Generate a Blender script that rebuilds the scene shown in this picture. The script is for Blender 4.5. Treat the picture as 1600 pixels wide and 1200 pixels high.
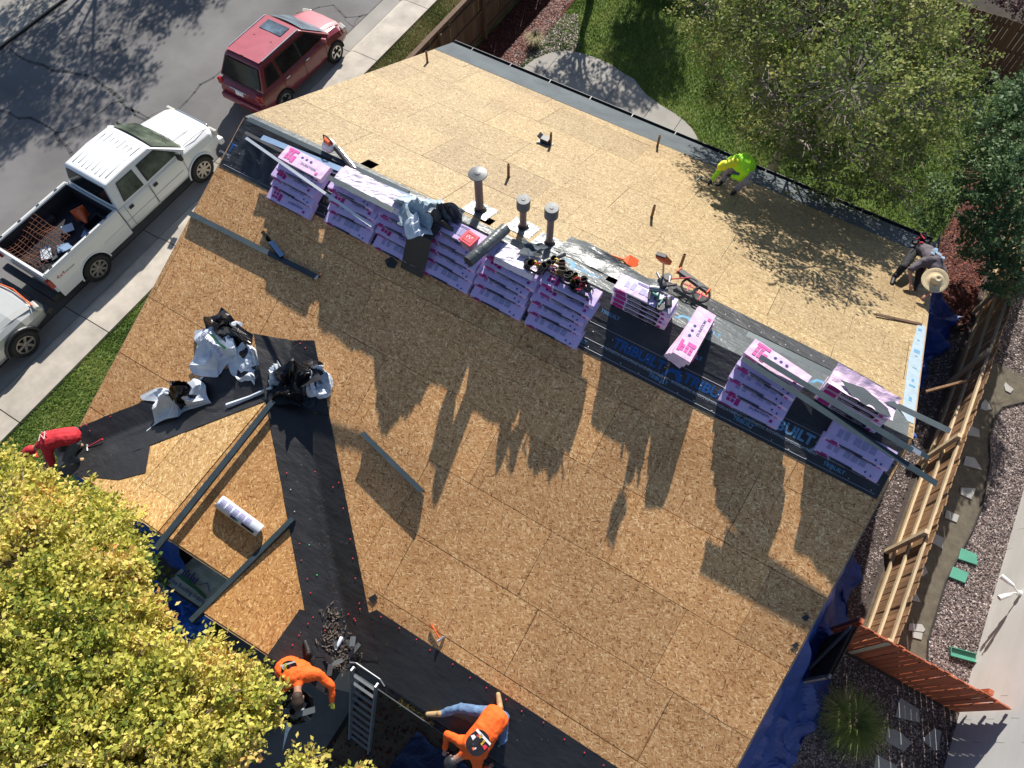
import bpy, math, random
import numpy as np
from mathutils import Vector, Matrix, noise, Euler

for o in list(bpy.data.objects): bpy.data.objects.remove(o)
SC = bpy.context.scene
COL = SC.collection
R = math.radians

# ------------------------------------------------------------------ camera, sky, sun, exposure
# House-aligned metres: x runs along the ridge, y towards the back yard, z up. The drone hovers at 15.6 m.
F_PX, TILT, ROLL, AZ, HC = 1104.6442, .4626, -.0028, -.5417, 15.6
M_SLOPE, TR, ZR, TE, TF = .4295, 6.589, 5.6, 13.58, -.42
SL, SR = -10.035, 3.13
_ct, _st = math.cos(TILT), math.sin(TILT)
_f, _u, _r = np.array([0, _st, -_ct]), np.array([0, _ct, _st]), np.array([1., 0, 0])
_R = _r*math.cos(ROLL)+_u*math.sin(ROLL); _U = -_r*math.sin(ROLL)+_u*math.cos(ROLL)
_M = np.array([[math.cos(AZ), math.sin(AZ), 0], [-math.sin(AZ), math.cos(AZ), 0], [0, 0, 1]])
CF, CR, CU = _M@_f, _M@_R, _M@_U
cam_data = bpy.data.cameras.new('camera'); cam = bpy.data.objects.new('camera', cam_data); COL.objects.link(cam)
m3 = Matrix(((CR[0], CU[0], -CF[0]), (CR[1], CU[1], -CF[1]), (CR[2], CU[2], -CF[2])))
cam.matrix_world = Matrix.Translation((0, 0, HC)) @ m3.to_4x4()
cam_data.sensor_width = 36; cam_data.lens = 36*F_PX/1600; cam_data.clip_end = 500
SC.camera = cam

SUN_AZ, SUN_EL = R(110.5), R(34.4)
sun_dir = Vector((math.cos(SUN_AZ)*math.cos(SUN_EL), math.sin(SUN_AZ)*math.cos(SUN_EL), math.sin(SUN_EL)))
W = bpy.data.worlds.new('World'); SC.world = W; W.use_nodes = True
nt = W.node_tree; bg = nt.nodes['Background']
sky = nt.nodes.new('ShaderNodeTexSky'); sky.sky_type = 'NISHITA'; sky.sun_disc = False
sky.sun_elevation = SUN_EL; sky.sun_rotation = math.pi/2-SUN_AZ; sky.altitude = 1600; sky.air_density = 1.0; sky.dust_density = 1.3
nt.links.new(sky.outputs[0], bg.inputs[0]); bg.inputs[1].default_value = .075
sl = bpy.data.lights.new('sun', 'SUN'); sl.energy = 4.6; sl.angle = R(.55); sl.color = (1, .94, .85)
so = bpy.data.objects.new('sun', sl); COL.objects.link(so); so.rotation_euler = sun_dir.to_track_quat('Z', 'Y').to_euler()
SC.view_settings.view_transform = 'Standard'; SC.view_settings.look = 'None'; SC.view_settings.gamma = 1
SC.view_settings.exposure = 0.76; SC.view_settings.use_curve_mapping = False
SC.render.engine = 'CYCLES'

# ------------------------------------------------------------------ helpers
rnd = random.Random(7)
def P(px, py, z=0.):
    """Point of the place at height z that the photograph shows at (px, py)."""
    d = CF+CR*(px-800)/F_PX+CU*(600-py)/F_PX
    k = (z-HC)/d[2]
    return Vector((d[0]*k, d[1]*k, z))
def onplane(px, py, g, off=0):
    d = CF+CR*(px-800)/F_PX+CU*(600-py)/F_PX
    lo, hi = 3., 60.
    for _ in range(40):
        k = (lo+hi)/2
        if HC+d[2]*k > g(d[0]*k, d[1]*k)+off: lo = k
        else: hi = k
    return Vector((d[0]*lo, d[1]*lo, HC+d[2]*lo))
ZF = lambda s, t: ZR-M_SLOPE*(TR-t)
ZB = lambda s, t: ZR-M_SLOPE*(t-TR)
WS, WZ = -6.55, 4.125
ZWL = lambda s, t: WZ-M_SLOPE*(WS-s)
ZWR = lambda s, t: WZ-M_SLOPE*(s-WS)
def FR(px, py, off=0): return onplane(px, py, ZF, off)
def BK(px, py, off=0): return onplane(px, py, ZB, off)

def tag(o, label=None, cat=None, group=None, kind=None):
    for k, v in (('label', label), ('category', cat), ('group', group), ('kind', kind)):
        if v: o[k] = v
    return o
def empty(name, loc=(0, 0, 0), rz=0, **kw):
    o = bpy.data.objects.new(name, None); COL.objects.link(o); o.empty_display_size = .1
    o.location = loc; o.rotation_euler = (0, 0, rz); tag(o, **kw); return o

class MB:
    def __init__(s): s.v = []; s.f = []; s.m = []; s.cm = 0
    def add(s, vs, fs):
        b = len(s.v); s.v += [tuple(v) for v in vs]; s.f += [tuple(b+i for i in f) for f in fs]; s.m += [s.cm]*len(fs); return s
    def quad(s, a, b, c, d): return s.add([a, b, c, d], [(0, 1, 2, 3)])
    def box(s, c, d, rot=None, M=None):
        c = Vector(c); h = Vector(d)/2
        vs = [Vector((x*h.x, y*h.y, z*h.z)) for x in (-1, 1) for y in (-1, 1) for z in (-1, 1)]
        if rot is not None:
            rm = Euler(rot).to_matrix() if not isinstance(rot, Matrix) else rot
            vs = [rm@v for v in vs]
        vs = [v+c for v in vs]
        if M: vs = [M@v for v in vs]
        return s.add(vs, [(0, 1, 3, 2), (4, 6, 7, 5), (0, 4, 5, 1), (2, 3, 7, 6), (0, 2, 6, 4), (1, 5, 7, 3)])
    def beam(s, a, b, w, h, up=(0, 0, 1)):
        a, b = Vector(a), Vector(b); d = (b-a); L = d.length
        if L < 1e-6: return s
        d.normalize(); u = Vector(up)
        if abs(d.dot(u)) > .97: u = Vector((1, 0, 0))
        x = d.cross(u).normalized(); y = x.cross(d)
        vs = [p+x*(i*w/2)+y*(j*h/2) for p in (a, b) for i, j in ((-1, -1), (1, -1), (1, 1), (-1, 1))]
        return s.add(vs, [(0, 3, 2, 1), (4, 5, 6, 7), (0, 1, 5, 4), (1, 2, 6, 5), (2, 3, 7, 6), (3, 0, 4, 7)])
    def tube(s, pts, rad, n=8, caps=True):
        pts = [Vector(p) for p in pts]; rs = rad if isinstance(rad, (list, tuple)) else [rad]*len(pts)
        vs = []; prev = None
        for i, p in enumerate(pts):
            d = (pts[min(i+1, len(pts)-1)]-pts[max(i-1, 0)]).normalized()
            if prev is None:
                x = d.orthogonal().normalized()
            else:
                x = (prev-d*prev.dot(d)); x = x.normalized() if x.length > 1e-5 else d.orthogonal().normalized()
            prev = x; y = d.cross(x)
            for k in range(n):
                a = 2*math.pi*k/n; vs.append(p+(x*math.cos(a)+y*math.sin(a))*rs[i])
        fs = []
        for i in range(len(pts)-1):
            for k in range(n):
                k2 = (k+1) % n; fs.append((i*n+k, i*n+k2, (i+1)*n+k2, (i+1)*n+k))
        if caps: fs += [tuple(range(n))[::-1], tuple((len(pts)-1)*n+k for k in range(n))]
        return s.add(vs, fs)
    def lathe(s, prof, c=(0, 0, 0), axis='z', n=20):
        vs = []; 
        for (r, h) in prof:
            for k in range(n):
                a = 2*math.pi*k/n; x, y = r*math.cos(a), r*math.sin(a)
                v = {'z': (x, y, h), 'x': (h, x, y), 'y': (x, h, y)}[axis]
                vs.append(Vector(v)+Vector(c))
        fs = [(i*n+k, i*n+(k+1) % n, (i+1)*n+(k+1) % n, (i+1)*n+k) for i in range(len(prof)-1) for k in range(n)]
        return s.add(vs, fs)
    def prism(s, poly, z0, z1):
        """poly: list of (x,y); z0,z1 numbers or functions of (x,y)"""
        a = poly_area(poly)
        if a < 0: poly = poly[::-1]
        f0 = z0 if callable(z0) else (lambda x, y: z0); f1 = z1 if callable(z1) else (lambda x, y: z1)
        n = len(poly)
        vs = [(x, y, f0(x, y)) for x, y in poly]+[(x, y, f1(x, y)) for x, y in poly]
        fs = [tuple(range(n))[::-1], tuple(range(n, 2*n))]+[(i, (i+1) % n, n+(i+1) % n, n+i) for i in range(n)]
        return s.add(vs, fs)
    def grid(s, fn, nu, nv):
        vs = [fn(i/nu, j/nv) for j in range(nv+1) for i in range(nu+1)]
        return s.add(vs, [(j*(nu+1)+i, j*(nu+1)+i+1, (j+1)*(nu+1)+i+1, (j+1)*(nu+1)+i) for j in range(nv) for i in range(nu)])
    def loft(s, secs, caps=True):
        n = len(secs[0]); vs = [v for q in secs for v in q]
        fs = [(i*n+k, i*n+(k+1) % n, (i+1)*n+(k+1) % n, (i+1)*n+k) for i in range(len(secs)-1) for k in range(n)]
        if caps: fs += [tuple(range(n))[::-1], tuple((len(secs)-1)*n+k for k in range(n))]
        return s.add(vs, fs)
    def mesh(s, name, mats):
        me = bpy.data.meshes.new(name); me.from_pydata([tuple(v) for v in s.v], [], s.f)
        for m in (mats if isinstance(mats, (list, tuple)) else [mats]): me.materials.append(m)
        if len(me.polygons) == len(s.m): me.polygons.foreach_set('material_index', s.m)
        me.update(); return me
    def build(s, name, mats, parent=None, smooth=False, bevel=0, recalc=True, soft=False, **kw):
        me = s.mesh(name, mats)
        if recalc:
            import bmesh
            bm = bmesh.new(); bm.from_mesh(me); bmesh.ops.recalc_face_normals(bm, faces=bm.faces); bm.to_mesh(me); bm.free()
        o = bpy.data.objects.new(name, me); COL.objects.link(o)
        if parent: o.parent = parent
        if smooth:
            me.polygons.foreach_set('use_smooth', [True]*len(me.polygons))
            if smooth is not True:
                md = o.modifiers.new('s', 'SUBSURF'); md.levels = md.render_levels = int(smooth)
        if bevel:
            b = o.modifiers.new('b', 'BEVEL'); b.width = bevel; b.segments = 2; b.limit_method = 'ANGLE'; b.angle_limit = R(35)
            if soft:
                b.segments = 4; b.angle_limit = R(12); b.harden_normals = True; me.polygons.foreach_set('use_smooth', [True]*len(me.polygons))
        tag(o, **kw); return o

def poly_area(p): return sum(p[i][0]*p[(i+1) % len(p)][1]-p[(i+1) % len(p)][0]*p[i][1] for i in range(len(p)))/2
def clip_rect(poly, x0, x1, y0, y1):
    def cut(pl, inside, inter):
        out = []
        for i in range(len(pl)):
            a, b = pl[i-1], pl[i]
            ia, ib = inside(a), inside(b)
            if ib:
                if not ia: out.append(inter(a, b))
                out.append(b)
            elif ia: out.append(inter(a, b))
        return out
    def ix(x): return lambda a, b: (x, a[1]+(b[1]-a[1])*(x-a[0])/(b[0]-a[0]))
    def iy(y): return lambda a, b: (a[0]+(b[0]-a[0])*(y-a[1])/(b[1]-a[1]), y)
    p = poly
    for ins, it in ((lambda q: q[0] >= x0, ix(x0)), (lambda q: q[0] <= x1, ix(x1)), (lambda q: q[1] >= y0, iy(y0)), (lambda q: q[1] <= y1, iy(y1))):
        if not p: return []
        p = cut(p, ins, it)
    out = []
    for q in p:
        if not out or (abs(q[0]-out[-1][0])+abs(q[1]-out[-1][1]) > 1e-4): out.append(q)
    return out if len(out) > 2 and abs(poly_area(out)) > .004 else []
def sheet_with_holes(mb, poly, holes, z0, z1):
    """a flat piece with rectangular holes, cut into prisms round them"""
    rects = [(-99, 99, -99, 99)]
    for (a, b, c, d) in holes:
        new = []
        for (x0, x1, y0, y1) in rects:
            if b <= x0 or a >= x1 or d <= y0 or c >= y1: new.append((x0, x1, y0, y1)); continue
            if a > x0: new.append((x0, a, y0, y1))
            if b < x1: new.append((b, x1, y0, y1))
            X0, X1 = max(a, x0), min(b, x1)
            if c > y0: new.append((X0, X1, y0, c))
            if d < y1: new.append((X0, X1, d, y1))
        rects = new
    n = 0
    for r in rects:
        p = clip_rect(poly, *r)
        if p: mb.prism(p, z0, z1); n += 1
    return n
def npmesh(name, V, Fs, mat, parent=None, smooth=False, **kw):
    """fast mesh from numpy arrays; Fs (n,k) of one polygon size"""
    me = bpy.data.meshes.new(name); n, k = Fs.shape
    me.vertices.add(len(V)); me.vertices.foreach_set('co', V.astype(np.float32).ravel())
    me.loops.add(n*k); me.loops.foreach_set('vertex_index', Fs.astype(np.int32).ravel())
    me.polygons.add(n); me.polygons.foreach_set('loop_start', np.arange(0, n*k, k, dtype=np.int32))
    for m in (mat if isinstance(mat, list) else [mat]): me.materials.append(m)
    me.update(calc_edges=True); me.validate()
    if smooth: me.polygons.foreach_set('use_smooth', [True]*n)
    o = bpy.data.objects.new(name, me); COL.objects.link(o)
    if parent: o.parent = parent
    tag(o, **kw); return o
def copy_tree(o, parent=None):
    c = o.copy(); COL.objects.link(c)
    if parent: c.parent = parent
    for ch in o.children: copy_tree(ch, c)
    return c
_tc = {}
def text_mesh(body, size, mat, extr=.0008, bold=0., sx=1.):
    k = (body, size, mat.name, bold, sx)
    if k in _tc: return _tc[k]
    cu = bpy.data.curves.new('t', 'FONT'); cu.body = body; cu.size = size; cu.extrude = extr; cu.offset = bold; cu.align_x = 'CENTER'; cu.align_y = 'CENTER'; cu.resolution_u = 2
    ob = bpy.data.objects.new('t', cu); COL.objects.link(ob)
    me = bpy.data.meshes.new_from_object(ob.evaluated_get(bpy.context.evaluated_depsgraph_get()))
    bpy.data.objects.remove(ob); bpy.data.curves.remove(cu)
    if sx != 1: me.transform(Matrix.Diagonal((sx, 1, 1, 1)))
    me.materials.clear(); me.materials.append(mat); _tc[k] = me; return me
def text(name, body, size, mat, M, parent=None, **kw):
    o = bpy.data.objects.new(name, text_mesh(body, size, mat, **kw)); COL.objects.link(o); o.matrix_world = M
    if parent: o.parent = parent
    return o
def frame(o, x, y):
    """matrix at o with x axis x and in-plane y"""
    x = Vector(x).normalized(); y = Vector(y); z = x.cross(y).normalized(); y = z.cross(x)
    m = Matrix((x, y, z)).transposed().to_4x4(); m.translation = Vector(o); return m
def basis(a, b, c):  # column matrix
    return Matrix((a, b, c)).transposed()

# ------------------------------------------------------------------ materials
MT = {}
def _ramp(nt, fac, stops, interp='LINEAR'):
    r = nt.nodes.new('ShaderNodeValToRGB'); r.color_ramp.interpolation = interp
    el = r.color_ramp.elements
    while len(el) > 1: el.remove(el[-1])
    el[0].position, el[0].color = stops[0][0], (*stops[0][1], 1)
    for p, c in stops[1:]:
        e = el.new(p); e.color = (*c, 1)
    nt.links.new(fac, r.inputs[0]); return r.outputs[0]
def _mix(nt, fac, a, b, bt='MIX'):
    m = nt.nodes.new('ShaderNodeMix'); m.data_type = 'RGBA'; m.blend_type = bt
    if hasattr(fac, 'links'): nt.links.new(fac, m.inputs[0])
    else: m.inputs[0].default_value = fac
    for i, v in ((6, a), (7, b)):
        if hasattr(v, 'links'): nt.links.new(v, m.inputs[i])
        else: m.inputs[i].default_value = (*v, 1)
    return m.outputs[2]
def _coord(nt, kind='Object', scale=(1, 1, 1), rot=(0, 0, 0)):
    tc = nt.nodes.new('ShaderNodeTexCoord'); mp = nt.nodes.new('ShaderNodeMapping')
    mp.inputs['Scale'].default_value = scale; mp.inputs['Rotation'].default_value = rot
    nt.links.new(tc.outputs[kind], mp.inputs[0]); return mp.outputs[0]
def _noise(nt, vec, scale, detail=4, rough=.6):
    n = nt.nodes.new('ShaderNodeTexNoise'); n.inputs['Scale'].default_value = scale; n.inputs['Detail'].default_value = detail; n.inputs['Roughness'].default_value = rough
    nt.links.new(vec, n.inputs['Vector']); return n.outputs[0]
def _bump(nt, bsdf, h, strength=.3, dist=.01):
    b = nt.nodes.new('ShaderNodeBump'); b.inputs['Strength'].default_value = strength; b.inputs['Distance'].default_value = dist
    nt.links.new(h, b.inputs['Height']); nt.links.new(b.outputs[0], bsdf.inputs['Normal'])
def _rand(nt):
    return nt.nodes.new('ShaderNodeObjectInfo').outputs['Random']
def new(name):
    m = bpy.data.materials.new(name); m.use_nodes = True; MT[name] = m
    return m, m.node_tree, m.node_tree.nodes['Principled BSDF']
def mat(name, c, rough=.6, metal=0, var=.15, vs=3., bump=0, bs=40., rvar=0, spec=.5, stretch=(1, 1, 1), coat=0):
    m, nt, b = new(name)
    v = _coord(nt, scale=stretch)
    n = _noise(nt, v, vs)
    col = _ramp(nt, n, [(.3, tuple(x*(1-var) for x in c)), (.7, tuple(min(x*(1+var), 1) for x in c))])
    if rvar:
        rr = nt.nodes.new('ShaderNodeMapRange'); nt.links.new(_rand(nt), rr.inputs[0]); rr.inputs[3].default_value = 1-rvar; rr.inputs[4].default_value = 1+rvar
        cc = nt.nodes.new('ShaderNodeVectorMath'); cc.operation = 'SCALE'; nt.links.new(col, cc.inputs[0]); nt.links.new(rr.outputs[0], cc.inputs['Scale']); col = cc.outputs[0]
    nt.links.new(col, b.inputs['Base Color'])
    b.inputs['Roughness'].default_value = rough; b.inputs['Metallic'].default_value = metal
    b.inputs['Specular IOR Level'].default_value = spec; b.inputs['Coat Weight'].default_value = coat
    if bump: _bump(nt, b, _noise(nt, v, bs, 5), bump)
    return m

def osb(name, tint, dark, light, rows_rot=0., contrast=1., rough=.55, ytilt=0):
    m, nt, b = new(name)
    cols = []
    base = None
    for i, (rz, sc) in enumerate(((.05, (17, 60, 20)), (.6, (20, 64, 20)), (-.5, (19, 62, 20)), (1.2, (20, 54, 20)))):
        v = _coord(nt, scale=(1, 1, 1), rot=(0, 0, rz+rows_rot))
        mp = nt.nodes.new('ShaderNodeMapping'); mp.inputs['Scale'].default_value = sc; mp.inputs['Location'].default_value = (i*3.7, i*9.1, 0); nt.links.new(v, mp.inputs[0])
        vo = nt.nodes.new('ShaderNodeTexVoronoi'); vo.inputs['Scale'].default_value = 1.; vo.inputs['Randomness'].default_value = 1
        nt.links.new(mp.outputs[0], vo.inputs['Vector'])
        sep = nt.nodes.new('ShaderNodeSeparateColor'); nt.links.new(vo.outputs['Color'], sep.inputs[0])
        cols.append(sep)
    # whichever layer's cell is "on top" shows there
    val = cols[0].outputs[0]
    for i in (1, 2, 3):
        gt = nt.nodes.new('ShaderNodeMath'); gt.operation = 'GREATER_THAN'; nt.links.new(cols[i].outputs[1], gt.inputs[0]); gt.inputs[1].default_value = (.62, .7, .84)[i-1]
        mx = nt.nodes.new('ShaderNodeMix'); mx.data_type = 'FLOAT'; nt.links.new(gt.outputs[0], mx.inputs[0]); nt.links.new(val, mx.inputs[2]); nt.links.new(cols[i].outputs[0], mx.inputs[3]); val = mx.outputs[0]
    mid = tint
    col = _ramp(nt, val, [(0, dark), (.12, tuple(d*.45+t*.55 for d, t in zip(dark, mid))), (.35, mid), (.75, tuple(m_*.75+l*.25 for m_, l in zip(mid, light))), (.93, light), (1, tuple(min(1, l*1.15) for l in light))])
    v = _coord(nt)
    big = _noise(nt, v, .55, 5, .65)
    col = _mix(nt, .55, col, _ramp(nt, big, [(.3, (.72, .66, .6)), (.5, (1, 1, 1)), (.72, (1.12, 1.08, 1.0))]), 'MULTIPLY')
    # sheet to sheet difference
    col = _mix(nt, .8, col, _ramp(nt, _rand(nt), [(0, (.82, .79, .76)), (.5, (1, .98, .95)), (1, (1.12, 1.07, 1.0))]), 'MULTIPLY')
    # printed stud marks every 16 inches, thin
    sx = nt.nodes.new('ShaderNodeSeparateXYZ'); nt.links.new(v, sx.inputs[0])
    pp = nt.nodes.new('ShaderNodeMath'); pp.operation = 'PINGPONG'; nt.links.new(sx.outputs['Y' if ytilt else 'X'], pp.inputs[0]); pp.inputs[1].default_value = .305
    lt = nt.nodes.new('ShaderNodeMath'); lt.operation = 'LESS_THAN'; nt.links.new(pp.outputs[0], lt.inputs[0]); lt.inputs[1].default_value = .004
    dash = _ramp(nt, _noise(nt, v, 2.3, 2), [(.5, (0, 0, 0)), (.56, (1, 1, 1))])
    lf = nt.nodes.new('ShaderNodeMath'); lf.operation = 'MULTIPLY'; nt.links.new(lt.outputs[0], lf.inputs[0]); nt.links.new(dash, lf.inputs[1])
    l2 = nt.nodes.new('ShaderNodeMath'); l2.operation = 'MULTIPLY'; nt.links.new(lf.outputs[0], l2.inputs[0]); l2.inputs[1].default_value = .8
    col = _mix(nt, l2.outputs[0], col, tuple(x*.35 for x in dark))
    # scattered specks (nail heads, dirt)
    vo = nt.nodes.new('ShaderNodeTexVoronoi'); vo.inputs['Scale'].default_value = 4.2; nt.links.new(v, vo.inputs['Vector'])
    sp = nt.nodes.new('ShaderNodeMath'); sp.operation = 'LESS_THAN'; nt.links.new(vo.outputs['Distance'], sp.inputs[0]); sp.inputs[1].default_value = .045
    col = _mix(nt, sp.outputs[0], col, (.05, .035, .02))
    nt.links.new(col, b.inputs['Base Color']); b.inputs['Roughness'].default_value = rough
    b.inputs['Specular IOR Level'].default_value = .35
    _bump(nt, b, val, .35, .004)
    return m
osb('osb_front', (.65, .345, .140), (.28, .115, .038), (.90, .60, .31))  # same board as the back, lightened to make up for the grazing sun
osb('osb_back', (.315, .228, .108), (.155, .09, .036), (.47, .37, .215))  # same board as the front, darkened to offset the stronger sun here
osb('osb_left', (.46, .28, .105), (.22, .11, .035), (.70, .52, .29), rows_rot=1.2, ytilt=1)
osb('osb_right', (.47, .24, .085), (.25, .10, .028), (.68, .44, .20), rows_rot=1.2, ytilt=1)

def felt(name, c, rough=.42, wr=.35, dust=.25):
    m, nt, b = new(name)
    v = _coord(nt)
    n = _noise(nt, v, 1.4, 6, .65)
    col = _ramp(nt, n, [(.35, c), (.62, tuple(x*1.35+.003 for x in c)), (.8, tuple(x*(1+dust)+dust*.05 for x in c))])
    sp = nt.nodes.new('ShaderNodeTexVoronoi'); sp.inputs['Scale'].default_value = 9; nt.links.new(v, sp.inputs['Vector'])
    lt = nt.nodes.new('ShaderNodeMath'); lt.operation = 'LESS_THAN'; nt.links.new(sp.outputs['Distance'], lt.inputs[0]); lt.inputs[1].default_value = .05
    s2 = nt.nodes.new('ShaderNodeSeparateColor'); nt.links.new(sp.outputs['Color'], s2.inputs[0])
    g2 = nt.nodes.new('ShaderNodeMath'); g2.operation = 'MULTIPLY'; nt.links.new(lt.outputs[0], g2.inputs[0]); nt.links.new(s2.outputs[0], g2.inputs[1])
    col = _mix(nt, g2.outputs[0], col, (.45, .4, .33))
    nt.links.new(col, b.inputs['Base Color']); b.inputs['Roughness'].default_value = rough
    v2 = _coord(nt, scale=(1, 2.4, 1), rot=(0, 0, .5))
    w = _noise(nt, v2, 3.2, 4, .55)
    _bump(nt, b, w, wr, .06)
    return m
felt('felt_black', (.024, .025, .028), .42, .5)
felt('felt_shield', (.016, .016, .018), .5, .3, .5)
felt('felt_grey', (.075, .085, .088), .36, .6, .3)
felt('shingle_grey', (.075, .09, .10), .9, .12, .2)

mat('asphalt', (.155, .15, .15), .9, var=.3, vs=.35, bump=.5, bs=90)
mat('crack_seal', (.06, .06, .06), .8, var=.3)
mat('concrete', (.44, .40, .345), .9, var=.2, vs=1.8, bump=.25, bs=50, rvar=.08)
mat('concrete_grey', (.30, .285, .26), .9, var=.16, vs=.9, bump=.15, bs=30, rvar=.05)
mat('soil', (.10, .075, .05), 1, var=.3, vs=3, bump=.5)
mat('soil_dark', (.045, .037, .028), 1, var=.3, vs=5, bump=.6)
mat('lawn_base', (.10, .15, .035), 1, var=.35, vs=2.2, bump=.4, bs=50)
mat('mulch_red', (.07, .016, .01), 1, var=.4, vs=14, bump=.8, bs=30)
mat('gravel_base', (.07, .055, .05), 1, var=.45, vs=25, bump=1, bs=25)
mat('path_dirt', (.115, .10, .075), 1, var=.25, vs=6, bump=.5, bs=60)
mat('wood_fence', (.30, .17, .085), .8, var=.3, vs=3, rvar=.25, bump=.2, stretch=(6, 6, 1))
mat('wood_dark', (.12, .065, .035), .8, var=.3, vs=3, rvar=.25, bump=.2, stretch=(6, 6, 1))
mat('wood_rail', (.56, .44, .28), .8, var=.18, vs=3, rvar=.1, stretch=(8, 1, 8))
mat('wood_stain', (.42, .115, .05), .7, var=.15, vs=4, rvar=.15, stretch=(6, 6, 1))
mat('wood_gate', (.06, .035, .02), .8, var=.3, vs=4, rvar=.2)
mat('board_edge', (.42, .30, .17), .8, var=.2, vs=8)
mat('fascia_wood', (.33, .23, .15), .8, var=.25, vs=5)
mat('wall_paint', (.50, .46, .40), .8, var=.06)
mat('siding_grey', (.62, .62, .60), .7, var=.05, vs=1.2, rvar=.03)
mat('white_paint', (.78, .78, .76), .5, var=.03)
mat('metal_drip', (.028, .046, .058), .42, .25, var=.2, vs=6, bump=.05)
mat('metal_silver', (.52, .56, .60), .3, .75, var=.1)
mat('metal_blue', (.22, .33, .48), .35, .4, var=.12)
mat('metal_galv', (.11, .12, .125), .5, .3, var=.2, vs=8, bump=.1)
mat('metal_dark', (.05, .05, .055), .45, .4, var=.2)
mat('pipe_brown', (.20, .11, .07), .6, .2, var=.2)
mat('pipe_pvc', (.20, .145, .125), .5, .0, var=.12)
mat('lead', (.26, .28, .29), .38, .75, var=.35, vs=9, bump=.6, bs=14)
mat('aluminium', (.25, .27, .29), .5, .6, var=.15)
mat('black_void', (.004, .004, .004), 1, var=0)
mat('wrap_lilac', (.60, .48, .76), .34, var=.1, vs=7, bump=.45, bs=10)
mat('wrap_pink', (.78, .58, .74), .3, var=.12, vs=9, bump=.6, bs=12)
mat('film_white', (.70, .62, .74), .25, var=.08, vs=14, bump=.7, bs=20, stretch=(1, 3, 1))
mat('print_magenta', (.42, .02, .19), .45, var=.15, vs=14)
mat('print_pink', (.72, .12, .40), .45, var=.15, vs=14)
mat('print_black', (.018, .016, .02), .4, var=.3, vs=10)
mat('print_blue', (.04, .05, .22), .5, var=.1)
mat('print_grey', (.33, .31, .52), .5, var=.2, vs=30)
mat('print_white', (.75, .74, .76), .5, var=.05)
mat('logo_blue', (.012, .08, .26), .45, var=.2, vs=20)
mat('logo_pale', (.10, .25, .42), .45, var=.2, vs=12)
mat('logo_lightblue', (.09, .25, .40), .4, var=.25, vs=12)
mat('logo_white', (.30, .32, .36), .5, var=.15)
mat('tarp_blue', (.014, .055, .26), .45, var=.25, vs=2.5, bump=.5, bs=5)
mat('tarp_shade', (.008, .022, .085), .5, var=.3, vs=3, bump=.4, bs=6)  # tarp blue darkened, the shade by the ladder put into the colour
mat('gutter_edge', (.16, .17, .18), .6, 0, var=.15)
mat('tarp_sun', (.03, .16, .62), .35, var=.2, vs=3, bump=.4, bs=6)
mat('bag_white', (.62, .68, .76), .6, var=.12, vs=5, bump=.1, bs=8)
mat('concrete_shade', (.14, .135, .125), .9, var=.25, vs=1.1, bump=.2, bs=30)  # entry concrete with its deep shade put into the colour
mat('bag_black', (.01, .01, .012), .2, var=.2, bump=.3, bs=8)
mat('rubber', (.018, .018, .019), .8, var=.2)
mat('plastic_red', (.62, .045, .075), .35, var=.08)
mat('plastic_clear', (.55, .32, .36), .3, var=.08)
mat('plastic_orange', (.75, .13, .03), .35, var=.1)
mat('plastic_white', (.7, .7, .68), .35, var=.05)
mat('leather', (.10, .065, .045), .6, var=.3, vs=12)
mat('yellow_tool', (.62, .40, .03), .4, var=.1)
mat('green_plastic', (.08, .30, .22), .5, var=.1)
mat('green_fibre', (.10, .32, .24), .7, var=.12)
mat('print_green', (.03, .16, .06), .6, var=.1)
mat('banner', (.48, .52, .46), .6, var=.06)
mat('skin', (.42, .22, .15), .55, var=.08)
mat('hair', (.035, .02, .014), .7, var=.3, vs=60, bump=.6, bs=80)
mat('hivis', (.42, .95, .02), .7, var=.06, vs=7, bump=.25, bs=9)
mat('hivis_yellow', (.80, .85, .02), .6, var=.05)
mat('shirt_orange', (.95, .13, .012), .8, var=.08, vs=7, bump=.3, bs=9)
mat('shirt_red', (.50, .018, .03), .8, var=.08, vs=7, bump=.3, bs=9)
mat('shirt_grey', (.10, .085, .10), .85, var=.15, vs=7, bump=.3, bs=9)
mat('print_shirt', (.25, .38, .5), .8, var=.4, vs=20)
mat('jeans', (.11, .19, .33), .85, var=.3, vs=8, bump=.3, bs=12)
mat('trousers_black', (.014, .014, .016), .85, var=.2, bump=.2, bs=10)
mat('trousers_grey', (.075, .09, .10), .85, var=.2, vs=6, bump=.2, bs=10)
mat('trousers_pale', (.42, .38, .42), .85, var=.15, vs=6, bump=.2, bs=10)
mat('boot_tan', (.42, .28, .14), .7, var=.15)
mat('boot_black', (.012, .011, .012), .6, var=.2)
mat('glove_yellow', (.62, .60, .08), .7, var=.1)
mat('straw', (.62, .50, .30), .8, var=.12, vs=30, bump=.3, bs=60)
mat('paint_white', (.80, .81, .82), .25, var=.01, coat=.6)
mat('paint_white_dull', (.60, .62, .61), .4, var=.03)
mat('paint_red', (.19, .018, .028), .28, var=.05, vs=2, coat=.6)
mat('paint_red_faded', (.42, .10, .13), .42, var=.1, vs=3, coat=.2)
mat('paint_silver', (.50, .51, .49), .3, .3, var=.03, coat=.5)
mat('trim_black', (.02, .02, .021), .55, var=.15)
mat('chrome', (.6, .6, .6), .2, .9, var=.05)
mat('rim_metal', (.42, .39, .34), .4, .7, var=.2, vs=20)
mat('lamp_red', (.35, .012, .01), .2, var=.1)
mat('lamp_clear', (.6, .58, .52), .15, var=.1)
mat('rust', (.16, .06, .03), .85, var=.4, vs=20)
mat('bed_liner', (.02, .018, .024), .7, var=.4, vs=4, bump=.3, bs=20)
mat('seat_cloth', (.20, .20, .19), .8, var=.2)
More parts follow.
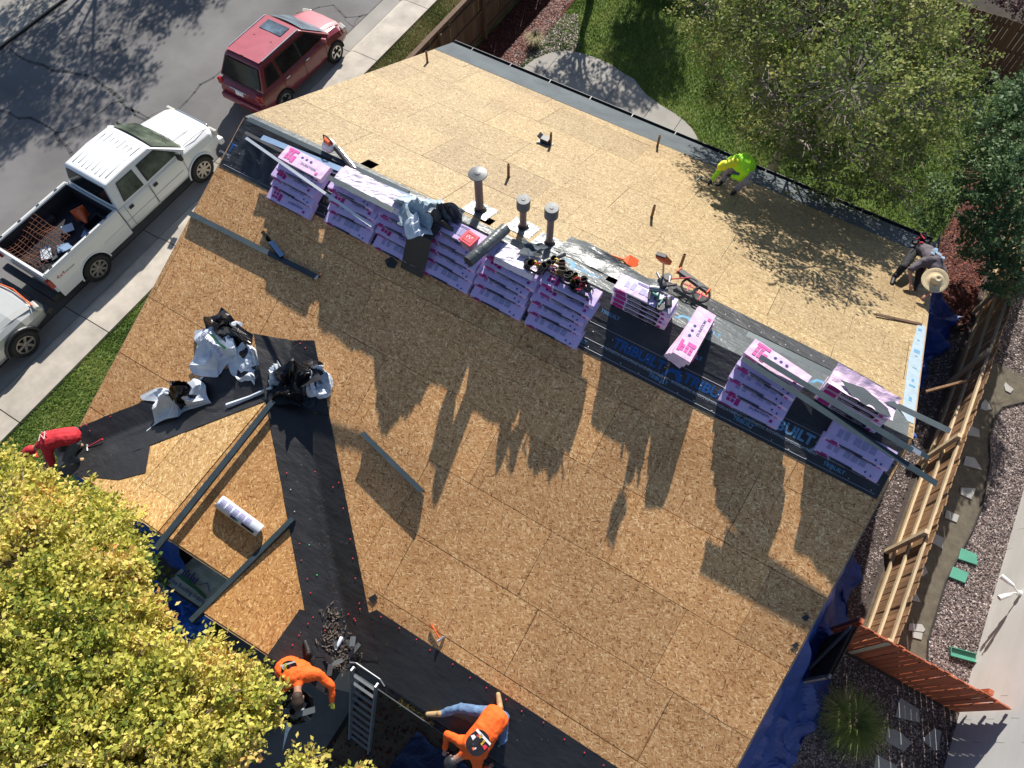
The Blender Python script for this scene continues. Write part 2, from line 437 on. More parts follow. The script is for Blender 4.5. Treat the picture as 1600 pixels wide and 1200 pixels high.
mat('bark', (.14, .11, .09), .9, var=.3, vs=6, bump=.6, bs=20, stretch=(3, 3, 1))
mat('bark_pale', (.30, .26, .22), .9, var=.3, vs=6, bump=.5, bs=20, stretch=(3, 3, 1))
mat('stone_pale', (.34, .34, .33), .85, var=.12, vs=3, bump=.2, rvar=.1)
mat('edging', (.03, .028, .028), .6, var=.2)
mat('cap_red', (.55, .03, .05), .5, var=.1)
mat('cap_green', (.05, .5, .15), .5, var=.1)
mat('cap_pale', (.35, .36, .40), .5, var=.1)
mat('debris', (.10, .08, .065), .9, var=.5, vs=20)
mat('membrane_white', (.30, .38, .44), .45, var=.1, vs=8)
def glass(name, c, rough=.08):
    m, nt, b = new(name); b.inputs['Base Color'].default_value = (*c, 1); b.inputs['Roughness'].default_value = rough
    b.inputs['Specular IOR Level'].default_value = .28
    v = _coord(nt); nt.links.new(_ramp(nt, _noise(nt, v, 2.5, 3), [(.35, tuple(x*.5 for x in c)), (.7, tuple(x*1.6 for x in c))]), b.inputs['Base Color'])
    return m
glass('glass_dark', (.012, .014, .016)); glass('glass_green', (.075, .095, .07)); glass('glass_blue', (.10, .14, .18), .15)
def leafmat(name, stops, trans=.3):
    m, nt, b = new(name)
    at = nt.nodes.new('ShaderNodeAttribute'); at.attribute_name = 'tone'
    col = _ramp(nt, at.outputs['Fac'], stops)
    nt.links.new(col, b.inputs['Base Color']); b.inputs['Roughness'].default_value = .6; b.inputs['Specular IOR Level'].default_value = .25
    tr = nt.nodes.new('ShaderNodeBsdfTranslucent'); nt.links.new(col, tr.inputs[0])
    ms = nt.nodes.new('ShaderNodeMixShader'); ms.inputs[0].default_value = trans
    nt.links.new(b.outputs[0], ms.inputs[1]); nt.links.new(tr.outputs[0], ms.inputs[2])
    nt.links.new(ms.outputs[0], nt.nodes['Material Output'].inputs[0]); return m
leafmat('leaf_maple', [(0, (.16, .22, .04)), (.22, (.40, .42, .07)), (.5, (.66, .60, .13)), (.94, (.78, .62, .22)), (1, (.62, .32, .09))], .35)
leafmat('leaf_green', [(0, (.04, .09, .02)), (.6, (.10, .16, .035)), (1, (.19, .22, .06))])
leafmat('leaf_olive', [(0, (.08, .13, .03)), (.5, (.20, .26, .06)), (1, (.40, .40, .13))], .4)
leafmat('leaf_blue', [(0, (.045, .09, .04)), (.6, (.11, .19, .08)), (1, (.25, .34, .16))])
leafmat('leaf_purple', [(0, (.05, .02, .03)), (1, (.16, .08, .09))], .1)
leafmat('grass_blade', [(0, (.08, .14, .03)), (.5, (.19, .29, .055)), (1, (.40, .42, .14))], .3)
leafmat('grass_dry', [(0, (.10, .13, .03)), (.5, (.30, .27, .12)), (1, (.45, .38, .22))], .2)
leafmat('gravel_stones', [(0, (.05, .04, .045)), (.5, (.17, .13, .125)), (.85, (.34, .27, .25)), (1, (.55, .50, .48))], 0)
leafmat('mulch_chips', [(0, (.03, .008, .006)), (.6, (.10, .022, .014)), (1, (.24, .07, .04))], 0)

# ------------------------------------------------------------------ the ground
def flat(name, poly, z, m, kind='structure', **kw):
    mb = MB(); mb.prism([(p[0], p[1]) for p in poly], z-.05, z); return mb.build(name, m if not isinstance(m, str) else MT[m], kind=kind, **kw)
g = MB(); g.add([(-220, -220, -.03), (220, -220, -.03), (220, 220, -.03), (-220, 220, -.03)], [(0, 1, 2, 3)])
g.build('ground', MT['soil_dark'], kind='structure')
road = flat('road', [(-24.4, -40), (-15.2, -40), (-15.2, 60), (-24.4, 60)], -.02, 'asphalt')
# crack sealant lines on the asphalt follow the photographed cracks
def crack(pts, w, seed):
    r = random.Random(seed); mb = MB(); q = [P(*p) for p in pts]; fine = []
    for a, b in zip(q[:-1], q[1:]):
        n = max(2, int((b-a).length/.35))
        for i in range(n): fine.append(a.lerp(b, i/n)+Vector((r.uniform(-.07, .07), r.uniform(-.07, .07), 0)))
    fine.append(q[-1])
    for i in range(len(fine)-1):
        a, b = fine[i], fine[i+1]; d = (b-a).normalized(); n = Vector((-d.y, d.x, 0)); w0 = w*r.uniform(.3, .85)
        mb.box(((a.x+b.x)/2, (a.y+b.y)/2, -.018), ((b-a).length*1.08, w0, .004), (0, 0, math.atan2(d.y, d.x)))
    mb.build('crack_seal', MT['crack_seal'], road)
crack([(15, 78), (45, 95), (85, 108), (120, 112), (160, 130), (185, 150), (200, 168), (250, 190), (330, 230)], .15, 1)
crack([(200, 168), (245, 200), (290, 240)], .1, 2)
crack([(0, 172), (30, 182), (65, 190), (85, 205), (100, 228), (118, 250)], .15, 3)
crack([(90, 205), (110, 203), (140, 185), (178, 160), (190, 160)], .06, 4)
crack([(275, 172), (300, 145), (330, 120), (360, 95)], .12, 5)
crack([(460, 20), (520, 8), (540, 28), (580, 20)], .1, 6)
crack([(540, 28), (552, 40), (566, 22)], .05, 7)
crack([(0, 15), (25, 28), (48, 38)], .06, 8)
far = flat('far_sidewalk', [(-31, -40), (-24.5, -40), (-24.5, 60), (-31, 60)], .06, 'concrete_grey')
sw = empty('sidewalk', kind='structure')
mb = MB(); mb.prism([(-15.25, -40), (-13.5, -40), (-13.5, 60), (-15.25, 60)], -.06, -.012); mb.build('joint_bed', MT['soil_dark'], sw)
y = -13.0
ys = [-.29+2.91*k for k in range(-4, 11)]
for i in range(len(ys)-1):
    y0, y1 = ys[i]+.012, ys[i+1]-.012
    mb = MB(); mb.prism([(-15.22, y0), (-14.68, y0), (-14.68, y1), (-15.22, y1)], -.05, lambda x, y: -.01+.0*(x)); mb.build('gutter_slab', MT['concrete_grey'], sw)
    mb = MB(); zz = lambda x, y: .10
    mb.loft([[(-14.66, yy, -.05), (-14.66, yy, .0), (-14.5, yy, .085), (-14.35, yy, .1), (-13.56, yy, .1), (-13.56, yy, -.05)] for yy in (y0, y1)]); mb.build('walk_slab', MT['concrete'], sw)
flat('verge', [(-13.55, -40), (-11.2, -40), (-11.2, 60), (-13.55, 60)], .02, 'lawn_base')
flat('back_lawn', [(-9.6, 13.2), (4.0, 13.2), (4.0, 22.8), (-9.6, 22.8)], .0, 'lawn_base')
flat('mulch_bed', [(-11.2, 12.5), (-9.6, 12.5), (-9.6, 30), (-11.2, 30)], .03, 'mulch_red')
flat('mulch_bed', [(3.4, 13.4), (5.15, 13.9), (5.15, 23), (3.5, 23), (3.9, 18), (3.75, 16)], .03, 'mulch_red')
flat('gravel_strip', [(2.2, -8), (5.15, -8), (5.15, 13.9), (3.0, 13.2), (2.2, 13.2)], .0, 'gravel_base')
flat('front_gravel', [(5.15, -8), (7.6, -8), (7.6, 4.9), (5.15, 4.9)], .0, 'gravel_base')
flat('side_path', [(5.25, 4.95), (6.75, 4.95), (6.5, 6.0), (6.48, 7.4), (6.68, 8.8), (6.72, 9.6), (6.62, 10.6), (6.45, 11.2), (6.42, 11.8), (6.5, 12.2), (6.9, 12.6), (7.6, 12.9), (7.6, 13.3), (6.4, 13.4), (5.25, 13.3)], .004, 'path_dirt')
flat('gravel_bed', [(5.15, 4.9), (9.0, 4.9), (9.0, 30), (5.15, 30)], -.01, 'gravel_base')
flat('entry_walk', [(-6.2, -8), (-3.05, -8), (-3.05, .3), (-6.2, .3)], .01, 'concrete_shade')
flat('front_yard', [(-13.5, -20), (-6.25, -20), (-6.25, .2), (-11.2, .2), (-11.2, .0), (-13.5, .0)], .015, 'lawn_base')
flat('front_bed', [(-2.95, -12), (2.1, -12), (2.1, .2), (-2.95, .2)], .0, 'soil')
# edging curve between path and gravel
ed = MB(); pts = [(6.75, 4.95), (6.5, 6.0), (6.48, 7.4), (6.68, 8.8), (6.72, 9.6), (6.62, 10.6), (6.45, 11.2), (6.42, 11.8), (6.5, 12.2), (6.9, 12.6), (7.6, 12.9)]
ed.tube([(x, y, .03) for x, y in pts], .018, 6); tag(ed.build('garden_edging', MT['edging']), 'thin dark plastic edging curving between side path and pink gravel bed', 'edging')
ed = MB(); ed.tube([(3.3, 13.35, .05), (3.9, 13.5, .06), (4.4, 13.55, .06), (4.9, 13.8, .06), (5.1, 14.1, .05)], .03, 6)
tag(ed.build('garden_edging', MT['edging']), 'dark edging where the red mulch bed meets the dark gravel near the fence', 'edging')
# patio of jointed concrete, curved outline
pat = empty('patio', kind='structure')
pout = [P(*p)[:2] for p in [(800, 118), (812, 112), (822, 104), (836, 94), (850, 88), (865, 83), (885, 81), (905, 84), (930, 92), (955, 103), (975, 117), (990, 125), (1000, 138), (1010, 150), (1030, 165), (1050, 177), (1068, 190), (1080, 202), (1088, 215), (1095, 235)]]
pout = [tuple(p) for p in pout]+[(-3.0, 14.8), (-3.2, 13.2), (-9.6, 13.2), (-9.9, 14.5)]
mb = MB(); mb.prism(pout, -.03, .012); mb.build('patio_bed', MT['soil_dark'], pat)
for (x0, x1, y0, y1) in [(-12, -8.75, 12, 16.6), (-12, -8.75, 16.6, 20), (-8.75, -6.52, 12, 16.0), (-8.75, -6.52, 16.0, 20), (-6.52, -5.2, 12, 20), (-5.2, -4.2, 12, 15.6), (-5.2, -4.2, 15.6, 20), (-4.2, 0, 12, 20)]:
    p = clip_rect(pout, x0+.008, x1-.008, y0+.008, y1-.008)
    if p: MBx = MB(); MBx.prism(p, 0, .05); MBx.build('patio_slab', MT['concrete_grey'], pat)

# ------------------------------------------------------------------ scatter geometry
rng = np.random.default_rng(11)
def inside(poly, x, y):
    c = np.zeros(len(x), bool); n = len(poly)
    for i in range(n):
        x0, y0 = poly[i][0], poly[i][1]; x1, y1 = poly[(i+1) % n][0], poly[(i+1) % n][1]
        if y0 == y1: continue
        t = ((y0 > y) != (y1 > y)) & (x < (x1-x0)*(y-y0)/(y1-y0)+x0); c ^= t
    return c
def pts_in(poly, n, avoid=()):
    xs = [p[0] for p in poly]; ys = [p[1] for p in poly]; X = []; Y = []
    while sum(map(len, X)) < n:
        x = rng.uniform(min(xs), max(xs), n); y = rng.uniform(min(ys), max(ys), n); k = inside(poly, x, y)
        for a in avoid: k &= ~inside(a, x, y)
        X.append(x[k]); Y.append(y[k])
        if len(X) > 40: break
    return np.concatenate(X)[:n], np.concatenate(Y)[:n]
def set_tone(o, tone_per_face, k):
    at = o.data.attributes.new('tone', 'FLOAT', 'FACE'); at.data.foreach_set('value', tone_per_face.astype(np.float32))
def stones(name, poly, n, size, z, m, flat_=.55, avoid=(), **kw):
    x, y = pts_in(poly, n, avoid); n = len(x)
    base = np.array([(1, 0, 0), (-.5, .87, 0), (-.5, -.87, 0), (0, 0, 1.)])
    s = rng.uniform(.55, 1.3, n)*size; a = rng.uniform(0, 6.28, n)
    V = base[None]*s[:, None, None]*np.array([1, .75, flat_])
    ca, sa = np.cos(a), np.sin(a)
    V = V+rng.normal(0, .18, V.shape)*s[:, None, None]
    X = V[..., 0]*ca[:, None]-V[..., 1]*sa[:, None]+x[:, None]; Y = V[..., 0]*sa[:, None]+V[..., 1]*ca[:, None]+y[:, None]; Z = np.maximum(V[..., 2], -.01)+z
    V = np.stack([X, Y, Z], -1).reshape(-1, 3)
    T = np.array([(0, 1, 3), (1, 2, 3), (2, 0, 3)])
    Fs = (T[None]+np.arange(n)[:, None, None]*4).reshape(-1, 3)
    o = npmesh(name, V, Fs, MT[m], kind='stuff', **kw); set_tone(o, np.repeat(rng.uniform(0, 1, n), 3), 3); return o
def blades(name, poly, n, h, w, z, m, avoid=(), dens=None, **kw):
    x, y = pts_in(poly, n, avoid)
    n = len(x); a = rng.uniform(0, 6.28, n); hh = h*rng.uniform(.5, 1.3, n); lean = rng.uniform(.15, .9, n)*hh; la = rng.uniform(0, 6.28, n)
    p0 = np.stack([x-np.cos(a)*w, y-np.sin(a)*w, np.full(n, z)], -1); p1 = np.stack([x+np.cos(a)*w, y+np.sin(a)*w, np.full(n, z)], -1)
    p2 = np.stack([x+np.cos(la)*lean, y+np.sin(la)*lean, z+hh], -1)
    V = np.stack([p0, p1, p2], 1).reshape(-1, 3); Fs = np.arange(3*n).reshape(-1, 3)
    o = npmesh(name, V, Fs, MT[m], kind='stuff', **kw)
    cl = np.array([noise.noise(Vector((px*.9, py*.9, 0))) for px, py in zip(x, y)])
    set_tone(o, np.clip(.45+cl*.6+rng.normal(0, .2, n), 0, 1), 1); return o
blades('grass', [(-13.55, -2.5), (-10.4, -2.5), (-10.4, 5.8), (-13.55, 5.8)], 42000, .07, .012, .02, 'grass_blade', label='sunlit green grass of the verge between sidewalk and house', cat='grass')
blades('grass', [(-13.55, 12), (-11.6, 12), (-11.6, 20), (-13.55, 20)], 26000, .08, .013, .02, 'grass_dry', label='patchy half dry grass along the sidewalk outside the brown fence', cat='grass')
blades('grass', [(-9.6, 14), (3.7, 13.2), (3.9, 17), (3.4, 22.6), (-9.6, 22.6)], 90000, .075, .014, 0, 'grass_blade', avoid=[pout], label='green back lawn around the curved patio', cat='grass')
stones('gravel', [(6.5, 4.95), (7.45, 4.95), (7.45, 12.7), (6.9, 12.6), (6.45, 12.1), (6.5, 11), (6.78, 9.5), (6.7, 8.6), (6.53, 7.4), (6.55, 6)], 15000, .03, -.005, 'gravel_stones', label='pinkish gravel between the side path and the neighbour wall', cat='gravel')
stones('gravel', [(5.25, 13.4), (7.5, 13.2), (8.5, 19), (5.3, 19)], 12000, .032, -.005, 'gravel_stones', label='dark shaded gravel beyond the far end of the side path', cat='gravel')
stones('gravel', [(3.2, -1.0), (5.15, -1.0), (5.15, 13.7), (3.2, 13.3)], 24000, .03, 0, 'gravel_stones', label='reddish brown gravel strip between the house and the plank fence', cat='gravel')
stones('gravel', [(4.3, 1.5), (7.4, 1.5), (7.5, 4.85), (4.3, 4.85)], 16000, .028, 0, 'gravel_stones', label='shaded brown gravel around the flagstones by the orange fence', cat='gravel')
stones('mulch_chips', [(3.4, 13.4), (5.15, 13.9), (5.15, 20), (3.6, 20), (3.9, 18), (3.75, 16)], 9000, .045, .03, 'mulch_chips', .3, label='red bark mulch under the bush by the fence', cat='mulch')
stones('mulch_chips', [(-11.2, 14), (-9.7, 14), (-9.7, 21), (-11.2, 21)], 7000, .045, .03, 'mulch_chips', .3, label='red bark mulch along the brown back yard fence', cat='mulch')
stones('gravel', [(-10.0, 15.6), (-9.0, 15.6), (-8.4, 18.2), (-9.2, 19.6), (-9.9, 19.2)], 2600, .05, .01, 'gravel_stones', label='patch of river stones between the red mulch and the patio', cat='gravel')
stones('leaf_litter', [(-3.0, -6), (3.0, -6), (3.0, -.6), (-3.0, -.6)], 5000, .04, .0, 'mulch_chips', .3, label='brown leaf litter in the shade under the front gutter', cat='leaves')

# flagstones: each its own slab
def stone(px, m='stone_pale', z=.03, n=None, **kw):
    poly = [tuple(P(*p)[:2]) for p in px]
    mb = MB(); mb.prism(poly, -.01, z); o = mb.build('stepping_stone', MT[m], bevel=.006); tag(o, group='stepping stones', cat='stepping stone', **kw); return o
SS = [([(1570, 598), (1583, 609), (1578, 615), (1570, 611), (1568, 603)], 'pale stepping stone at the far end of the side path, topmost of the row'),
 ([(1532, 632), (1538, 624), (1544, 630), (1549, 640), (1540, 642), (1531, 639)], 'jagged pale stepping stone, second from the far end of the side path'),
 ([(1513, 664), (1529, 672), (1530, 684), (1511, 680)], 'pale five sided stepping stone, third from the far end of the side path'),
 ([(1508, 713), (1522, 716), (1534, 735), (1504, 727)], 'pale stepping stone with stepped right edge, fourth from the far end of the path'),
 ([(1500, 762), (1524, 764), (1517, 781), (1500, 773)], 'half round pale stepping stone, fifth from the far end of the side path'),
 ([(1478, 797), (1498, 806), (1494, 817), (1475, 809)], 'long rectangular pale stepping stone lying askew by the top rail of the fence'),
 ([(1458, 833), (1474, 841), (1472, 858), (1453, 847)], 'four sided pale stepping stone level with the two green splash blocks'),
 ([(1433, 885), (1444, 884), (1449, 895), (1441, 901), (1430, 900)], 'small rounded pale stepping stone below the four sided one'),
 ([(1425, 926), (1430, 926), (1438, 941), (1422, 938)], 'small wedge shaped pale stepping stone near the shadow edge'),
 ([(1420, 974), (1440, 976), (1445, 984), (1442, 988), (1418, 985)], 'pale stepping stone half in the sun near the orange fence, upper of the touching pair'),
 ([(1424, 987), (1441, 989), (1439, 1000), (1424, 996)], 'pale stepping stone near the orange fence, lower of the touching pair')]
for px, lb in SS: stone(px, label=lb)
SS2 = [([(1405, 1090), (1435, 1108), (1437, 1129), (1398, 1120)], 'large flagstone nearest the foot of the orange fence, crossed by a light streak'),
 ([(1385, 1138), (1400, 1140), (1424, 1160), (1412, 1174), (1383, 1158)], 'large shaded flagstone in the middle of the front gravel'),
 ([(1440, 1155), (1458, 1138), (1470, 1142), (1466, 1172), (1459, 1173)], 'pointed flagstone beside the neighbour wall in the front gravel'),
 ([(1368, 1178), (1400, 1196), (1406, 1215), (1362, 1212)], 'flagstone cut by the bottom edge of the photo beside the grass tuft')]
for px, lb in SS2: stone(px, label=lb)

# ------------------------------------------------------------------ fences
def fence(name, A, B, h, m, mr, side, pitch=.145, railz=(.3, .95, 1.6), post=2.4, railw=(.09, .04), cap=None, jitter=.02, w=None, lab='', **kw):
    A, B = Vector((*A, 0)), Vector((*B, 0)); d = (B-A); L = d.length; d.normalize(); n = Vector((-d.y, d.x, 0))*side
    root = empty(name, A, label=lab, cat='fence')
    ang = math.atan2(d.y, d.x); w = w or pitch-.012
    protos = []
    r = random.Random(3)
    for k in range(5):
        mb = MB(); hh = h+r.uniform(-jitter, jitter)
        ww = w*r.uniform(.93, 1.0)
        mb.prism([(-ww/2, -.009), (ww/2, -.009), (ww/2, .009), (-ww/2, .009)], 0, hh); protos.append(mb.mesh('picket', MT[m]))
    k = int(L/pitch)
    for i in range(k):
        o = bpy.data.objects.new('picket', r.choice(protos)); COL.objects.link(o); o.parent = root
        o.location = d*(i+.5)*pitch+n*r.uniform(-.004, .004); o.rotation_euler = (r.uniform(-.01, .01), r.uniform(-.006, .006), ang)
    for z in railz:
        mm = MB(); off = n*(.011+railw[1]/2+.006)
        x = 0
        while x < L-.01:
            x2 = min(x+post, L); mb = MB(); mb.beam(d*(x+.004)+off+Vector((0, 0, z+r.uniform(-.012, .012))), d*(x2-.004)+off+Vector((0, 0, z+r.uniform(-.012, .012))), railw[1], railw[0]); mb.build('rail', MT[mr], root); x = x2
    x = 0
    while x <= L+.1:
        mb = MB(); c = d*min(x, L)+n*(.011+railw[1]+.055); mb.box(c+Vector((0, 0, h*.48)), (.09, .09, h*.96), (0, 0, ang)); mb.build('post', MT[mr], root); x += post
    if cap:
        mb = MB(); mb.beam(Vector((0, 0, h+.025)), d*L+Vector((0, 0, h+.025)), .14, .035); mb.build('top_cap', MT[cap], root)
    return root
fr = fence('plank_fence', (5.3, 4.95), (5.3, 19.8), 1.80, 'wood_fence', 'wood_rail', 1, railz=(.28, .92, 1.58), railw=(.10, .045),
      lab='weathered plank fence with three pale rails running beside the roof')
mb = MB(); mb.beam((-.12, 6.6, 1.25), (-.85, 5.9, 1.1), .05, .1); mb.build('brace', MT['wood_fence'], fr)
fence('board_fence', (-11.3, 12.2), (-11.3, 23.5), 1.83, 'wood_dark', 'wood_dark', -1, cap='wood_dark', railz=(.25, 1.0, 1.6), lab='dark brown board fence beside the sidewalk grass')
fence('yard_fence', (-11.3, 23.6), (5.3, 23.6), 1.83, 'wood_dark', 'wood_dark', 1, pitch=.15, lab='dark board fence across the far end of the back lawn')
fo = fence('orange_fence', (4.62, 4.93), (7.42, 4.93), 1.80, 'wood_stain', 'wood_stain', 1, pitch=.12, w=.112, lab='orange stained picket fence between the plank fence and the neighbour house')
# dark gate
gt = empty('wooden_gate', (4.45, 3.75, 0), R(84), label='dark wooden gate with a diagonal brace standing open beside the blue tarp', cat='gate')
for i in range(8):
    mb = MB(); mb.box((.07+.14*i, 0, .93), (.13, .02, 1.75)); mb.build('board', MT['wood_gate'], gt)
for z in (.25, 1.7): mb = MB(); mb.box((.56, .035, z), (1.14, .04, .09)); mb.build('rail', MT['wood_gate'], gt)
mb = MB(); mb.beam((.06, .07, .25), (1.08, .07, 1.7), .035, .08); mb.build('brace', MT['bark_pale'], gt)
mb = MB(); mb.box((.03, .035, .95), (.07, .05, 1.7)); mb.build('stile', MT['bark_pale'], gt)

# ------------------------------------------------------------------ neighbour house wall
nh = empty('neighbour_house', (7.47, 2, 0), label='pale grey sided neighbour house wall with a floodlight and a white framed window', cat='house')
for k in range(20):
    for (y0, y1) in ((-6, -1.2), (-1.2, 2.8), (2.8, 7.2), (7.2, 12.), (12., 20)):
        mb = MB(); z = k*.24; off = rnd.uniform(0, .0)
        ya, yb = y0+((k % 3)-1)*.45+.004, y1+((k % 3)-1)*.45-.004
        if y0 == -1.2 and 3 <= k < 9: ya = -.05
        if y0 == -6 and 3 <= k < 9: yb = -1.4
        mb.loft([[(0, yy, z), (-.022, yy, z), (-.006, yy, z+.236), (0, yy, z+.236)] for yy in (ya, yb)]); mb.build('siding_board', MT['siding_grey'], nh)
mb = MB(); mb.prism([(.005, -6.5), (4, -6.5), (4, 20.4), (.005, 20.4)], 0, 4.78); mb.build('wall', MT['siding_grey'], nh)
wn = MB()
for (c, d) in (((-.03, -1.4, 1.45), (.06, .1, 1.5)), ((-.03, -.02, 1.45), (.06, .1, 1.5)), ((-.03, -.71, .74), (.06, 1.48, .1)), ((-.03, -.71, 2.16), (.06, 1.48, .1))): wn.box(c, d)
w_ = wn.build('window', MT['white_paint'], nh); mb = MB(); mb.box((.0, -.71, 1.45), (.02, 1.28, 1.33)); mb.build('pane', MT['glass_blue'], w_)
fl = empty('floodlight', (7.42, 7.45, .98), R(180), label='white twin head floodlight mounted on the pale neighbour wall', cat='floodlight')
mb = MB(); mb.lathe([(0, -.02), (.06, -.02), (.06, .03), (0, .03)], (0, 0, 0), 'x', 14); mb.build('mount', MT['white_paint'], fl)
mb = MB(); mb.tube([(0, 0, 0), (.1, -.02, .03), (.16, -.06, .05)], .015, 8); mb.tube([(0, 0, 0), (.1, .05, .0), (.14, .1, -.02)], .015, 8); mb.build('arm', MT['white_paint'], fl)
for a, b in (((.16, -.06, .05), (.42, -.14, .03)), ((.13, .1, -.02), (.30, .28, -.06))):
    mb = MB(); mb.tube([a, Vector(a).lerp(Vector(b), .3), b], [.03, .045, .055], 12); mb.build('lamp_head', MT['white_paint'], fl)
# green splash blocks and trough
def green(px, lab, name, kind='block'):
    poly = [tuple(P(*p)[:2]) for p in px]; mb = MB(); mb.prism(poly, .01, .06); o = mb.build(name, MT['green_plastic'], bevel=.01); return tag(o, lab, 'splash block', 'green splash blocks')
green([(1500, 857), (1524, 867), (1525, 884), (1495, 874)], 'weathered green splash block lying on pink gravel, upper of the two', 'splash_block')
green([(1487, 886), (1512, 896), (1506, 912), (1481, 902)], 'weathered green splash block lying on pink gravel, lower of the two', 'splash_block')
a, b = P(1479, 1017), P(1527, 1030)
tr = empty('plastic_trough', a.lerp(b, .5), math.atan2((b-a).y, (b-a).x), label='long green plastic downspout trough lying in the pink gravel beside the wall', cat='trough')
mb = MB(); mb.box((0, 0, .02), (.52, .17, .02)); mb.build('base', MT['green_plastic'], tr)
for yy in (-.085, .085): mb = MB(); mb.box((0, yy, .05), (.52, .012, .08)); mb.build('side', MT['green_plastic'], tr)
mb = MB(); mb.box((-.26, 0, .05), (.012, .17, .08)); mb.build('end_wall', MT['green_plastic'], tr)

# ------------------------------------------------------------------ the house being re-roofed
house = empty('house', (0, 0, 0), label='single storey house with a stripped roof freshly covered in chipboard sheets', cat='house')
def hpart(mb, name, m, **kw): return mb.build(name, MT[m] if isinstance(m, str) else m, house, **kw)
# walls under the eaves
mb = MB(); mb.prism([(-9.7, .0), (-9.7, 13.1), (2.8, 13.1), (2.8, .0)], 0, 2.4); hpart(mb, 'wall', 'wall_paint')
mb = MB(); mb.prism([(-9.7, -.02), (-3.4, -.02), (-3.4, .02), (-9.7, .02)], 0, 2.35); hpart(mb, 'wall', 'wall_paint')
for s in (-9.7, 2.8):
    mb = MB(); mb.loft([[(s-.01 if s < 0 else s-.1, y, 2.4), (s+.1 if s < 0 else s+.01, y, 2.4), (s+.1 if s < 0 else s+.01, y, z-.2), (s-.01 if s < 0 else s-.1, y, z-.2)] for y, z in ((.1, 2.85), (TR, ZR), (13., 2.85))]); hpart(mb, 'gable_wall', 'wall_paint')
# black sheets put in for the attic darkness below the gaps
mb = MB()
mb.prism([(SL+.1, TF+.1), (SR-.1, TF+.1), (SR-.1, TR), (SL+.1, TR)], lambda x, y: ZF(x, y)-.2, lambda x, y: ZF(x, y)-.03)
mb.prism([(SL+.1, TR), (SR-.1, TR), (SR-.1, TE-.1), (SL+.1, TE-.1)], lambda x, y: ZB(x, y)-.2, lambda x, y: ZB(x, y)-.03)
sub = MB()
HOLES_B = [(-7.46, -7.2, 6.84, 7.08), (-4.8, -4.58, 6.84, 7.06), (-2.25, -2.05, 6.86, 7.07), (.43, .65, 6.88, 7.1)]
sheet_with_holes(sub, [(SL+.1, TF+.1), (SR-.1, TF+.1), (SR-.1, TR), (SL+.1, TR)], [], lambda x, y: ZF(x, y)-.14, lambda x, y: ZF(x, y)-.03)
sheet_with_holes(sub, [(SL+.1, TR), (SR-.1, TR), (SR-.1, TE-.1), (SL+.1, TE-.1)], HOLES_B, lambda x, y: ZB(x, y)-.14, lambda x, y: ZB(x, y)-.03)
hpart(sub, 'attic_dark_sheet', 'black_void')
# chipboard sheets, row by row from each eave
def deck(region, zf, m, u0, du, v0, dv, swap=False, holes=(), th=.011, seed=1, gap=.004):
    r = random.Random(seed); xs = [p[0] for p in region]; ys = [p[1] for p in region]
    lo, hi = (min(xs), max(xs)) if not swap else (min(ys), max(ys)); a0, a1 = (min(ys), max(ys)) if not swap else (min(xs), max(xs))
    row = 0; v = v0
    while (v < a1 if dv > 0 else v > a0):
        va, vb = sorted((v, v+dv)); u = lo-du+(u0+(row*1.22+r.choice((0, .41, .81)))) % du
        while u < hi:
            g1 = gap*r.uniform(.4, 1.6); g2 = gap*r.uniform(.3, 1.3)
            rect = (u+g2, u+du-g2, va+g1, vb-g1); 
            if swap: rect = (rect[2], rect[3], rect[0], rect[1])
            p = clip_rect(region, *rect)
            if p:
                tx, ty, tz = r.uniform(-.0008, .0008), r.uniform(-.0015, .0015), r.uniform(0, .004)
                cx = sum(q[0] for q in p)/len(p); cy = sum(q[1] for q in p)/len(p)
                top = lambda x, y: zf(x, y)+tz+(x-cx)*tx+(y-cy)*ty
                mb = MB(); hh = [h for h in holes if h[0] < rect[1] and h[1] > rect[0] and h[2] < rect[3] and h[3] > rect[2]]
                if hh: sheet_with_holes(mb, p, hh, lambda x, y: top(x, y)-th, top)
                else: mb.prism(p, lambda x, y: top(x, y)-th, top)
                hpart(mb, 'roof_sheet', m)
            u += du
        v += dv; row += 1
PITCH = 1.22*math.cos(math.atan(M_SLOPE))
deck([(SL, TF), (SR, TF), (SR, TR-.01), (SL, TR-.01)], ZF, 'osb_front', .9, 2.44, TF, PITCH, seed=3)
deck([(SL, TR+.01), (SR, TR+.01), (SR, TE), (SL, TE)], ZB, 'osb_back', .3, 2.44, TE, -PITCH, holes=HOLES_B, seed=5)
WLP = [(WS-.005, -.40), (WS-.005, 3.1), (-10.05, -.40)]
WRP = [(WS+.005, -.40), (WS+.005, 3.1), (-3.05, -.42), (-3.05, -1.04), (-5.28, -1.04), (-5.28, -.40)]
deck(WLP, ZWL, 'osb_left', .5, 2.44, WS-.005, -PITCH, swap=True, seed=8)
deck(WRP, ZWR, 'osb_right', 1.1, 2.44, WS+.005, PITCH, swap=True, seed=9)
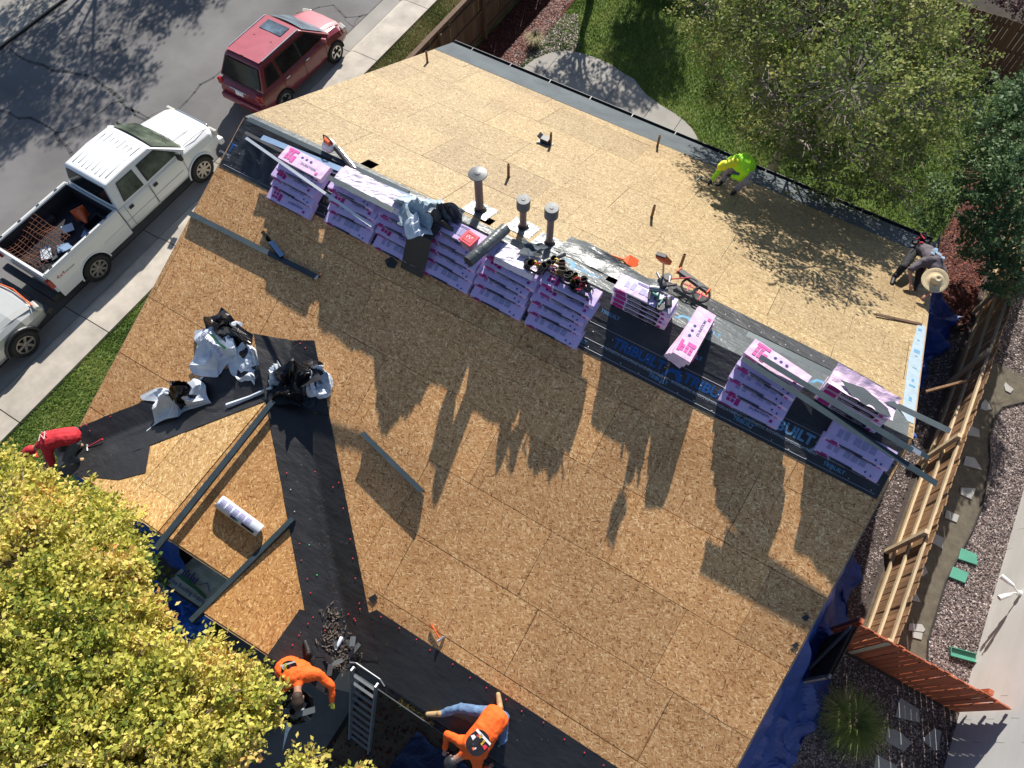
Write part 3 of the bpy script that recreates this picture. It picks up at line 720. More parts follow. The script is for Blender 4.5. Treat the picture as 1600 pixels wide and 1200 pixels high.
# soffit/fascia boards
def rail(a, b, w, h, m, name='fascia'):
    mb = MB(); mb.beam(a, b, w, h); hpart(mb, name, m)
for s in (SL-.012, SR+.012):
    rail((s, TF, ZF(0, TF)-.085), (s, TR, ZR-.085), .022, .13, 'fascia_wood'); rail((s, TR, ZR-.085), (s, TE, ZB(0, TE)-.085), .022, .13, 'fascia_wood')
for x0, x1, y in ((-8.6, WS, -.42), ):
    rail((-9.9, y, ZWL(-9.9, 0)-.08), (WS, y, WZ-.08), .024, .12, 'board_edge')
rail((WS, -.42, WZ-.08), (-5.28, -.42, ZWR(-5.28, 0)-.08), .024, .12, 'board_edge')
rail((-5.27, -1.06, ZWR(-5.28, 0)-.08), (-3.05, -1.06, ZWR(-3.05, 0)-.08), .024, .12, 'board_edge')
rail((-5.29, -1.05, ZWR(-5.28, 0)-.07), (-5.29, -.43, ZWR(-5.28, 0)-.07), .024, .11, 'white_paint')
mb = MB(); mb.prism([(-9.6, -.38), (-3.2, -.38), (-3.2, -.3), (-9.6, -.3)], 2.2, lambda x, y: min(ZWL(x, y), ZWR(x, y))-.05); hpart(mb, 'gable_wall', 'wall_paint')
mb = MB(); mb.prism([(-5.1, -1.0), (-3.2, -1.0), (-3.2, -.39), (-5.1, -.39)], 0, 2.3); hpart(mb, 'wall', 'wall_paint')

# underlayment over the ridge
mb = MB(); mb.prism([(SL+.02, 5.60), (SR-.04, 5.61), (SR-.04, TR), (SL+.02, TR)], lambda x, y: ZF(x, y)+.006, lambda x, y: ZF(x, y)+.012)
under = hpart(mb, 'underlayment', 'felt_black')
mb = MB(); sheet_with_holes(mb, [(SL+.02, 6.15), (SR-.04, 6.15), (SR-.04, TR), (SL+.02, TR)], [], lambda x, y: ZF(x, y)+.015, lambda x, y: ZF(x, y)+.020)
poly = [(SL+.02, TR), (SL+.02, 6.76), (-9, 6.80), (-7.9, 6.82), (-6.2, 6.80), (-4.0, 6.79), (-3.55, 6.8), (-3.2, 7.35), (-2.7, 7.5), (-1.9, 7.3), (-1.4, 7.62), (-.69, 7.70), (.3, 7.66), (1.7, 7.6), (2.55, 7.5), (2.95, 7.05), (3.05, 6.9), (3.05, TR)]
hb = MB(); sheet_with_holes(hb, poly, HOLES_B, lambda x, y: ZB(x, y)+.015, lambda x, y: ZB(x, y)+.020)
hpart(mb, 'underlayment_lap', 'felt_black'); hpart(hb, 'underlayment_lap', 'felt_grey')  # same sheet past the ridge, sunlight put into its greyer colour
# darker upper band with a lapped edge on the back slope
hb = MB(); sheet_with_holes(hb, [(-1.5, 7.30), (.3, 7.32), (2.7, 7.28), (2.95, 7.02), (2.56, 7.49), (1.7, 7.61), (.3, 7.67), (-.69, 7.71), (-1.35, 7.6)], [], lambda x, y: ZB(x, y)+.022, lambda x, y: ZB(x, y)+.03)
hpart(hb, 'underlayment_lap', 'felt_black')
# wind-lifted corner of underlayment near the vents
def lift(u, v):
    x = -3.3+1.9*u; y = 7.0+.62*v*(1-.3*u)
    z = ZB(x, y)+.03+.22*math.sin(math.pi*min(1, u*1.1))*v**1.5+.05*noise.noise(Vector((x*3, y*3, 0)))
    return (x, y-.12*v*math.sin(3*u), z)
mb = MB(); mb.grid(lift, 18, 8); hpart(mb, 'underlayment_flap', 'felt_grey', smooth=True)
# wrinkled folds on the left part of the sheet
def fold(u, v, x0=-9.9, x1=-8.0, y0=5.66, y1=6.35):
    x = x0+(x1-x0)*u; y = y0+(y1-y0)*v
    return (x, y, ZF(x, y)+.014+max(0, .24*abs(noise.noise(Vector((x*2.6+y*2, y*2.2-x, 3))))*math.sin(math.pi*u)*math.sin(math.pi*v)**.5))
mb = MB(); mb.grid(fold, 46, 22); hpart(mb, 'underlayment_fold', 'felt_black')
# ice-and-water shield
sh = lambda d: (lambda x, y: ZF(x, y)+d)
def strip(poly, g, m='felt_shield', d=.008, name='shield_strip'):
    mb = MB(); mb.prism(poly, lambda x, y: g(x, y)+d-.005, lambda x, y: g(x, y)+d); return hpart(mb, name, m)
strip([(-3.75, TF-.01), (SR, TF-.01), (SR, .47), (-3.02, .47)], ZF)
strip([(SL, TF), (SL, .25), (-9.35, .02), (-9.6, TF)], ZF)
def valley(side):
    # membrane folded into the valley, both flanks one wrinkled sheet
    def fn(u, v):
        t = -.42+(3.55+.0)*u+(.35*u if side > 0 else .25*u)
        c = (v-.5)*2
        if side > 0: s0 = -3.46-t
        else: s0 = t-9.63
        wd = .50 if side > 0 else .48
        if c >= 0: s = s0+(c*wd if side > 0 else -c*wd)*.98; tt = t+c*wd*.45       # onto the main slope
        else: s = s0-( -c*wd*.95 if side > 0 else c*wd*.95); tt = t+(c*wd*.55)       # onto the wing
        base = ZF(s, tt) if c >= 0 else (ZWR(s, tt) if side > 0 else ZWL(s, tt))
        base = max(ZF(s, tt), (ZWR(s, tt) if side > 0 else ZWL(s, tt)))
        wv = noise.noise(Vector((s*3, tt*5, 1)))*.011+abs(noise.noise(Vector((s*2+tt*3, tt*9-s*5, 4))))*.012
        return (s, tt, base+.016+wv+(.014 if abs(c) < .12 else 0))
    mb = MB(); mb.grid(fn, 60, 22); hpart(mb, 'valley_membrane', 'felt_shield', smooth=True)
valley(1); valley(-1)
# extra flat strips where the valleys meet at the top and along the wing's lower corner
strip([tuple(FR(*q)[:2]) for q in [(372, 578), (474, 533), (483, 562), (496, 556), (514, 650), (432, 646), (405, 622), (370, 632)]], lambda x, y: max(ZF(x, y), min(ZWL(x, y), ZWR(x, y))), d=.030)
strip([(-4.12, -.2), (-4.12, -1.06), (-3.03, -1.06), (-3.03, -.42), (-3.5, .06)], ZWR, d=.012)
strip([tuple(onplane(*q, ZWL)[:2]) for q in [(110, 706), (180, 668), (237, 686), (228, 739), (185, 750)]]+[(-9.2, -.41), (-10.0, -.41)], ZWL, d=.016)
# back eave: old grey shingles/shield strip
strip([(SL, 12.78), (SR, 12.80), (SR, TE+.03), (SL, TE+.03)], ZB, 'shingle_grey')
# right back rake: peel-and-stick strip with blue print
ws = strip([(2.92, 6.95), (SR-.01, 6.95), (SR-.01, 9.9), (2.97, 9.9), (2.9, 8.6)], ZB, 'membrane_white', .012, 'edge_membrane')
for k in range(9):
    y = 7.15+k*.3+.07*((k*7) % 3); mb = MB(); mb.box((0, 0, 0), ([.07, .05, .1, .04][k % 4], [.03, .11, .05, .08, .02][k % 5], .003)); o = mb.build('print', MT['logo_lightblue' if k % 3 else 'logo_pale'], house)
    o.matrix_world = frame((3.02, y, ZB(0, y)+.0145), (1, 0, 0), (0, 1, -M_SLOPE))
mb = MB(); mb.prism([(2.85, 9.8), (2.93, 9.8), (2.93, 9.86), (2.2, 9.62), (2.2, 9.58)], lambda x, y: ZB(x, y)+.01, lambda x, y: ZB(x, y)+.014)
# cap nails on shield edges
cap_me = {}
for c in ('cap_red', 'cap_green', 'cap_pale'):
    mb = MB(); mb.lathe([(0, .004), (.011, .003), (.012, 0)], n=8); cap_me[c] = mb.mesh('cap_nail', MT[c])
def cap(x, y, g, c='cap_red', off=.016):
    o = bpy.data.objects.new('cap_nail', cap_me[c]); COL.objects.link(o); o.parent = house; o.location = (x, y, g(x, y)+off)
r = random.Random(5)
for k in range(17): cap(-2.9+k*.36+r.uniform(-.05, .05), .41+r.uniform(-.03, .02), ZF)
for (px, py) in [(521, 762), (530, 755), (493, 738), (455, 766), (449, 740), (461, 800), (537, 795), (469, 850), (472, 876), (548, 843), (481, 905), (486, 927), (552, 873), (556, 904), (562, 943), (490, 965), (482, 975), (468, 993), (458, 1008), (563, 952), (545, 960), (554, 967), (556, 970), (508, 985), (397, 552), (422, 565), (470, 538), (478, 545), (270, 650), (210, 620), (174, 652), (128, 668), (142, 674), (137, 665)]:
    a_ = FR(px, py); w_r = ZWR(a_.x, a_.y); w_l = ZWL(a_.x, a_.y); g_ = ZF
    if a_.x > WS and onplane(px, py, ZWR).y+onplane(px, py, ZWR).x < -3.46: g_ = ZWR
    if a_.x < WS and onplane(px, py, ZWL).y-onplane(px, py, ZWL).x < 9.63 and onplane(px, py, ZWL).x > -9.63+.0 and False: g_ = ZWL
    q = onplane(px, py, g_); cap(q.x, q.y, g_, 'cap_red' if r.random() < .9 else 'cap_pale', .035)
cap(*onplane(484, 852, ZWR)[:2], ZWR, 'cap_green', .035); cap(*onplane(496, 899, ZWR)[:2], ZWR, 'cap_green', .035)
for row_t in (5.68, 5.95):
    for k in range(40): cap(SL+.3+k*.325+r.uniform(-.04, .04), row_t+r.uniform(-.02, .02), ZF, 'cap_pale', .013)
for k in range(26): cap(SL+7.2+k*.22, 7.42+r.uniform(-.03, .03), ZB, 'cap_pale', .031)
# printing on the underlayment
def on_front(x, y, off=.0215): return frame((x, y, ZF(x, y)+off), (1, 0, 0), (0, 1, M_SLOPE))
def on_back(x, y, off=.0215): return frame((x, y, ZB(x, y)+off), (1, 0, 0), (0, 1, -M_SLOPE))
LOGO = lambda x, y, mm, c1, c2, s=1.: (text('logo', 'TRIBUILT', .23*s, MT[c1], mm(x, y), house, bold=.008*s, sx=1.0),
    text('logo', 'SYNTHETIC ROOFING UNDERLAYMENT', .068*s, MT[c2], mm(x, y-.14*s), house, bold=.001))
def house_mark(x, y, mm, c):
    mb = MB(); mb.add([(-.16, -.09, 0), (-.05, .1, 0), (.12, .13, 0), (.2, -.02, 0), (.16, -.12, 0), (.1, -.02, 0), (.04, .05, 0), (-.04, .03, 0), (-.08, -.06, 0)], [tuple(range(9))])
    o = mb.build('logo', MT[c], house); o.matrix_world = mm(x, y)
for x in (-9.55, -1.12, .17, 1.44): 
    LOGO(x, 5.93 if x != -9.55 else 5.98, lambda a, b: on_front(a, b, .0145 if b < 6.15 else .0215), 'logo_blue' if x < 1 else 'logo_pale', 'logo_white'); house_mark(x+.62, 5.88, lambda a, b: on_front(a, b, .0145), 'logo_blue' if x < 1 else 'logo_lightblue')
for x in (-2.15, -.65, .85, 2.35, -3.65):
    text('logo', 'TRIBUILT', .085, MT['logo_pale'], on_front(x, 5.73, .0145), house, bold=.002)
    text('logo', 'TRIBUILT', .085, MT['logo_pale'], on_front(x+.3, 6.28, .022), house, bold=.002)
for x in (-2.6, -.35, .95, 2.0):
    text('logo', 'TRIBUILT', .13, MT['logo_lightblue'], on_back(x, 6.82), house, bold=.004); house_mark(x-.4, 6.82, on_back, 'logo_lightblue')
    text('logo', 'UNDERLAYMENT', .05, MT['logo_white'], on_back(x, 7.14), house)
for (y, g_) in ((5.66, ZF), (5.80, ZF), (6.06, ZF)):
    mb = MB(); mb.beam((SL+.1, y, g_(0, y)+.0145), (SR-.1, y, g_(0, y)+.0145), .008, .002); hpart(mb, 'printed_line', 'logo_white')

# gutters
def gutter(a, b, z, out, m='metal_galv', fl='metal_dark'):
    a, b = Vector(a), Vector(b); prof = [(0, 0), (0, -.11), (.03, -.13), (.10, -.13), (.125, -.05), (.125, 0), (.115, 0), (.115, -.05), (.095, -.12), (.03, -.12), (.01, -.105), (.01, 0)]
    mb = MB(); mb.loft([[(p.x, p.y+out*q[0], z+q[1]) for q in prof] for p in (a, b)]); return hpart(mb, 'gutter', m)
gutter((-2.98, TF-.02, 0), (SR, TF-.02, 0), ZF(0, TF)-.02, -1)
gutter((SL, TE+.02, 0), (SR-.1, TE+.02, 0), ZB(0, TE)-.02, 1, 'metal_dark')
mb = MB(); mb.beam((SL, TE+.145, ZB(0, TE)-.015), (SR-.1, TE+.145, ZB(0, TE)-.015), .012, .012); hpart(mb, 'gutter_lip', 'gutter_edge')
for k in range(11):
    x = SL+.6+k*1.2; mb = MB(); mb.beam((x, TE+.01, ZB(0, TE)-.005), (x, TE+.15, ZB(0, TE)-.005), .02, .006); hpart(mb, 'gutter_strap', 'metal_dark')
# vents and pipes through the back slope
def pipe(px, py, h, rad=.028, m='pipe_brown'):
    b = BK(px, py); mb = MB(); mb.lathe([(rad*.8, h-.02), (rad*.8, h), (rad, h), (rad, -.04)], n=14); o = hpart(mb, 'vent_pipe', m); o.location = b
    mb = MB(); mb.lathe([(0, 0), (rad*1.25, 0), (rad*1.25, .012), (rad*.9, .02)], n=12); c = mb.build('collar', MT['rubber'], o)
    mb = MB(); mb.lathe([(0, h-.03), (rad*.79, h-.03)], n=12); mb.build('bore', MT['black_void'], o)
for q in [(668, 98, .33), (794.5, 277, .36), (860, 227, .36), (1027, 229, .35), (1018, 340, .36), (1063, 417, .37)]: pipe(*q)
def flue(px, py, h, rad, cap_):
    b = BK(px, py); sl = -math.atan(M_SLOPE)
    mb = MB()
    def fl_(u, v):
        x, y = (u-.5)*.52, (v-.5)*.46; return (x, y, -M_SLOPE*y+.012+.02*abs(noise.noise(Vector((x*9+b.x, y*9, 2)))))
    mb.grid(fl_, 12, 12); root = hpart(mb, 'flue', 'lead'); root.location = b
    mb = MB(); mb.tube([(0, 0, -.03), (0, 0, h)], rad, 20); mb.build('pipe', MT['pipe_pvc'], root, smooth=False)
    mb = MB(); mb.lathe([(rad+.055, -.02), (rad+.03, .05), (rad+.012, .10), (rad, .10)], n=18); mb.build('boot', MT['metal_dark'], root)
    mb = MB()
    if cap_ == 'flat': mb.lathe([(0, h+.075), (.05, h+.07), (.052, h+.062), (.165, h+.04), (.17, h+.025), (.165, h+.018), (0, h+.018)], n=28)
    else:
        mb.lathe([(0, h+.06), (.035, h+.06), (.036, h+.052), (.118, h+.05), (.122, h+.04), (.122, h-.16), (.11, h-.17), (rad, h-.17)], n=24)
    mb.build('vent_cap', MT['metal_galv'], root, smooth=False)
flue(750, 329, .92, .075, 'flat'); flue(817, 356, .72, .062, 'drum'); flue(858, 381, .92, .062, 'drum')
bv = BK(852, 224); mb = MB(); mb.box((0, 0, .09), (.2, .16, .14)); mb.box((-.13, .0, .16), (.12, .14, .03), (0, .5, 0)); o = hpart(mb, 'box_vent', 'metal_dark', bevel=.01); o.location = bv
mb = MB(); mb.box((0, 0, .015), (.32, .28, .01), (sl if False else -math.atan(M_SLOPE), 0, 0)); o2 = mb.build('flashing', MT['metal_silver'], o)

# ------------------------------------------------------------------ shingle bundles
def bundle_proto(kind):
    """wrapped bundle 1.0 x .34 x .11, origin at the middle of its underside, print parts as children"""
    L, Wd, H = 1.0, .34, .115
    mb = MB(); n = 14
    r = random.Random(kind)
    def ring(x, k):
        s = 1-.03*abs(x)**6; j = lambda: r.uniform(-.004, .004)
        return [Vector((x*L/2, -Wd/2*s+j(), .004)), Vector((x*L/2, -Wd/2*s-.004+j(), H*.5)), Vector((x*L/2, -Wd/2*s+.012, H+j())), Vector((x*L/2, 0, H+.004+j())), Vector((x*L/2, Wd/2*s-.012, H+j())), Vector((x*L/2, Wd/2*s+.004, H*.5)), Vector((x*L/2, Wd/2*s, .004))]
    mb.loft([ring(-1+2*i/n, i) for i in range(n+1)])
    o = mb.build('shingle_bundle', MT['wrap_pink' if kind == 2 else 'wrap_lilac'], smooth=False)
    def patch(name, m, x0, x1, a, b, face='top'):
        p = MB(); e = .0025
        if face == 'top': p.box(((x0+x1)/2, (a+b)/2, H+.006), (x1-x0, b-a, .004))
        elif face == 'front': p.box(((x0+x1)/2, -Wd/2-.0065, (a+b)/2), (x1-x0, .003, b-a))
        elif face == 'end': p.box((L/2+.004, (x0+x1)/2, (a+b)/2), (.003, x1-x0, b-a))
        return p.build(name, MT[m], o)
    patch('side_band', 'print_black', -.24, .34, .03, .10, 'front')
    patch('side_label', 'print_magenta', -.46, -.27, .025, .105, 'front')
    patch('side_label', 'print_magenta', .36, .42, .02, .07, 'front')
    t = text('print', 'DURATION', .05, MT['print_white'], frame((-.12, -Wd/2-.0085, .065), (1, 0, 0), (0, 0, 1)), None); t.parent = o
    t = text('print', 'DURATION', .03, MT['print_white'], frame((.2, -Wd/2-.0085, .065), (1, 0, 0), (0, 0, 1)), None); t.parent = o
    if kind in (0, 2):
        pm = 'print_magenta' if kind == 0 else 'print_pink'
        for x in (-.40, -.33): 
            for y in (-.10, -.03, .04): patch('print', pm, x, x+.055, y, y+.055)
        patch('print', pm, -.26, -.19, -.12, .02); patch('print', pm, -.42, -.2, .09, .14)
        for x in (-.08, .02, .12):
            p = MB(); p.lathe([(0, .003), (.026, .003), (.026, 0)], (x, .06, H+.004), n=14); p.build('print', MT['print_blue'], o)
        t = text('print', 'DURATION', .065, MT['print_blue'], frame((.14, -.05, H+.007), (1, 0, 0), (0, 1, 0)), None); t.parent = o
        patch('print', pm, .33, .38, -.12, -.07)
    else:
        for k, x in enumerate((-.36, -.26, -.1, .02, .14)):
            patch('print', 'print_grey', x, x+(.07 if k < 2 else .1), -.06, .06+.02*(k % 2))
        patch('print', 'print_grey', -.2, .2, .10, .112); patch('print', 'print_grey', -.2, .16, .125, .135)
        patch('print', 'print_blue', .27, .295, -.12, -.09); patch('print', 'print_blue', .36, .385, -.14, -.11)
        patch('print', 'print_magenta', -.4, -.3, -.168, -.145); patch('print', 'print_black', -.27, .1, -.168, -.15)
    return o
protos = [bundle_proto(0), bundle_proto(1), bundle_proto(2)]
used = [False]*3
def bundle(kind, x, y, z, tilt=0, rz=0, lab='', rx=0, grp='wrapped shingle bundles stacked along the ridge'):
    o = protos[kind] if not used[kind] else copy_tree(protos[kind]); used[kind] = True
    o.matrix_world = Matrix.Translation((x, y, z)) @ Matrix.Rotation(rz, 4, 'Z') @ Matrix.Rotation(rx, 4, 'Y') @ Matrix.Rotation(tilt, 4, 'X')
    tag(o, lab, 'shingle bundle', grp); return o
ORD = ['bottom', 'second from the bottom', 'third from the bottom', 'fourth from the bottom', 'fifth from the bottom', 'sixth from the bottom']
SN = ['first stack from the white pickup', 'second stack from the pickup', 'third stack from the pickup', 'stack left of the red bucket', 'stack right of the black roll', 'stack under the tool belts']
def stack(i, x0, x1, layers, seed):
    r = random.Random(seed); xc = (x0+x1)/2; n = len(layers)
    ys = [5.71, 5.87, 5.97, 6.07, 6.17, 6.25]
    if i == 0: ys = [5.62, 5.78, 5.88, 5.98, 6.08, 6.2]
    zb = ZF(0, ys[0])+.012; z = zb
    for k, kd in enumerate(layers):
        tilt = math.atan(M_SLOPE)*(1-k/5.5)
        if k: z += .122+ (ys[k]-ys[k-1])*math.tan(tilt)
        nm = ORD[k] if k < n-1 else 'top'
        bundle(kd, xc+r.uniform(-.045, .045)+(.02*k if i == 0 else 0), ys[k], z, tilt, r.uniform(-.05, .05)*(k > 0), 'lilac wrapped shingle bundle, %s of the %s' % (nm, SN[i]))
    return z
tops = []
for i, (x0, x1, ly) in enumerate([(-8.68, -7.62, (0, 1, 0, 1, 2)), (-7.38, -6.38, (1, 1, 0, 1, 2)), (-6.30, -5.28, (1, 0, 1, 1, 2)), (-5.23, -4.22, (1, 1, 1, 1, 1)), (-4.16, -3.14, (1, 1, 1, 0, 1)), (-3.08, -2.07, (1, 1, 1, 0, 0))]):
    tops.append(stack(i, x0, x1, ly, i+4))
# stack sitting level on the ridge, then the loose ones to its right
for k in range(4): bundle([2, 0, 2, 1][k], -1.42+rnd.uniform(-.02, .02), 6.58, ZR-.01+.12*k if k else ZR-.02, 0, rnd.uniform(-.02, .02), 'pink shingle bundle, %s of the level stack holding the nail guns' % (ORD[k] if k < 3 else 'top'))
for k in range(3): bundle(2, -.50+rnd.uniform(-.03, .03), 6.45-.02*k, ZF(0, 6.45)+.0+.118*k, R(10)-.02*k, R(82+k*4), 'pink shingle bundle turned crosswise, %s of the pile right of the level stack' % ['bottom', 'middle', 'top'][k])
for k, (a, b, rz, kd) in enumerate([(5.98, .84, 0, 0), (6.09, .84, -.02, 1), (6.20, .82, -.06, 1), (6.32, .84, -.12, 1), (6.42, .86, -.18, 2)]):
    bundle(kd, b, a+.02, ZF(0, 5.98)+.012+.155*k, math.atan(M_SLOPE)*(1-k*.2), rz, 'fanned shingle bundle, %s of the pile below the vent hole' % ['bottom', 'second', 'middle', 'fourth', 'top'][k])
for k, (a, kd) in enumerate([(5.97, 1), (6.13, 1)]):
    bundle(kd, 2.46+.03*k, a, ZF(0, 5.97)+.012+.16*k, math.atan(M_SLOPE)*(1-k*.2), -.03, 'lilac shingle bundle, %s of the pair at the right end of the ridge' % ['lower', 'upper'][k])
for k, kd in enumerate([2, 2, 2, 2]):
    bundle(kd, 2.12+rnd.uniform(-.02, .02), 6.60+.02*k, (ZR-.015+.118*k), 0, -.1+.01*k, 'torn pink shingle bundle, %s of the ridge pile at the right end' % (ORD[k] if k < 3 else 'top'))
# loose shrink film over some of the stacks
def top_film(x0, x1, yc, z, sd, lab):
    def fn(u, v):
        x = x0+(x1-x0)*u; y = yc-.21+.40*v; w = noise.noise(Vector((x*4, y*14-x*5, sd))); e = max(0, .12-v)/.12
        return (x, y+.02*w, z+.012+.018*abs(w)+.02*abs(noise.noise(Vector((x*9, y*9, sd+4))))-.10*e)
    mb = MB(); mb.grid(fn, 40, 16); tag(mb.build('plastic_film', MT['film_white']), lab, 'plastic film')
top_film(-7.3, -5.7, 6.16, tops[1]+.125, 3, 'loose white shrink film stretched over the second and third stacks')
top_film(-3.95, -3.2, 6.17, tops[4]+.122, 7, 'bright white shrink film on top of the fifth stack')
# torn film on the last pile
def film(u, v):
    x = 1.63+1.0*u; y = 6.42+.42*v-.1*(x-2.1); return (x, y, ZR+.49+.05*abs(noise.noise(Vector((x*5, y*8, 2))))+.05*(1-math.sin(math.pi*v)))
mb = MB(); mb.grid(film, 24, 12); tag(mb.build('torn_film', MT['wrap_pink']), 'torn pink wrapping film peeled open on the right ridge pile', 'plastic film')
mb = MB(); mb.add([(1.75, 6.62, ZR+.555), (2.0, 6.44, ZR+.555), (2.35, 6.38, ZR+.555), (2.6, 6.40, ZR+.555), (2.5, 6.52, ZR+.565), (2.1, 6.66, ZR+.565)], [(0, 1, 2, 3, 4, 5)])
tag(mb.build('exposed_shingle', MT['shingle_grey']), 'grey shingle showing through the torn film', 'shingle')

# ------------------------------------------------------------------ metal strips
def strip_metal(a, b, w=.09, m='metal_drip', lab='', name='flashing_strip', h=.05, up=(0, 0, 1), flip=1, cat='flashing strip'):
    a, b = Vector(a), Vector(b); d = (b-a).normalized(); x = d.cross(Vector(up)).normalized()*flip; u = x.cross(d)*(flip)
    if u.z < 0: u = -u
    e = .002
    root = empty(name, a, label=lab, cat=cat)
    def face(nm, p, q, thick):  # slab between lines offset p..q
        mb = MB(); vs = []
        for o_ in (a-a, b-a):
            vs += [o_+p, o_+q, o_+q+thick, o_+p+thick]
        mb.add(vs, [(0, 3, 2, 1), (4, 5, 6, 7), (0, 1, 5, 4), (1, 2, 6, 5), (2, 3, 7, 6), (3, 0, 4, 7)]); mb.build(nm, MT[m], root)
    face('top_flange', Vector((0, 0, 0)), x*w, u*e)
    face('side_flange', -x*.0005, -u*h-x*.0005, -x*e)
    face('hemmed_lip', -x*.003-u*h, -x*.003-u*(h+.004)+x*.018, -u*e)
    return root
strip_metal(FR(297, 329, .06), FR(500, 431, .06), .11, lab='long dark drip edge strip lying on the sheathing below the first shingle stack')
strip_metal(FR(412, 360, .02), FR(442, 401, .06), .07, 'black_void', lab='short black strip crossing the long drip edge', h=.01)
strip_metal(FR(426, 375, .09), FR(444, 398, .09), .09, 'metal_blue', lab='short pale blue metal offcut resting on the drip edge', h=.02)
strip_metal(FR(569, 674, .16), FR(663, 766, .16), .09, lab='dark metal strip standing alone on the middle of the brown sheathing', h=.14)
strip_metal(P(430, 628, 4.24), P(246, 860, 4.20), .10, lab='long dark strip overhanging the small gable beside the printed roll', h=.05)
strip_metal(onplane(460, 812, ZWR, .12), P(300, 973, onplane(460, 812, ZWR, .12).z+.03), .09, lab='long dark strip overhanging the eave corner, right of the printed roll', h=.10)
strip_metal(P(386, 214, 6.28), P(583, 352, 6.02), .055, 'metal_silver', lab='thin silver strip lying across the first two shingle stacks', h=.04)
strip_metal(P(514, 273, 6.28), P(617, 326, 6.22), .10, 'metal_drip', lab='short dark channel with a rounded end on the second stack', h=.02)
strip_metal(P(390, 183, ZR+.12), P(640, 298, 5.66), .10, 'metal_drip', lab='dark metal strip nearest the sheathing edge along the left ridge', h=.05)
strip_metal(P(412, 211, ZR+.16), P(643, 305, 5.72), .12, 'metal_blue', lab='wide blue grey strip catching the sky along the left ridge', h=.03)
strip_metal(P(470, 248, ZR+.10), P(640, 312, 5.70), .05, 'metal_silver', lab='bright silver strip tucked behind the second shingle stack', h=.03)
strip_metal(P(575, 298, ZR+.1), P(700, 340, 5.74), .06, 'pipe_brown', lab='brown strip end poking out behind the torn wrapping heap', h=.03)
strip_metal(P(385, 205, ZR+.03), P(600, 318, ZR+.02), .07, 'metal_dark', lab='black strip lying lowest against the left ridge', h=.03)
strip_metal(P(1170, 518, 5.80), P(1487, 670, 6.22), .10, lab='longest grey green strip reaching from the ridge out over the fence, upper one', h=.07)
strip_metal(P(1162, 556, 6.20), P(1466, 752, 5.95), .10, lab='long dark strip crossing the fanned pile and reaching over the fence, lower one', h=.07)
strip_metal(P(1190, 554, 6.20), P(1428, 700, 6.10), .10, lab='dark strip lying just right of the lower long strip on the torn pile', h=.05)
strip_metal(P(1395, 672, 5.6), P(1452, 712, 5.35), .09, 'metal_drip', lab='short bent metal offcut hanging off the right end of the ridge', h=.04)
strip_metal(P(1415, 690, 5.5), P(1440, 706, 5.45), .08, 'metal_silver', lab='small silver offcut at the right end of the ridge', h=.02)
# loose wood stick
mb = MB(); mb.beam(BK(1369, 491, .05), BK(1440, 507, .02), .05, .02); tag(mb.build('wood_batten', MT['wood_dark']), 'thin brown batten curled up near the right rake of the back slope', 'batten')

# ------------------------------------------------------------------ rolls and bucket
def roll(a, b, rad, m, lab, name='membrane_roll', parts=()):
    a, b = Vector(a), Vector(b); root = empty(name, a, label=lab, cat='roll'); d = b-a
    mb = MB(); mb.tube([a-a, d*.01, d*.99, d], [rad*.96, rad, rad, rad*.96], 24, caps=False); s = mb.build('rolled_sheet', MT[m], root, smooth=True)
    for o_, sg in ((a-a, -1), (d, 1)):
        for i, rr in enumerate((.96, .8, .62, .45)):
            mb = MB(); q = o_-d.normalized()*sg*(.004*i+.002)
            mb.tube([q, q-d.normalized()*sg*.004], rad*rr, 20); mb.build('core' if i == 3 else 'layer', MT['black_void' if i == 3 else ('felt_grey' if i % 2 else 'metal_dark')], root)
    return root
roll((-4.22, 5.62, tops[3]+.25), (-4.05, 6.55, tops[3]+.24), .10, 'felt_grey', 'large dark grey underlayment roll lying across two shingle stacks beside the bucket')
roll((-3.22, 6.22, tops[4]+.17), (-2.98, 6.68, tops[4]+.11), .045, 'felt_grey', 'narrow grey roll end poking out behind the tool belts')
rl = roll(onplane(342, 783, ZWR, .13), onplane(406, 830, ZWR, .13), .115, 'bag_white', 'white printed roll of roofing membrane lying on the orange gable sheathing')
a_, b_ = onplane(342, 783, ZWR, .13), onplane(406, 830, ZWR, .13); d_ = (b_-a_); L_ = d_.length; dn = d_.normalized(); sd = dn.cross(Vector((0, 0, 1))).normalized(); upv = sd.cross(dn)
for k in range(5):
    for j, ang in enumerate((-.5, -.1, .35)):
        ctr = dn*(L_*(.1+.15*k)) + (upv*math.cos(ang)+sd*math.sin(ang))*.1165
        mb = MB(); mb.box((0, 0, 0), (L_*.115, .035, .003)); o = mb.build('print', MT['print_grey'], rl); o.matrix_local = frame(ctr, dn, -sd*math.cos(ang)+upv*math.sin(ang))
for k, (u, m_, w) in enumerate([(.5, 'green_plastic', .07), (.42, 'print_blue', .1), (.72, 'print_black', .16), (.85, 'print_black', .12)]):
    ang = .75; ctr = dn*(L_*u)+(upv*math.cos(ang)+sd*math.sin(ang))*.1175
    mb = MB(); mb.box((0, 0, 0), (w, .05, .003)); o = mb.build('print', MT[m_], rl); o.matrix_local = frame(ctr, dn, -sd*math.cos(ang)+upv*math.sin(ang))
bk = empty('bucket', (-4.42, 5.98, tops[3]+.125), -.15, label='square plastic bucket with a red lid standing on the shingle stack', cat='bucket')
mb = MB(); mb.loft([[(-h, -h, z), (h, -h, z), (h, h, z), (-h, h, z)] for h, z in ((.095, 0), (.12, .2))]); mb.build('tub', MT['plastic_clear'], bk, bevel=.02)
mb = MB(); mb.box((0, 0, .215), (.27, .27, .03)); ld = mb.build('lid', MT['plastic_red'], bk, bevel=.025)
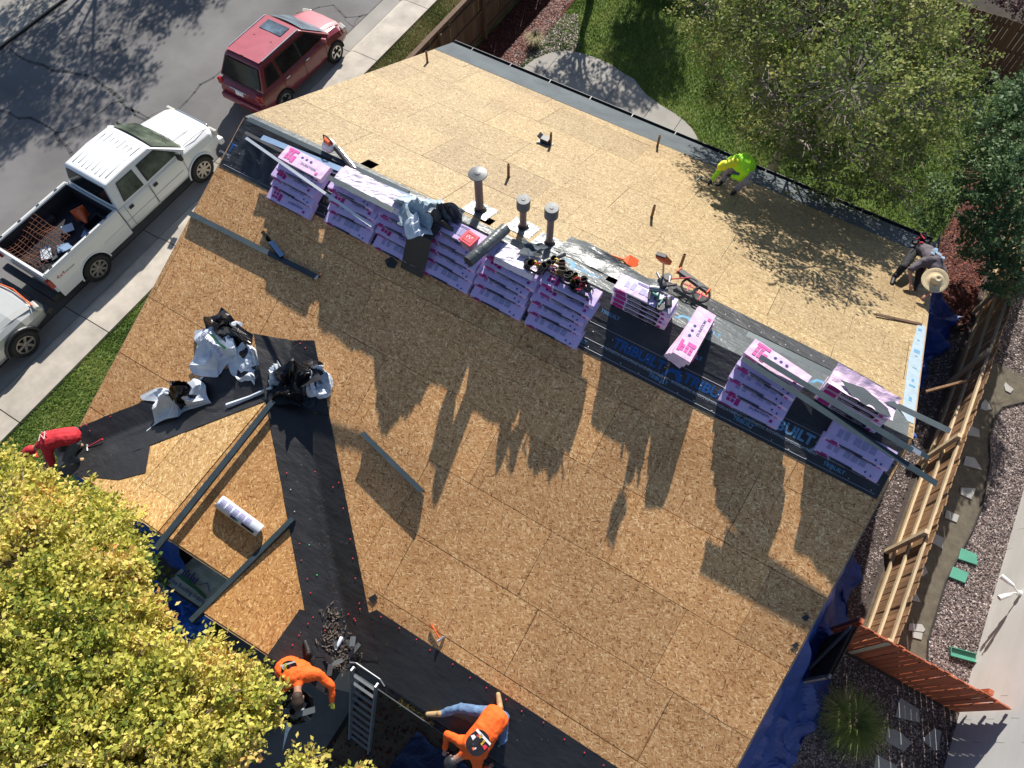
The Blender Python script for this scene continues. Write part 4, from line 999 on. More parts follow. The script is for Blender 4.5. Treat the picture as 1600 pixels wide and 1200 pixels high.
for (x, y, w, h) in ((0, .08, .17, .008), (0, -.08, .17, .008), (.08, 0, .008, .17), (-.08, 0, .008, .17)):
    mb = MB(); mb.box((x, y, .233), (w, h, .006)); mb.build('lid_rib', MT['plastic_red'], ld)
for k in range(4): mb = MB(); mb.box((-.05+k*.03, .0+(k % 2)*.03, .232), (.012, .03, .004)); mb.build('scuff', MT['print_white'], ld)

# ------------------------------------------------------------------ crumpled bags and wrappers
def crumple(name, c, size, h, seed, m, parent=None, g=ZF, rz=0, n=16, off=.02, fold=1.):
    def fn(u, v):
        x0, y0 = (u-.5)*size[0], (v-.5)*size[1]
        q = Vector((x0*3.2/size[0]*fold, y0*3.2/size[1]*fold, seed*7.3))
        dx = noise.noise(q*.8)*.3*size[0]; dy = noise.noise(q*.8+Vector((9, 3, 1)))*.3*size[1]
        rr = math.hypot(x0/size[0], y0/size[1])*2
        ridge = 1-abs(noise.noise(q*.75+Vector((2, 5, 3))))*2.4
        ridge2 = 1-abs(noise.noise(q*1.7+Vector((7, 5, 3))))*2.4
        z = max(0, ridge)*h*(1-.7*rr*rr)+max(0, ridge2)*h*.25*(1-.8*rr)+.01
        x, y = x0+dx, y0+dy; ca, sa = math.cos(rz), math.sin(rz)
        X, Y = c[0]+x*ca-y*sa, c[1]+x*sa+y*ca
        return (X, Y, g(X, Y)+off+max(z, .005))
    mb = MB(); mb.grid(fn, n, n); return mb.build(name, MT[m], parent, recalc=False)
def tagbag(o, l, c='empty bag'): return tag(o, l, c, None)
gW = lambda x, y: max(ZF(x, y), min(ZWL(x, y), ZWR(x, y)))
b1 = empty('empty_bag', label='crumpled white roofing supply bag lying open highest above the left valley', cat='empty bag')
q = FR(348, 545); crumple('outer_skin', (q.x-.05, q.y-.05), (.95, .75), .36, 1, 'bag_white', b1, gW, .6); crumple('lining', (q.x-.02, q.y+.28), (.95, .5), .30, 2, 'bag_black', b1, gW, .0)
q2 = FR(385, 560); crumple('outer_skin', (q2.x+.12, q2.y-.1), (.75, .5), .26, 3, 'bag_white', b1, gW, -.3)
pm = frame((q.x+.05, q.y-.12, gW(q.x, q.y)+.40), (1, -.25, 0), (.2, 1, .55))
t = text('print', 'Elite Roofing', .13, MT['print_blue'], pm); t.parent = b1
mb = MB(); mb.add([(-.28, .08, 0), (-.1, .14, 0), (.12, .12, 0), (.3, .16, 0), (.28, .1, 0), (0, .09, 0)], [(0, 1, 2, 3, 4, 5)]); o = mb.build('print', MT['print_green']); o.matrix_world = pm; o.parent = b1
b2 = empty('empty_bag', label='crumpled white bag with black lining lying lowest on the left valley', cat='empty bag')
q = onplane(278, 625, gW); crumple('outer_skin', (q.x, q.y-.05), (1.15, .65), .34, 5, 'bag_white', b2, gW, .75); crumple('lining', (q.x+.12, q.y+.12), (.62, .45), .42, 6, 'bag_black', b2, gW, .6)
b3 = empty('empty_bag', label='black crumpled bag with a white printed flap where the two valleys meet', cat='empty bag')
q = onplane(462, 606, gW); crumple('lining', (q.x-.02, q.y), (.85, .75), .52, 8, 'bag_black', b3, gW, .3, off=.03); q = onplane(495, 602, gW); crumple('outer_skin', (q.x, q.y+.02), (.6, .45), .34, 9, 'bag_white', b3, gW, -.5); q = onplane(436, 590, gW); crumple('outer_skin', (q.x, q.y), (.3, .4), .38, 10, 'bag_white', b3, gW, 0)
mb = MB(); a = onplane(355, 634, gW, .06); b = onplane(425, 605, gW, .1); mb.tube([a, a.lerp(b, .5)+Vector((0, 0, -.03)), b], [.05, .035, .03], 7); mb.build('rolled_edge', MT['bag_white'], b3)
hp = empty('torn_wrapping', label='heap of torn grey and white wrapping between the third and fourth stacks', cat='wrapping')
crumple('outer_skin', (-5.55, 6.15), (.75, .6), .30, 12, 'membrane_white', hp, lambda x, y: tops[2]+.13, .3); crumple('lining', (-5.2, 6.25), (.65, .5), .36, 13, 'metal_dark', hp, lambda x, y: tops[3]+.06, .1); crumple('outer_skin', (-5.1, 6.35), (.5, .35), .30, 14, 'shingle_grey', hp, lambda x, y: tops[3]+.12, .5)
crumple('outer_skin', (-5.5, 5.9), (.4, .6), .22, 15, 'bag_white', hp, lambda x, y: tops[2]+.08, .9)
def drape(u, v):
    y = 5.45+.6*v; x = -5.28+.24*(u-.5)*2-.1*(1-v)
    return (x, y, ZF(x, y)+.03+(.58 if v > .55 else .58*(max(0, v)/.55)**1.1)*1.0)
mb = MB(); mb.grid(drape, 4, 12); tag(mb.build('felt_offcut', MT['felt_shield']), 'black felt strip draped down the gap between the third and fourth stacks', 'felt')
mb = MB(); a = FR(611, 409, .02); mb.prism([(a.x-.13, a.y-.02), (a.x-.02, a.y-.1), (a.x+.12, a.y-.07), (a.x+.12, a.y+.04), (a.x-.04, a.y+.08)], lambda x, y: ZF(x, y)+.008, lambda x, y: ZF(x, y)+.02); tag(mb.build('felt_offcut', MT['felt_black']), 'small black felt scrap on the sheathing below the third stack', 'felt')
mb = MB(); a = P(718, 432, 5.6); mb.prism([(a.x-.05, a.y-.25), (a.x+.35, a.y-.3), (a.x+.35, a.y+.25), (a.x+.1, a.y+.3)], lambda x, y: ZF(x, y)+.62, lambda x, y: ZF(x, y)+.63); 
mb = MB(); crumple('felt_offcut', (-3.45, 6.45), (.45, .3), .06, 21, 'shingle_grey', None, lambda x, y: tops[4]+.16, .3); tag(bpy.data.objects['felt_offcut.002'], 'grey felt scrap lying on the white shingle bundle beside the tool belts', 'felt')
for k, (px, py) in enumerate([(1242, 1008), (1258, 965), (583, 935)]):
    a = FR(px, py); mb = MB(); s_ = .05+.03*(k == 2); mb.prism([(a.x-s_, a.y-s_*.6), (a.x+s_*.6, a.y-s_), (a.x+s_, a.y+s_*.5), (a.x, a.y+s_)], lambda x, y: ZF(x, y)+.014, lambda x, y: ZF(x, y)+.02)
    tag(mb.build('felt_scrap', MT['felt_black']), ['small black felt scrap at the lower right rake of the front slope', 'small black felt scrap a little above it near the right rake', 'torn black felt tip where the valley meets the eave membrane'][k], 'felt scrap')

# ------------------------------------------------------------------ tools
def sub(mb, n, m, p, **k): return mb.build(n, MT[m], p, **k)
# leaf blower on the underlayment
lb = empty('leaf_blower', (-8.02, 6.72, 5.66), -.18, label='white and orange leaf blower with a long black tube behind the first stack', cat='leaf blower')
mb = MB(); mb.lathe([(0, .0), (.10, .02), (.14, .09), (.12, .17), (.05, .21), (0, .21)], n=18); sub(mb, 'fan_housing', 'plastic_white', lb, smooth=True)
mb = MB(); mb.loft([[(-.08, -.06, .16), (.1, -.06, .16), (.1, .06, .16), (-.08, .06, .16)], [(-.06, -.045, .27), (.07, -.045, .25), (.07, .045, .25), (-.06, .045, .27)]]); sub(mb, 'engine_cover', 'plastic_orange', lb, bevel=.012)
mb = MB(); mb.tube([(-.1, 0, .2), (-.09, 0, .31), (.0, 0, .34), (.1, 0, .3), (.12, 0, .2)], .014, 8); sub(mb, 'handle', 'trim_black', lb)
mb = MB(); mb.tube([(.08, .05, .1), (.2, .03, .1), (.45, -.02, .07), (.72, -.08, .05)], [.055, .05, .045, .042], 12); sub(mb, 'blower_tube', 'metal_dark', lb)
mb = MB(); mb.tube([(.2, .08, .13), (.45, .03, .10), (.75, -.04, .09)], .012, 6); sub(mb, 'seam', 'metal_silver', lb)
# shovel
a, b = BK(928, 390, .03), BK(975, 406, .03)
sv = empty('tear_off_shovel', a, label='orange tear off shovel lying on the pale sheathing near the ridge', cat='shovel')
d = b-a; mb = MB(); mb.tube([(0, 0, 0), d*.5, d], .017, 8); sub(mb, 'shaft', 'plastic_orange', sv)
sd = d.normalized().cross(Vector((0, 0, 1)))
mb = MB(); mb.tube([Vector((0, 0, 0)), -d.normalized()*.08+sd*.06, -d.normalized()*.16+sd*.06], .013, 7); mb.tube([Vector((0, 0, 0)), -d.normalized()*.08-sd*.06, -d.normalized()*.16-sd*.06], .013, 7); mb.tube([-d.normalized()*.16+sd*.07, -d.normalized()*.16-sd*.07], .016, 8); sub(mb, 'grip', 'trim_black', sv)
dn = d.normalized(); mb = MB(); p0 = d; w = .11
mb.loft([[p0-sd*.03+Vector((0, 0, .03)), p0+sd*.03+Vector((0, 0, .03)), p0+sd*.03+Vector((0, 0, .015)), p0-sd*.03+Vector((0, 0, .015))], [p0+dn*.08-sd*w+Vector((0, 0, .06)), p0+dn*.08+sd*w+Vector((0, 0, .06)), p0+dn*.08+sd*w+Vector((0, 0, .045)), p0+dn*.08-sd*w+Vector((0, 0, .045))], [p0+dn*.26-sd*w-Vector((0, 0, .01)), p0+dn*.26+sd*w-Vector((0, 0, .01)), p0+dn*.26+sd*w-Vector((0, 0, .016)), p0+dn*.26-sd*w-Vector((0, 0, .016))]]); sub(mb, 'blade', 'plastic_orange', sv)
# standing broom/magnet tool
bt = Vector((-1.22, 6.98, ZB(0, 6.98)+.02)); top = P(1037, 409, 6.62)
br = empty('scraper', bt, label='tool standing upright with an orange and black head and wooden shaft', cat='scraper')
mb = MB(); mb.tube([(0, 0, 0), top-bt], .016, 8); sub(mb, 'shaft', 'wood_rail', br)
t = top-bt; mb = MB(); mb.loft([[t+Vector((-.05, -.02, -.02)), t+Vector((.05, -.02, -.02)), t+Vector((.05, .02, -.02)), t+Vector((-.05, .02, -.02))], [t+Vector((-.14, -.03, .05)), t+Vector((.12, -.03, .03)), t+Vector((.12, .03, .06)), t+Vector((-.14, .03, .08))], [t+Vector((-.13, -.01, .12)), t+Vector((.0, -.01, .14)), t+Vector((.0, .02, .15)), t+Vector((-.13, .02, .13))]]); sub(mb, 'head', 'plastic_orange', br)
mb = MB(); mb.box(t+Vector((-.06, -.02, .15)), (.16, .07, .035), (0, -.2, 0)); sub(mb, 'rubber_edge', 'trim_black', br)
# magnetic sweeper
a, b = P(1060, 424, 5.42), P(1096, 450, 5.42)
ms = empty('magnetic_sweeper', a, label='grey and orange magnetic sweeper lying on its side beside the ridge', cat='sweeper'); d = b-a; d = d.normalized()*.62
mb = MB(); mb.beam(Vector((0, 0, .03)), d+Vector((0, 0, .03)), .1, .07); sub(mb, 'magnet_bar', 'metal_dark', ms, bevel=.01)
for q in (d*-.02, d*1.0): mb = MB(); mb.beam(q+Vector((0, 0, .03)), q+d.normalized()*.035+Vector((0, 0, .03)), .12, .09); sub(mb, 'end_cap', 'plastic_orange', ms, bevel=.01)
n = Vector((-d.y, d.x, 0)).normalized()*-1
for u in (.55, .95):
    c_ = d*u+n*.13+Vector((0, 0, .03)); mb = MB(); ring = [c_+Vector((math.cos(k)*.14, math.sin(k)*.14, 0.02*math.sin(k))) for k in np.linspace(0, 6.28, 20)]; mb.tube(ring, .022, 7, caps=False); w_ = sub(mb, 'wheel', 'rubber', ms)
    mb = MB(); mb.beam(c_-Vector((.12, 0, 0)), c_+Vector((.12, 0, 0)), .02, .02); mb.beam(c_-Vector((0, .12, 0)), c_+Vector((0, .12, 0)), .02, .02); sub(mb, 'spokes', 'plastic_red', w_)
mb = MB(); mb.tube([d*.4+Vector((0, 0, .06)), d*.2-n*-.15+Vector((-.1, -.1, .1)), Vector((-.2, -.35, .14))], .012, 7); sub(mb, 'handle', 'plastic_red', ms)
# nail guns on the level stack
def nailgun(c, rz, lab, body='metal_dark', acc='green_fibre'):
    e = empty('nail_gun', c, rz, label=lab, cat='nail gun')
    mb = MB(); mb.lathe([(0, 0), (.055, 0), (.06, .05), (.055, .16), (.03, .18), (0, .18)], (0, 0, .07), 'x', 16); sub(mb, 'cylinder', body, e)
    mb = MB(); mb.lathe([(0, .18), (.025, .18), (.02, .3), (0, .3)], (0, 0, .07), 'x', 10); sub(mb, 'nose', 'aluminium', e)
    mb = MB(); mb.beam((.02, -.03, .07), (.0, -.22, .06), .035, .045); sub(mb, 'grip', 'trim_black', e, bevel=.01)
    mb = MB(); mb.lathe([(0, -.03), (.07, -.03), (.075, .0), (.07, .04), (0, .04)], (.17, -.13, .05), 'z', 18); sub(mb, 'coil_magazine', body, e)
    mb = MB(); mb.beam((.05, -.1, .1), (.16, -.16, .1), .02, .03); sub(mb, 'trim', acc, e); return e
zt = ZR-.01+.12*3+.125
nailgun((-1.42, 6.64, zt), .4, 'grey coil nail gun on the left of the level shingle stack', 'aluminium'); nailgun((-1.08, 6.62, zt), -1.1, 'grey coil nail gun with green trim on the right of the level stack')
nailgun((-1.22, 6.74, zt+.05), 2.4, 'black coil nail gun lying behind the other two on the level stack', 'metal_dark', 'plastic_white')
# tool belts
def pouch(c, rz, r0, h, m, par, tip=.3):
    mb = MB(); mb.lathe([(r0*.7, 0), (r0*.95, h*.3), (r0, h), (r0*.92, h), (r0*.8, h*.3), (0, .02)], n=14); o = sub(mb, 'pouch', m, par); o.location = c; o.rotation_euler = (tip, tip*.6, rz); o.scale = (1, .7, 1)
def belt(c, lab, m, seed, s=1, acc='yellow_tool'):
    r = random.Random(seed); e = empty('tool_belt', c, label=lab, cat='tool belt')
    pts = [Vector((math.cos(k)*.2*s, math.sin(k)*.12*s, .05+.03*math.sin(3*k))) for k in np.linspace(0, 5.6, 18)]
    mb = MB()
    for p_, q_ in zip(pts[:-1], pts[1:]): mb.beam(p_, q_, .012, .055)
    sub(mb, 'belt', m, e)
    for k in range(4): pouch((r.uniform(-.18, .18)*s, r.uniform(-.1, .12)*s, .02+.02*k), r.uniform(0, 6), r.uniform(.06, .09)*s, r.uniform(.12, .17), m if k % 2 else 'trim_black', e, r.uniform(-.7, .7))
    for k in range(3):
        a_ = Vector((r.uniform(-.15, .15), r.uniform(-.1, .1), .12+.03*k)); b_ = a_+Vector((r.uniform(-.12, .12), r.uniform(-.12, .12), r.uniform(0, .08)))
        mb = MB(); mb.tube([a_, a_.lerp(b_, .5), b_], [.012, .01, .014], 7); sub(mb, 'tool_handle', [acc, 'metal_silver', 'plastic_red'][k], e)
    for k in range(2): mb = MB(); mb.lathe([(.03, 0), (.045, .0), (.045, .03), (.03, .03)], n=14); o = sub(mb, 'tape_measure', acc, e); o.location = (r.uniform(-.1, .1), r.uniform(-.1, .1), .13); o.rotation_euler = (1.2, .4*k, 0)
    return e
zt = tops[5]+.12
belt((-2.92, 6.30, zt), 'brown leather tool belt with pouches, left of the three on the sixth stack', 'leather', 1); belt((-2.62, 6.22, zt), 'black tool belt with a silver tool, middle of the three on the sixth stack', 'trim_black', 2)
belt((-2.38, 6.16, zt), 'black and red tool belt, right of the three on the sixth stack', 'trim_black', 3, acc='plastic_red')
belt((-3.25, 6.15, tops[4]+.13), 'grey and yellow tool belt draped over the end of the fifth stack', 'metal_dark', 4)
# hammers, bottle
def hammer(c, d, lab, hm='plastic_orange', L=.34, up=(0, 0, 1)):
    e = empty('hammer', c, label=lab, cat='hammer'); d = Vector(d).normalized(); s_ = d.cross(Vector(up)).normalized()
    mb = MB(); mb.tube([(0, 0, 0), d*.12, d*L], [.018, .014, .012], 8); sub(mb, 'handle', hm, e)
    mb = MB(); mb.tube([d*L-s_*.07, d*L+s_*.0, d*L+s_*.06], [.02, .018, .024], 8); mb.tube([d*L-s_*.06, d*L-s_*.12-Vector((0, 0, .02))], [.012, .004], 6); sub(mb, 'head', 'metal_silver', e); return e
a, b = FR(673, 975, .05), FR(688, 999, .05); hammer(a, b-a, 'orange handled roofing hammer lying on brown sheathing above the eave membrane', L=(b-a).length)
a, b = onplane(160, 686, ZF, .1), onplane(135, 700, ZF, .05); hammer(a, b-a, 'red handled hammer lying on the black valley membrane beside the red shirted worker', 'plastic_red', L=(b-a).length*.95)
bo = onplane(534, 995, gW, .06); e = empty('water_bottle', bo, label='empty clear water bottle lying among debris in the right valley', cat='bottle'); dd = Vector((.04, -.2, 0))
mb = MB(); mb.tube([(0, 0, 0), dd*.05, dd*.3, dd*.65, dd*.85, dd], [.025, .033, .032, .033, .016, .013], 12); sub(mb, 'bottle_body', 'bag_white', e, smooth=True); mb = MB(); mb.tube([dd*1.0, dd*1.1], .015, 10); sub(mb, 'bottle_cap', 'print_white', e)
# debris at the foot of the valley and in the gutter
def litter(name, cs, n, m, lab, g, spread, s=(.02, .06)):
    r = random.Random(len(lab)); mb = MB()
    for i in range(n):
        c = r.choice(cs); x, y = c[0]+r.gauss(0, spread), c[1]+r.gauss(0, spread); z = g(x, y)+.03+r.uniform(0, .04)
        a_ = r.uniform(*s); mb.box((x, y, z), (a_*1.6, a_*.5, a_*.15), (r.uniform(-.6, .6), r.uniform(-.6, .6), r.uniform(0, 6)))
    tag(mb.build(name, MT[m]), lab, 'debris', kind='stuff')
litter('debris', [tuple(onplane(px, py, gW)[:2]) for px, py in [(520, 965), (522, 990), (530, 1010), (540, 1020), (515, 1000), (548, 1035), (528, 1040)]], 420, 'debris', 'torn shingle debris and leaves at the foot of the right valley', gW, .09, (.012, .05))
litter('debris', [tuple(onplane(px, py, gW)[:2]) for px, py in [(496+k*1.7, 745+k*12) for k in range(20)]], 420, 'soil', 'grit and crumbs lying along the crease of the right valley', gW, .035, (.003, .010))
gz = lambda x, y: ZF(0, TF)-.16
litter('debris', [(-2.3+k*.16, TF-.08) for k in range(9)], 260, 'debris', 'dead leaves clogging the front gutter', gz, .03, (.015, .035)); litter('debris', [(-1.9+k*.12, TF-.08) for k in range(6)], 90, 'yellow_tool', 'yellow leaves in the front gutter', gz, .03, (.015, .03))
r = random.Random(4)
for k in range(7):
    a = onplane(r.uniform(512, 560), r.uniform(1000, 1045), gW, .06+.02*k); mb = MB(); mb.box((0, 0, 0), (r.uniform(.15, .32), r.uniform(.05, .12), .008), (r.uniform(-.3, .3), r.uniform(-.3, .3), 0)); o = mb.build('shingle_scrap', MT[r.choice(['metal_galv', 'shingle_grey', 'metal_dark'])]); o.location = a; o.rotation_euler = (0, 0, r.uniform(0, 3)); tag(o, ['flat', 'long', 'curled', 'wide', 'narrow', 'small', 'bent'][k]+' torn shingle scrap, number %s from the top of the valley foot debris' % ['one', 'two', 'three', 'four', 'five', 'six', 'seven'][k], 'shingle scrap', 'torn shingle scraps at the valley foot')

# ladder
ld = empty('ladder', (0, 0, 0), label='aluminium extension ladder leaning on the front gutter', cat='ladder')
pl0, pl1 = Vector((-2.74, -1.68, 0)), Vector((-2.80, -.50, 3.02)); pr0, pr1 = Vector((-2.27, -1.70, 0)), Vector((-2.31, -.50, 3.02))
for a, b in ((pl0, pl1), (pr0, pr1)):
    mb = MB(); mb.beam(a, b, .032, .085, (0, 1, 0)); mb.build('side_rail', MT['aluminium'], ld)
    mb = MB(); mb.box(a+Vector((0, 0, .02)), (.06, .12, .04)); mb.build('foot', MT['rubber'], ld)
for k in range(10):
    u = (k+.5)/10.2; mb = MB(); mb.beam(pl0.lerp(pl1, u), pr0.lerp(pr1, u), .045, .03); mb.build('rung', MT['aluminium'], ld)
mb = MB(); mb.tube([pl1+Vector((-.1, .05, -.03)), pl1+Vector((.0, .1, .0)), pr1+Vector((.0, .1, 0)), pr1+Vector((.12, .05, -.03))], .013, 8); mb.build('stabiliser_bar', MT['aluminium'], ld)

# ------------------------------------------------------------------ tarps
def tarp(name, fn, nu, nv, m, lab): mb = MB(); mb.grid(fn, nu, nv); o = mb.build(name, MT[m], smooth=False, recalc=False); return tag(o, lab, 'tarp')
def t1(u, v):
    y = -1.6+8.3*v; xo = 4.85-.16*math.sin(v*7)+.12*noise.noise(Vector((v*9, 0, 1)))-.25*(v < .05)
    zi = ZF(0, min(max(y, TF), TR))-.22; c = u
    x = 3.16+(xo-3.16)*c; z = zi*(1-c)**2.0+.06
    w = .26*noise.noise(Vector((y*1.6+c*2, c*4, 2)))+.14*noise.noise(Vector((y*4, c*6+y, 7)))
    return (x+w*.6*min(1, c*4), y+w*.4, max(.03, z+abs(w)*.8*min(1, c*5)))
tarp('blue_tarp', t1, 34, 130, 'tarp_blue', 'long blue tarp hanging from the right rake of the front slope to the gravel')
def t2(u, v):
    y = 9.3+4.9*v; zi = ZB(0, min(y, TE))-.2; x = 3.15+(1.62+.15*math.sin(v*7+1)+.12*noise.noise(Vector((v*6, 0, 5)))-.9*(1-min(1, v*5)))*u; z = zi*(1-u)**1.8+.05
    w = .3*noise.noise(Vector((y*1.8, u*4, 12)))+.16*noise.noise(Vector((y*5, u*7, 17)))
    return (x+w*.5*min(1, u*4), y, max(.03, z+abs(w)*min(1, u*5)))
tarp('blue_tarp', t2, 26, 60, 'tarp_blue', 'shorter bright blue tarp hanging from the right rake of the back slope')
def gt_(x0, x1, y0, y1, z0, s, amp=.2):
    def fn(u, v):
        x, y = x0+(x1-x0)*u, y0+(y1-y0)*v; w = abs(noise.noise(Vector((x*2, y*2, s))))*amp+abs(noise.noise(Vector((x*6, y*5, s+3))))*amp*.35
        return (x+noise.noise(Vector((y*2, x, s)))*.2, y+noise.noise(Vector((x*2, y, s+9)))*.15, z0+w)
    return fn
tarp('blue_tarp', gt_(-1.7, .9, -2.6, -.9, .02, 3), 40, 34, 'tarp_shade', 'dark blue tarp spread on the ground in the shade behind the ladder')
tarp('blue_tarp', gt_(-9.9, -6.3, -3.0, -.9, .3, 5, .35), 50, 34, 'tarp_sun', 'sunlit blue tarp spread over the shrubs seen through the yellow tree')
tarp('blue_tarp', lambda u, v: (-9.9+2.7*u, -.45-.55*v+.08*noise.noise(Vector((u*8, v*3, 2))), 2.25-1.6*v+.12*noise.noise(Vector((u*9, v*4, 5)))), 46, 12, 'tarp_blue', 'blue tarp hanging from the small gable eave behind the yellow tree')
# printed banner on the ground porch
bn = empty('supply_banner', (0, 0, 0), label='pale banner reading Elite Roofing Supply spread below the small gable', cat='banner')
c4 = [P(258, 912, 1.1), P(312, 862, 1.1), P(366, 905, 1.1), P(312, 948, 1.1)]
mb = MB(); mb.grid(lambda u, v: tuple(c4[0].lerp(c4[1], v).lerp(c4[3].lerp(c4[2], v), u)+Vector((0, 0, .03*noise.noise(Vector((u*5, v*5, 1)))))), 14, 14); mb.build('sheet', MT['banner'], bn)
ex = (c4[3]-c4[0]).normalized(); ey = (c4[1]-c4[0]).normalized()
pm = frame(c4[0].lerp(c4[3], .52)+ey*.12+Vector((0, 0, .03)), ex, ey); t = text('print', 'Elite Roofing Supply', .115, MT['print_blue'], pm, bold=.001); t.parent = bn
mb = MB(); mb.add([(-.42, .13, 0), (-.3, .2, 0), (-.1, .2, 0), (.1, .15, 0), (.3, .13, 0), (.42, .09, 0), (.42, .05, 0), (.1, .09, 0), (-.2, .1, 0)], [tuple(range(9))]); o = mb.build('print', MT['print_green']); o.matrix_world = pm; o.parent = bn
mb = MB(); 
for x, h in ((-.3, .1), (-.24, .15), (-.18, .11), (-.1, .17), (-.04, .1), (.03, .12)): mb.box((x, .2+h/2-.02, 0), (.035, h, .003))
mb.beam((.12, .2, 0), (.25, .32, 0), .003, .015, (0, 1, 0)); mb.beam((.25, .32, 0), (.4, .2, 0), .003, .015, (0, 1, 0)); o = mb.build('print', MT['print_blue']); o.matrix_world = pm; o.parent = bn
mb = MB(); mb.prism([tuple(P(*q, .95)[:2]) for q in [(228, 895), (322, 960), (372, 905), (275, 845)]], 0, 1.02); tag(mb.build('wood_crate', MT['metal_dark']), 'dark covered crate carrying the printed banner below the gable', 'crate')

# ------------------------------------------------------------------ vehicles (local x across, +x = kerb side; y forward)
def wheel(par, x, y, r, w, side, spokes=6, rim='rim_metal'):
    wb = MB(); wb.lathe([(r*.62, -w/2), (r*.9, -w/2), (r, -w*.32), (r, w*.32), (r*.9, w/2), (r*.62, w/2)], (0, 0, 0), 'x', 28); o = wb.build('wheel', MT['rubber'], par, smooth=False); o.location = (x, y, r)
    rb = MB(); rb.lathe([(r*.64, side*w*.5), (r*.60, side*w*.42), (r*.52, side*w*.25), (r*.2, side*w*.3), (0, side*w*.34)], (0, 0, 0), 'x', 24); rb.build('rim', MT['metal_dark'] if spokes else MT[rim], o)
    sb = MB()
    for k in range(spokes):
        a = 2*math.pi*k/spokes; sb.beam((side*w*.36, 0, 0), (side*w*.44, math.cos(a)*r*.58, math.sin(a)*r*.58), r*.17, .03, (1, 0, 0))
    sb.lathe([(r*.64, side*w*.5), (r*.56, side*w*.5), (r*.56, side*w*.4)], (0, 0, 0), 'x', 24); sb.lathe([(0, side*w*.46), (r*.14, side*w*.44), (r*.17, side*w*.3)], (0, 0, 0), 'x', 12)
    sb.build('spokes', MT[rim], o); return o
def sec(y, hw, z0, z1, tum=.04, crown=.03, sh=.12):
    """closed body cross-section: sill, side, shoulder, crowned top"""
    R_ = [(hw*.93, z0), (hw, z0+.14), (hw+.012, z0+(z1-z0)*.55), (hw-tum*.4, z1-sh), (hw-tum-.05, z1-.03), (hw*.55, z1+crown*.6), (0, z1+crown)]
    L_ = [(-x, z) for x, z in R_[::-1][1:]]
    return [Vector((x, y, z)) for x, z in R_+L_]
def cab(y0, y1, y2, y3, hw, hwt, zb, zt):
    """greenhouse: y0 rear base, y1 rear top, y2 front top, y3 front base"""
    n = []
    for (y, w, z) in ((y0, hw, zb), (y1, hwt, zt-.05), (y1+.06, hwt-.05, zt), ((y1+y2)/2, hwt-.03, zt+.035), (y2-.06, hwt-.05, zt), (y2, hwt, zt-.05), (y3, hw, zb)):
        n.append([Vector((w, y, z)), Vector((w*.5, y+(.04 if y > (y1+y2)/2 and z == zb else 0), z+(.012 if z > zb else 0))), Vector((-w*.5, y, z+(.012 if z > zb else 0))), Vector((-w, y, z))])
    return n
def greenhouse(par, y0, y1, y2, y3, hw, hwt, zb, zt, m, name='roof'):
    rows = cab(y0, y1, y2, y3, hw, hwt, zb, zt); mb = MB()
    V = [v for r_ in rows for v in r_]; fs = []
    for i in range(len(rows)-1):
        for k in range(3): fs.append((i*4+k, i*4+k+1, (i+1)*4+k+1, (i+1)*4+k))
    fs.append(tuple(i*4 for i in range(len(rows)))); fs.append(tuple(i*4+3 for i in range(len(rows)))[::-1])
    mb.add(V, fs); return mb.build(name, MT[m], par, bevel=.045, soft=True)
def side_pt(hw, hwt, zb, zt, y, u, e): # point on the side glass plane at height fraction u
    return Vector((hw+(hwt-hw)*u+e, y, zb+(zt-.05-zb)*u))
def side_window(par, pts, hw, hwt, zb, zt, side, name='window', m='glass_dark', e=.006):
    v = []
    for (y, u) in pts:
        p = side_pt(hw, hwt, zb, zt, y, u, e); v.append(Vector((p.x*side, p.y, p.z)))
    c = sum(v, Vector())/len(v); fr_ = [c+(q-c)*1.09+Vector((-.003*side, 0, 0)) for q in v]
    mb = MB(); mb.add(fr_, [tuple(range(len(v)))]); f = mb.build('window', MT['trim_black'], par)
    mb = MB(); mb.add(v, [tuple(range(len(v)))]); mb.build('pane', MT[m], f); return f
def decal(par, body, size, m, M):
    t = text('print', body, size, MT[m], M); mw = t.matrix_world.copy(); t.parent = par; t.matrix_local = M; return t

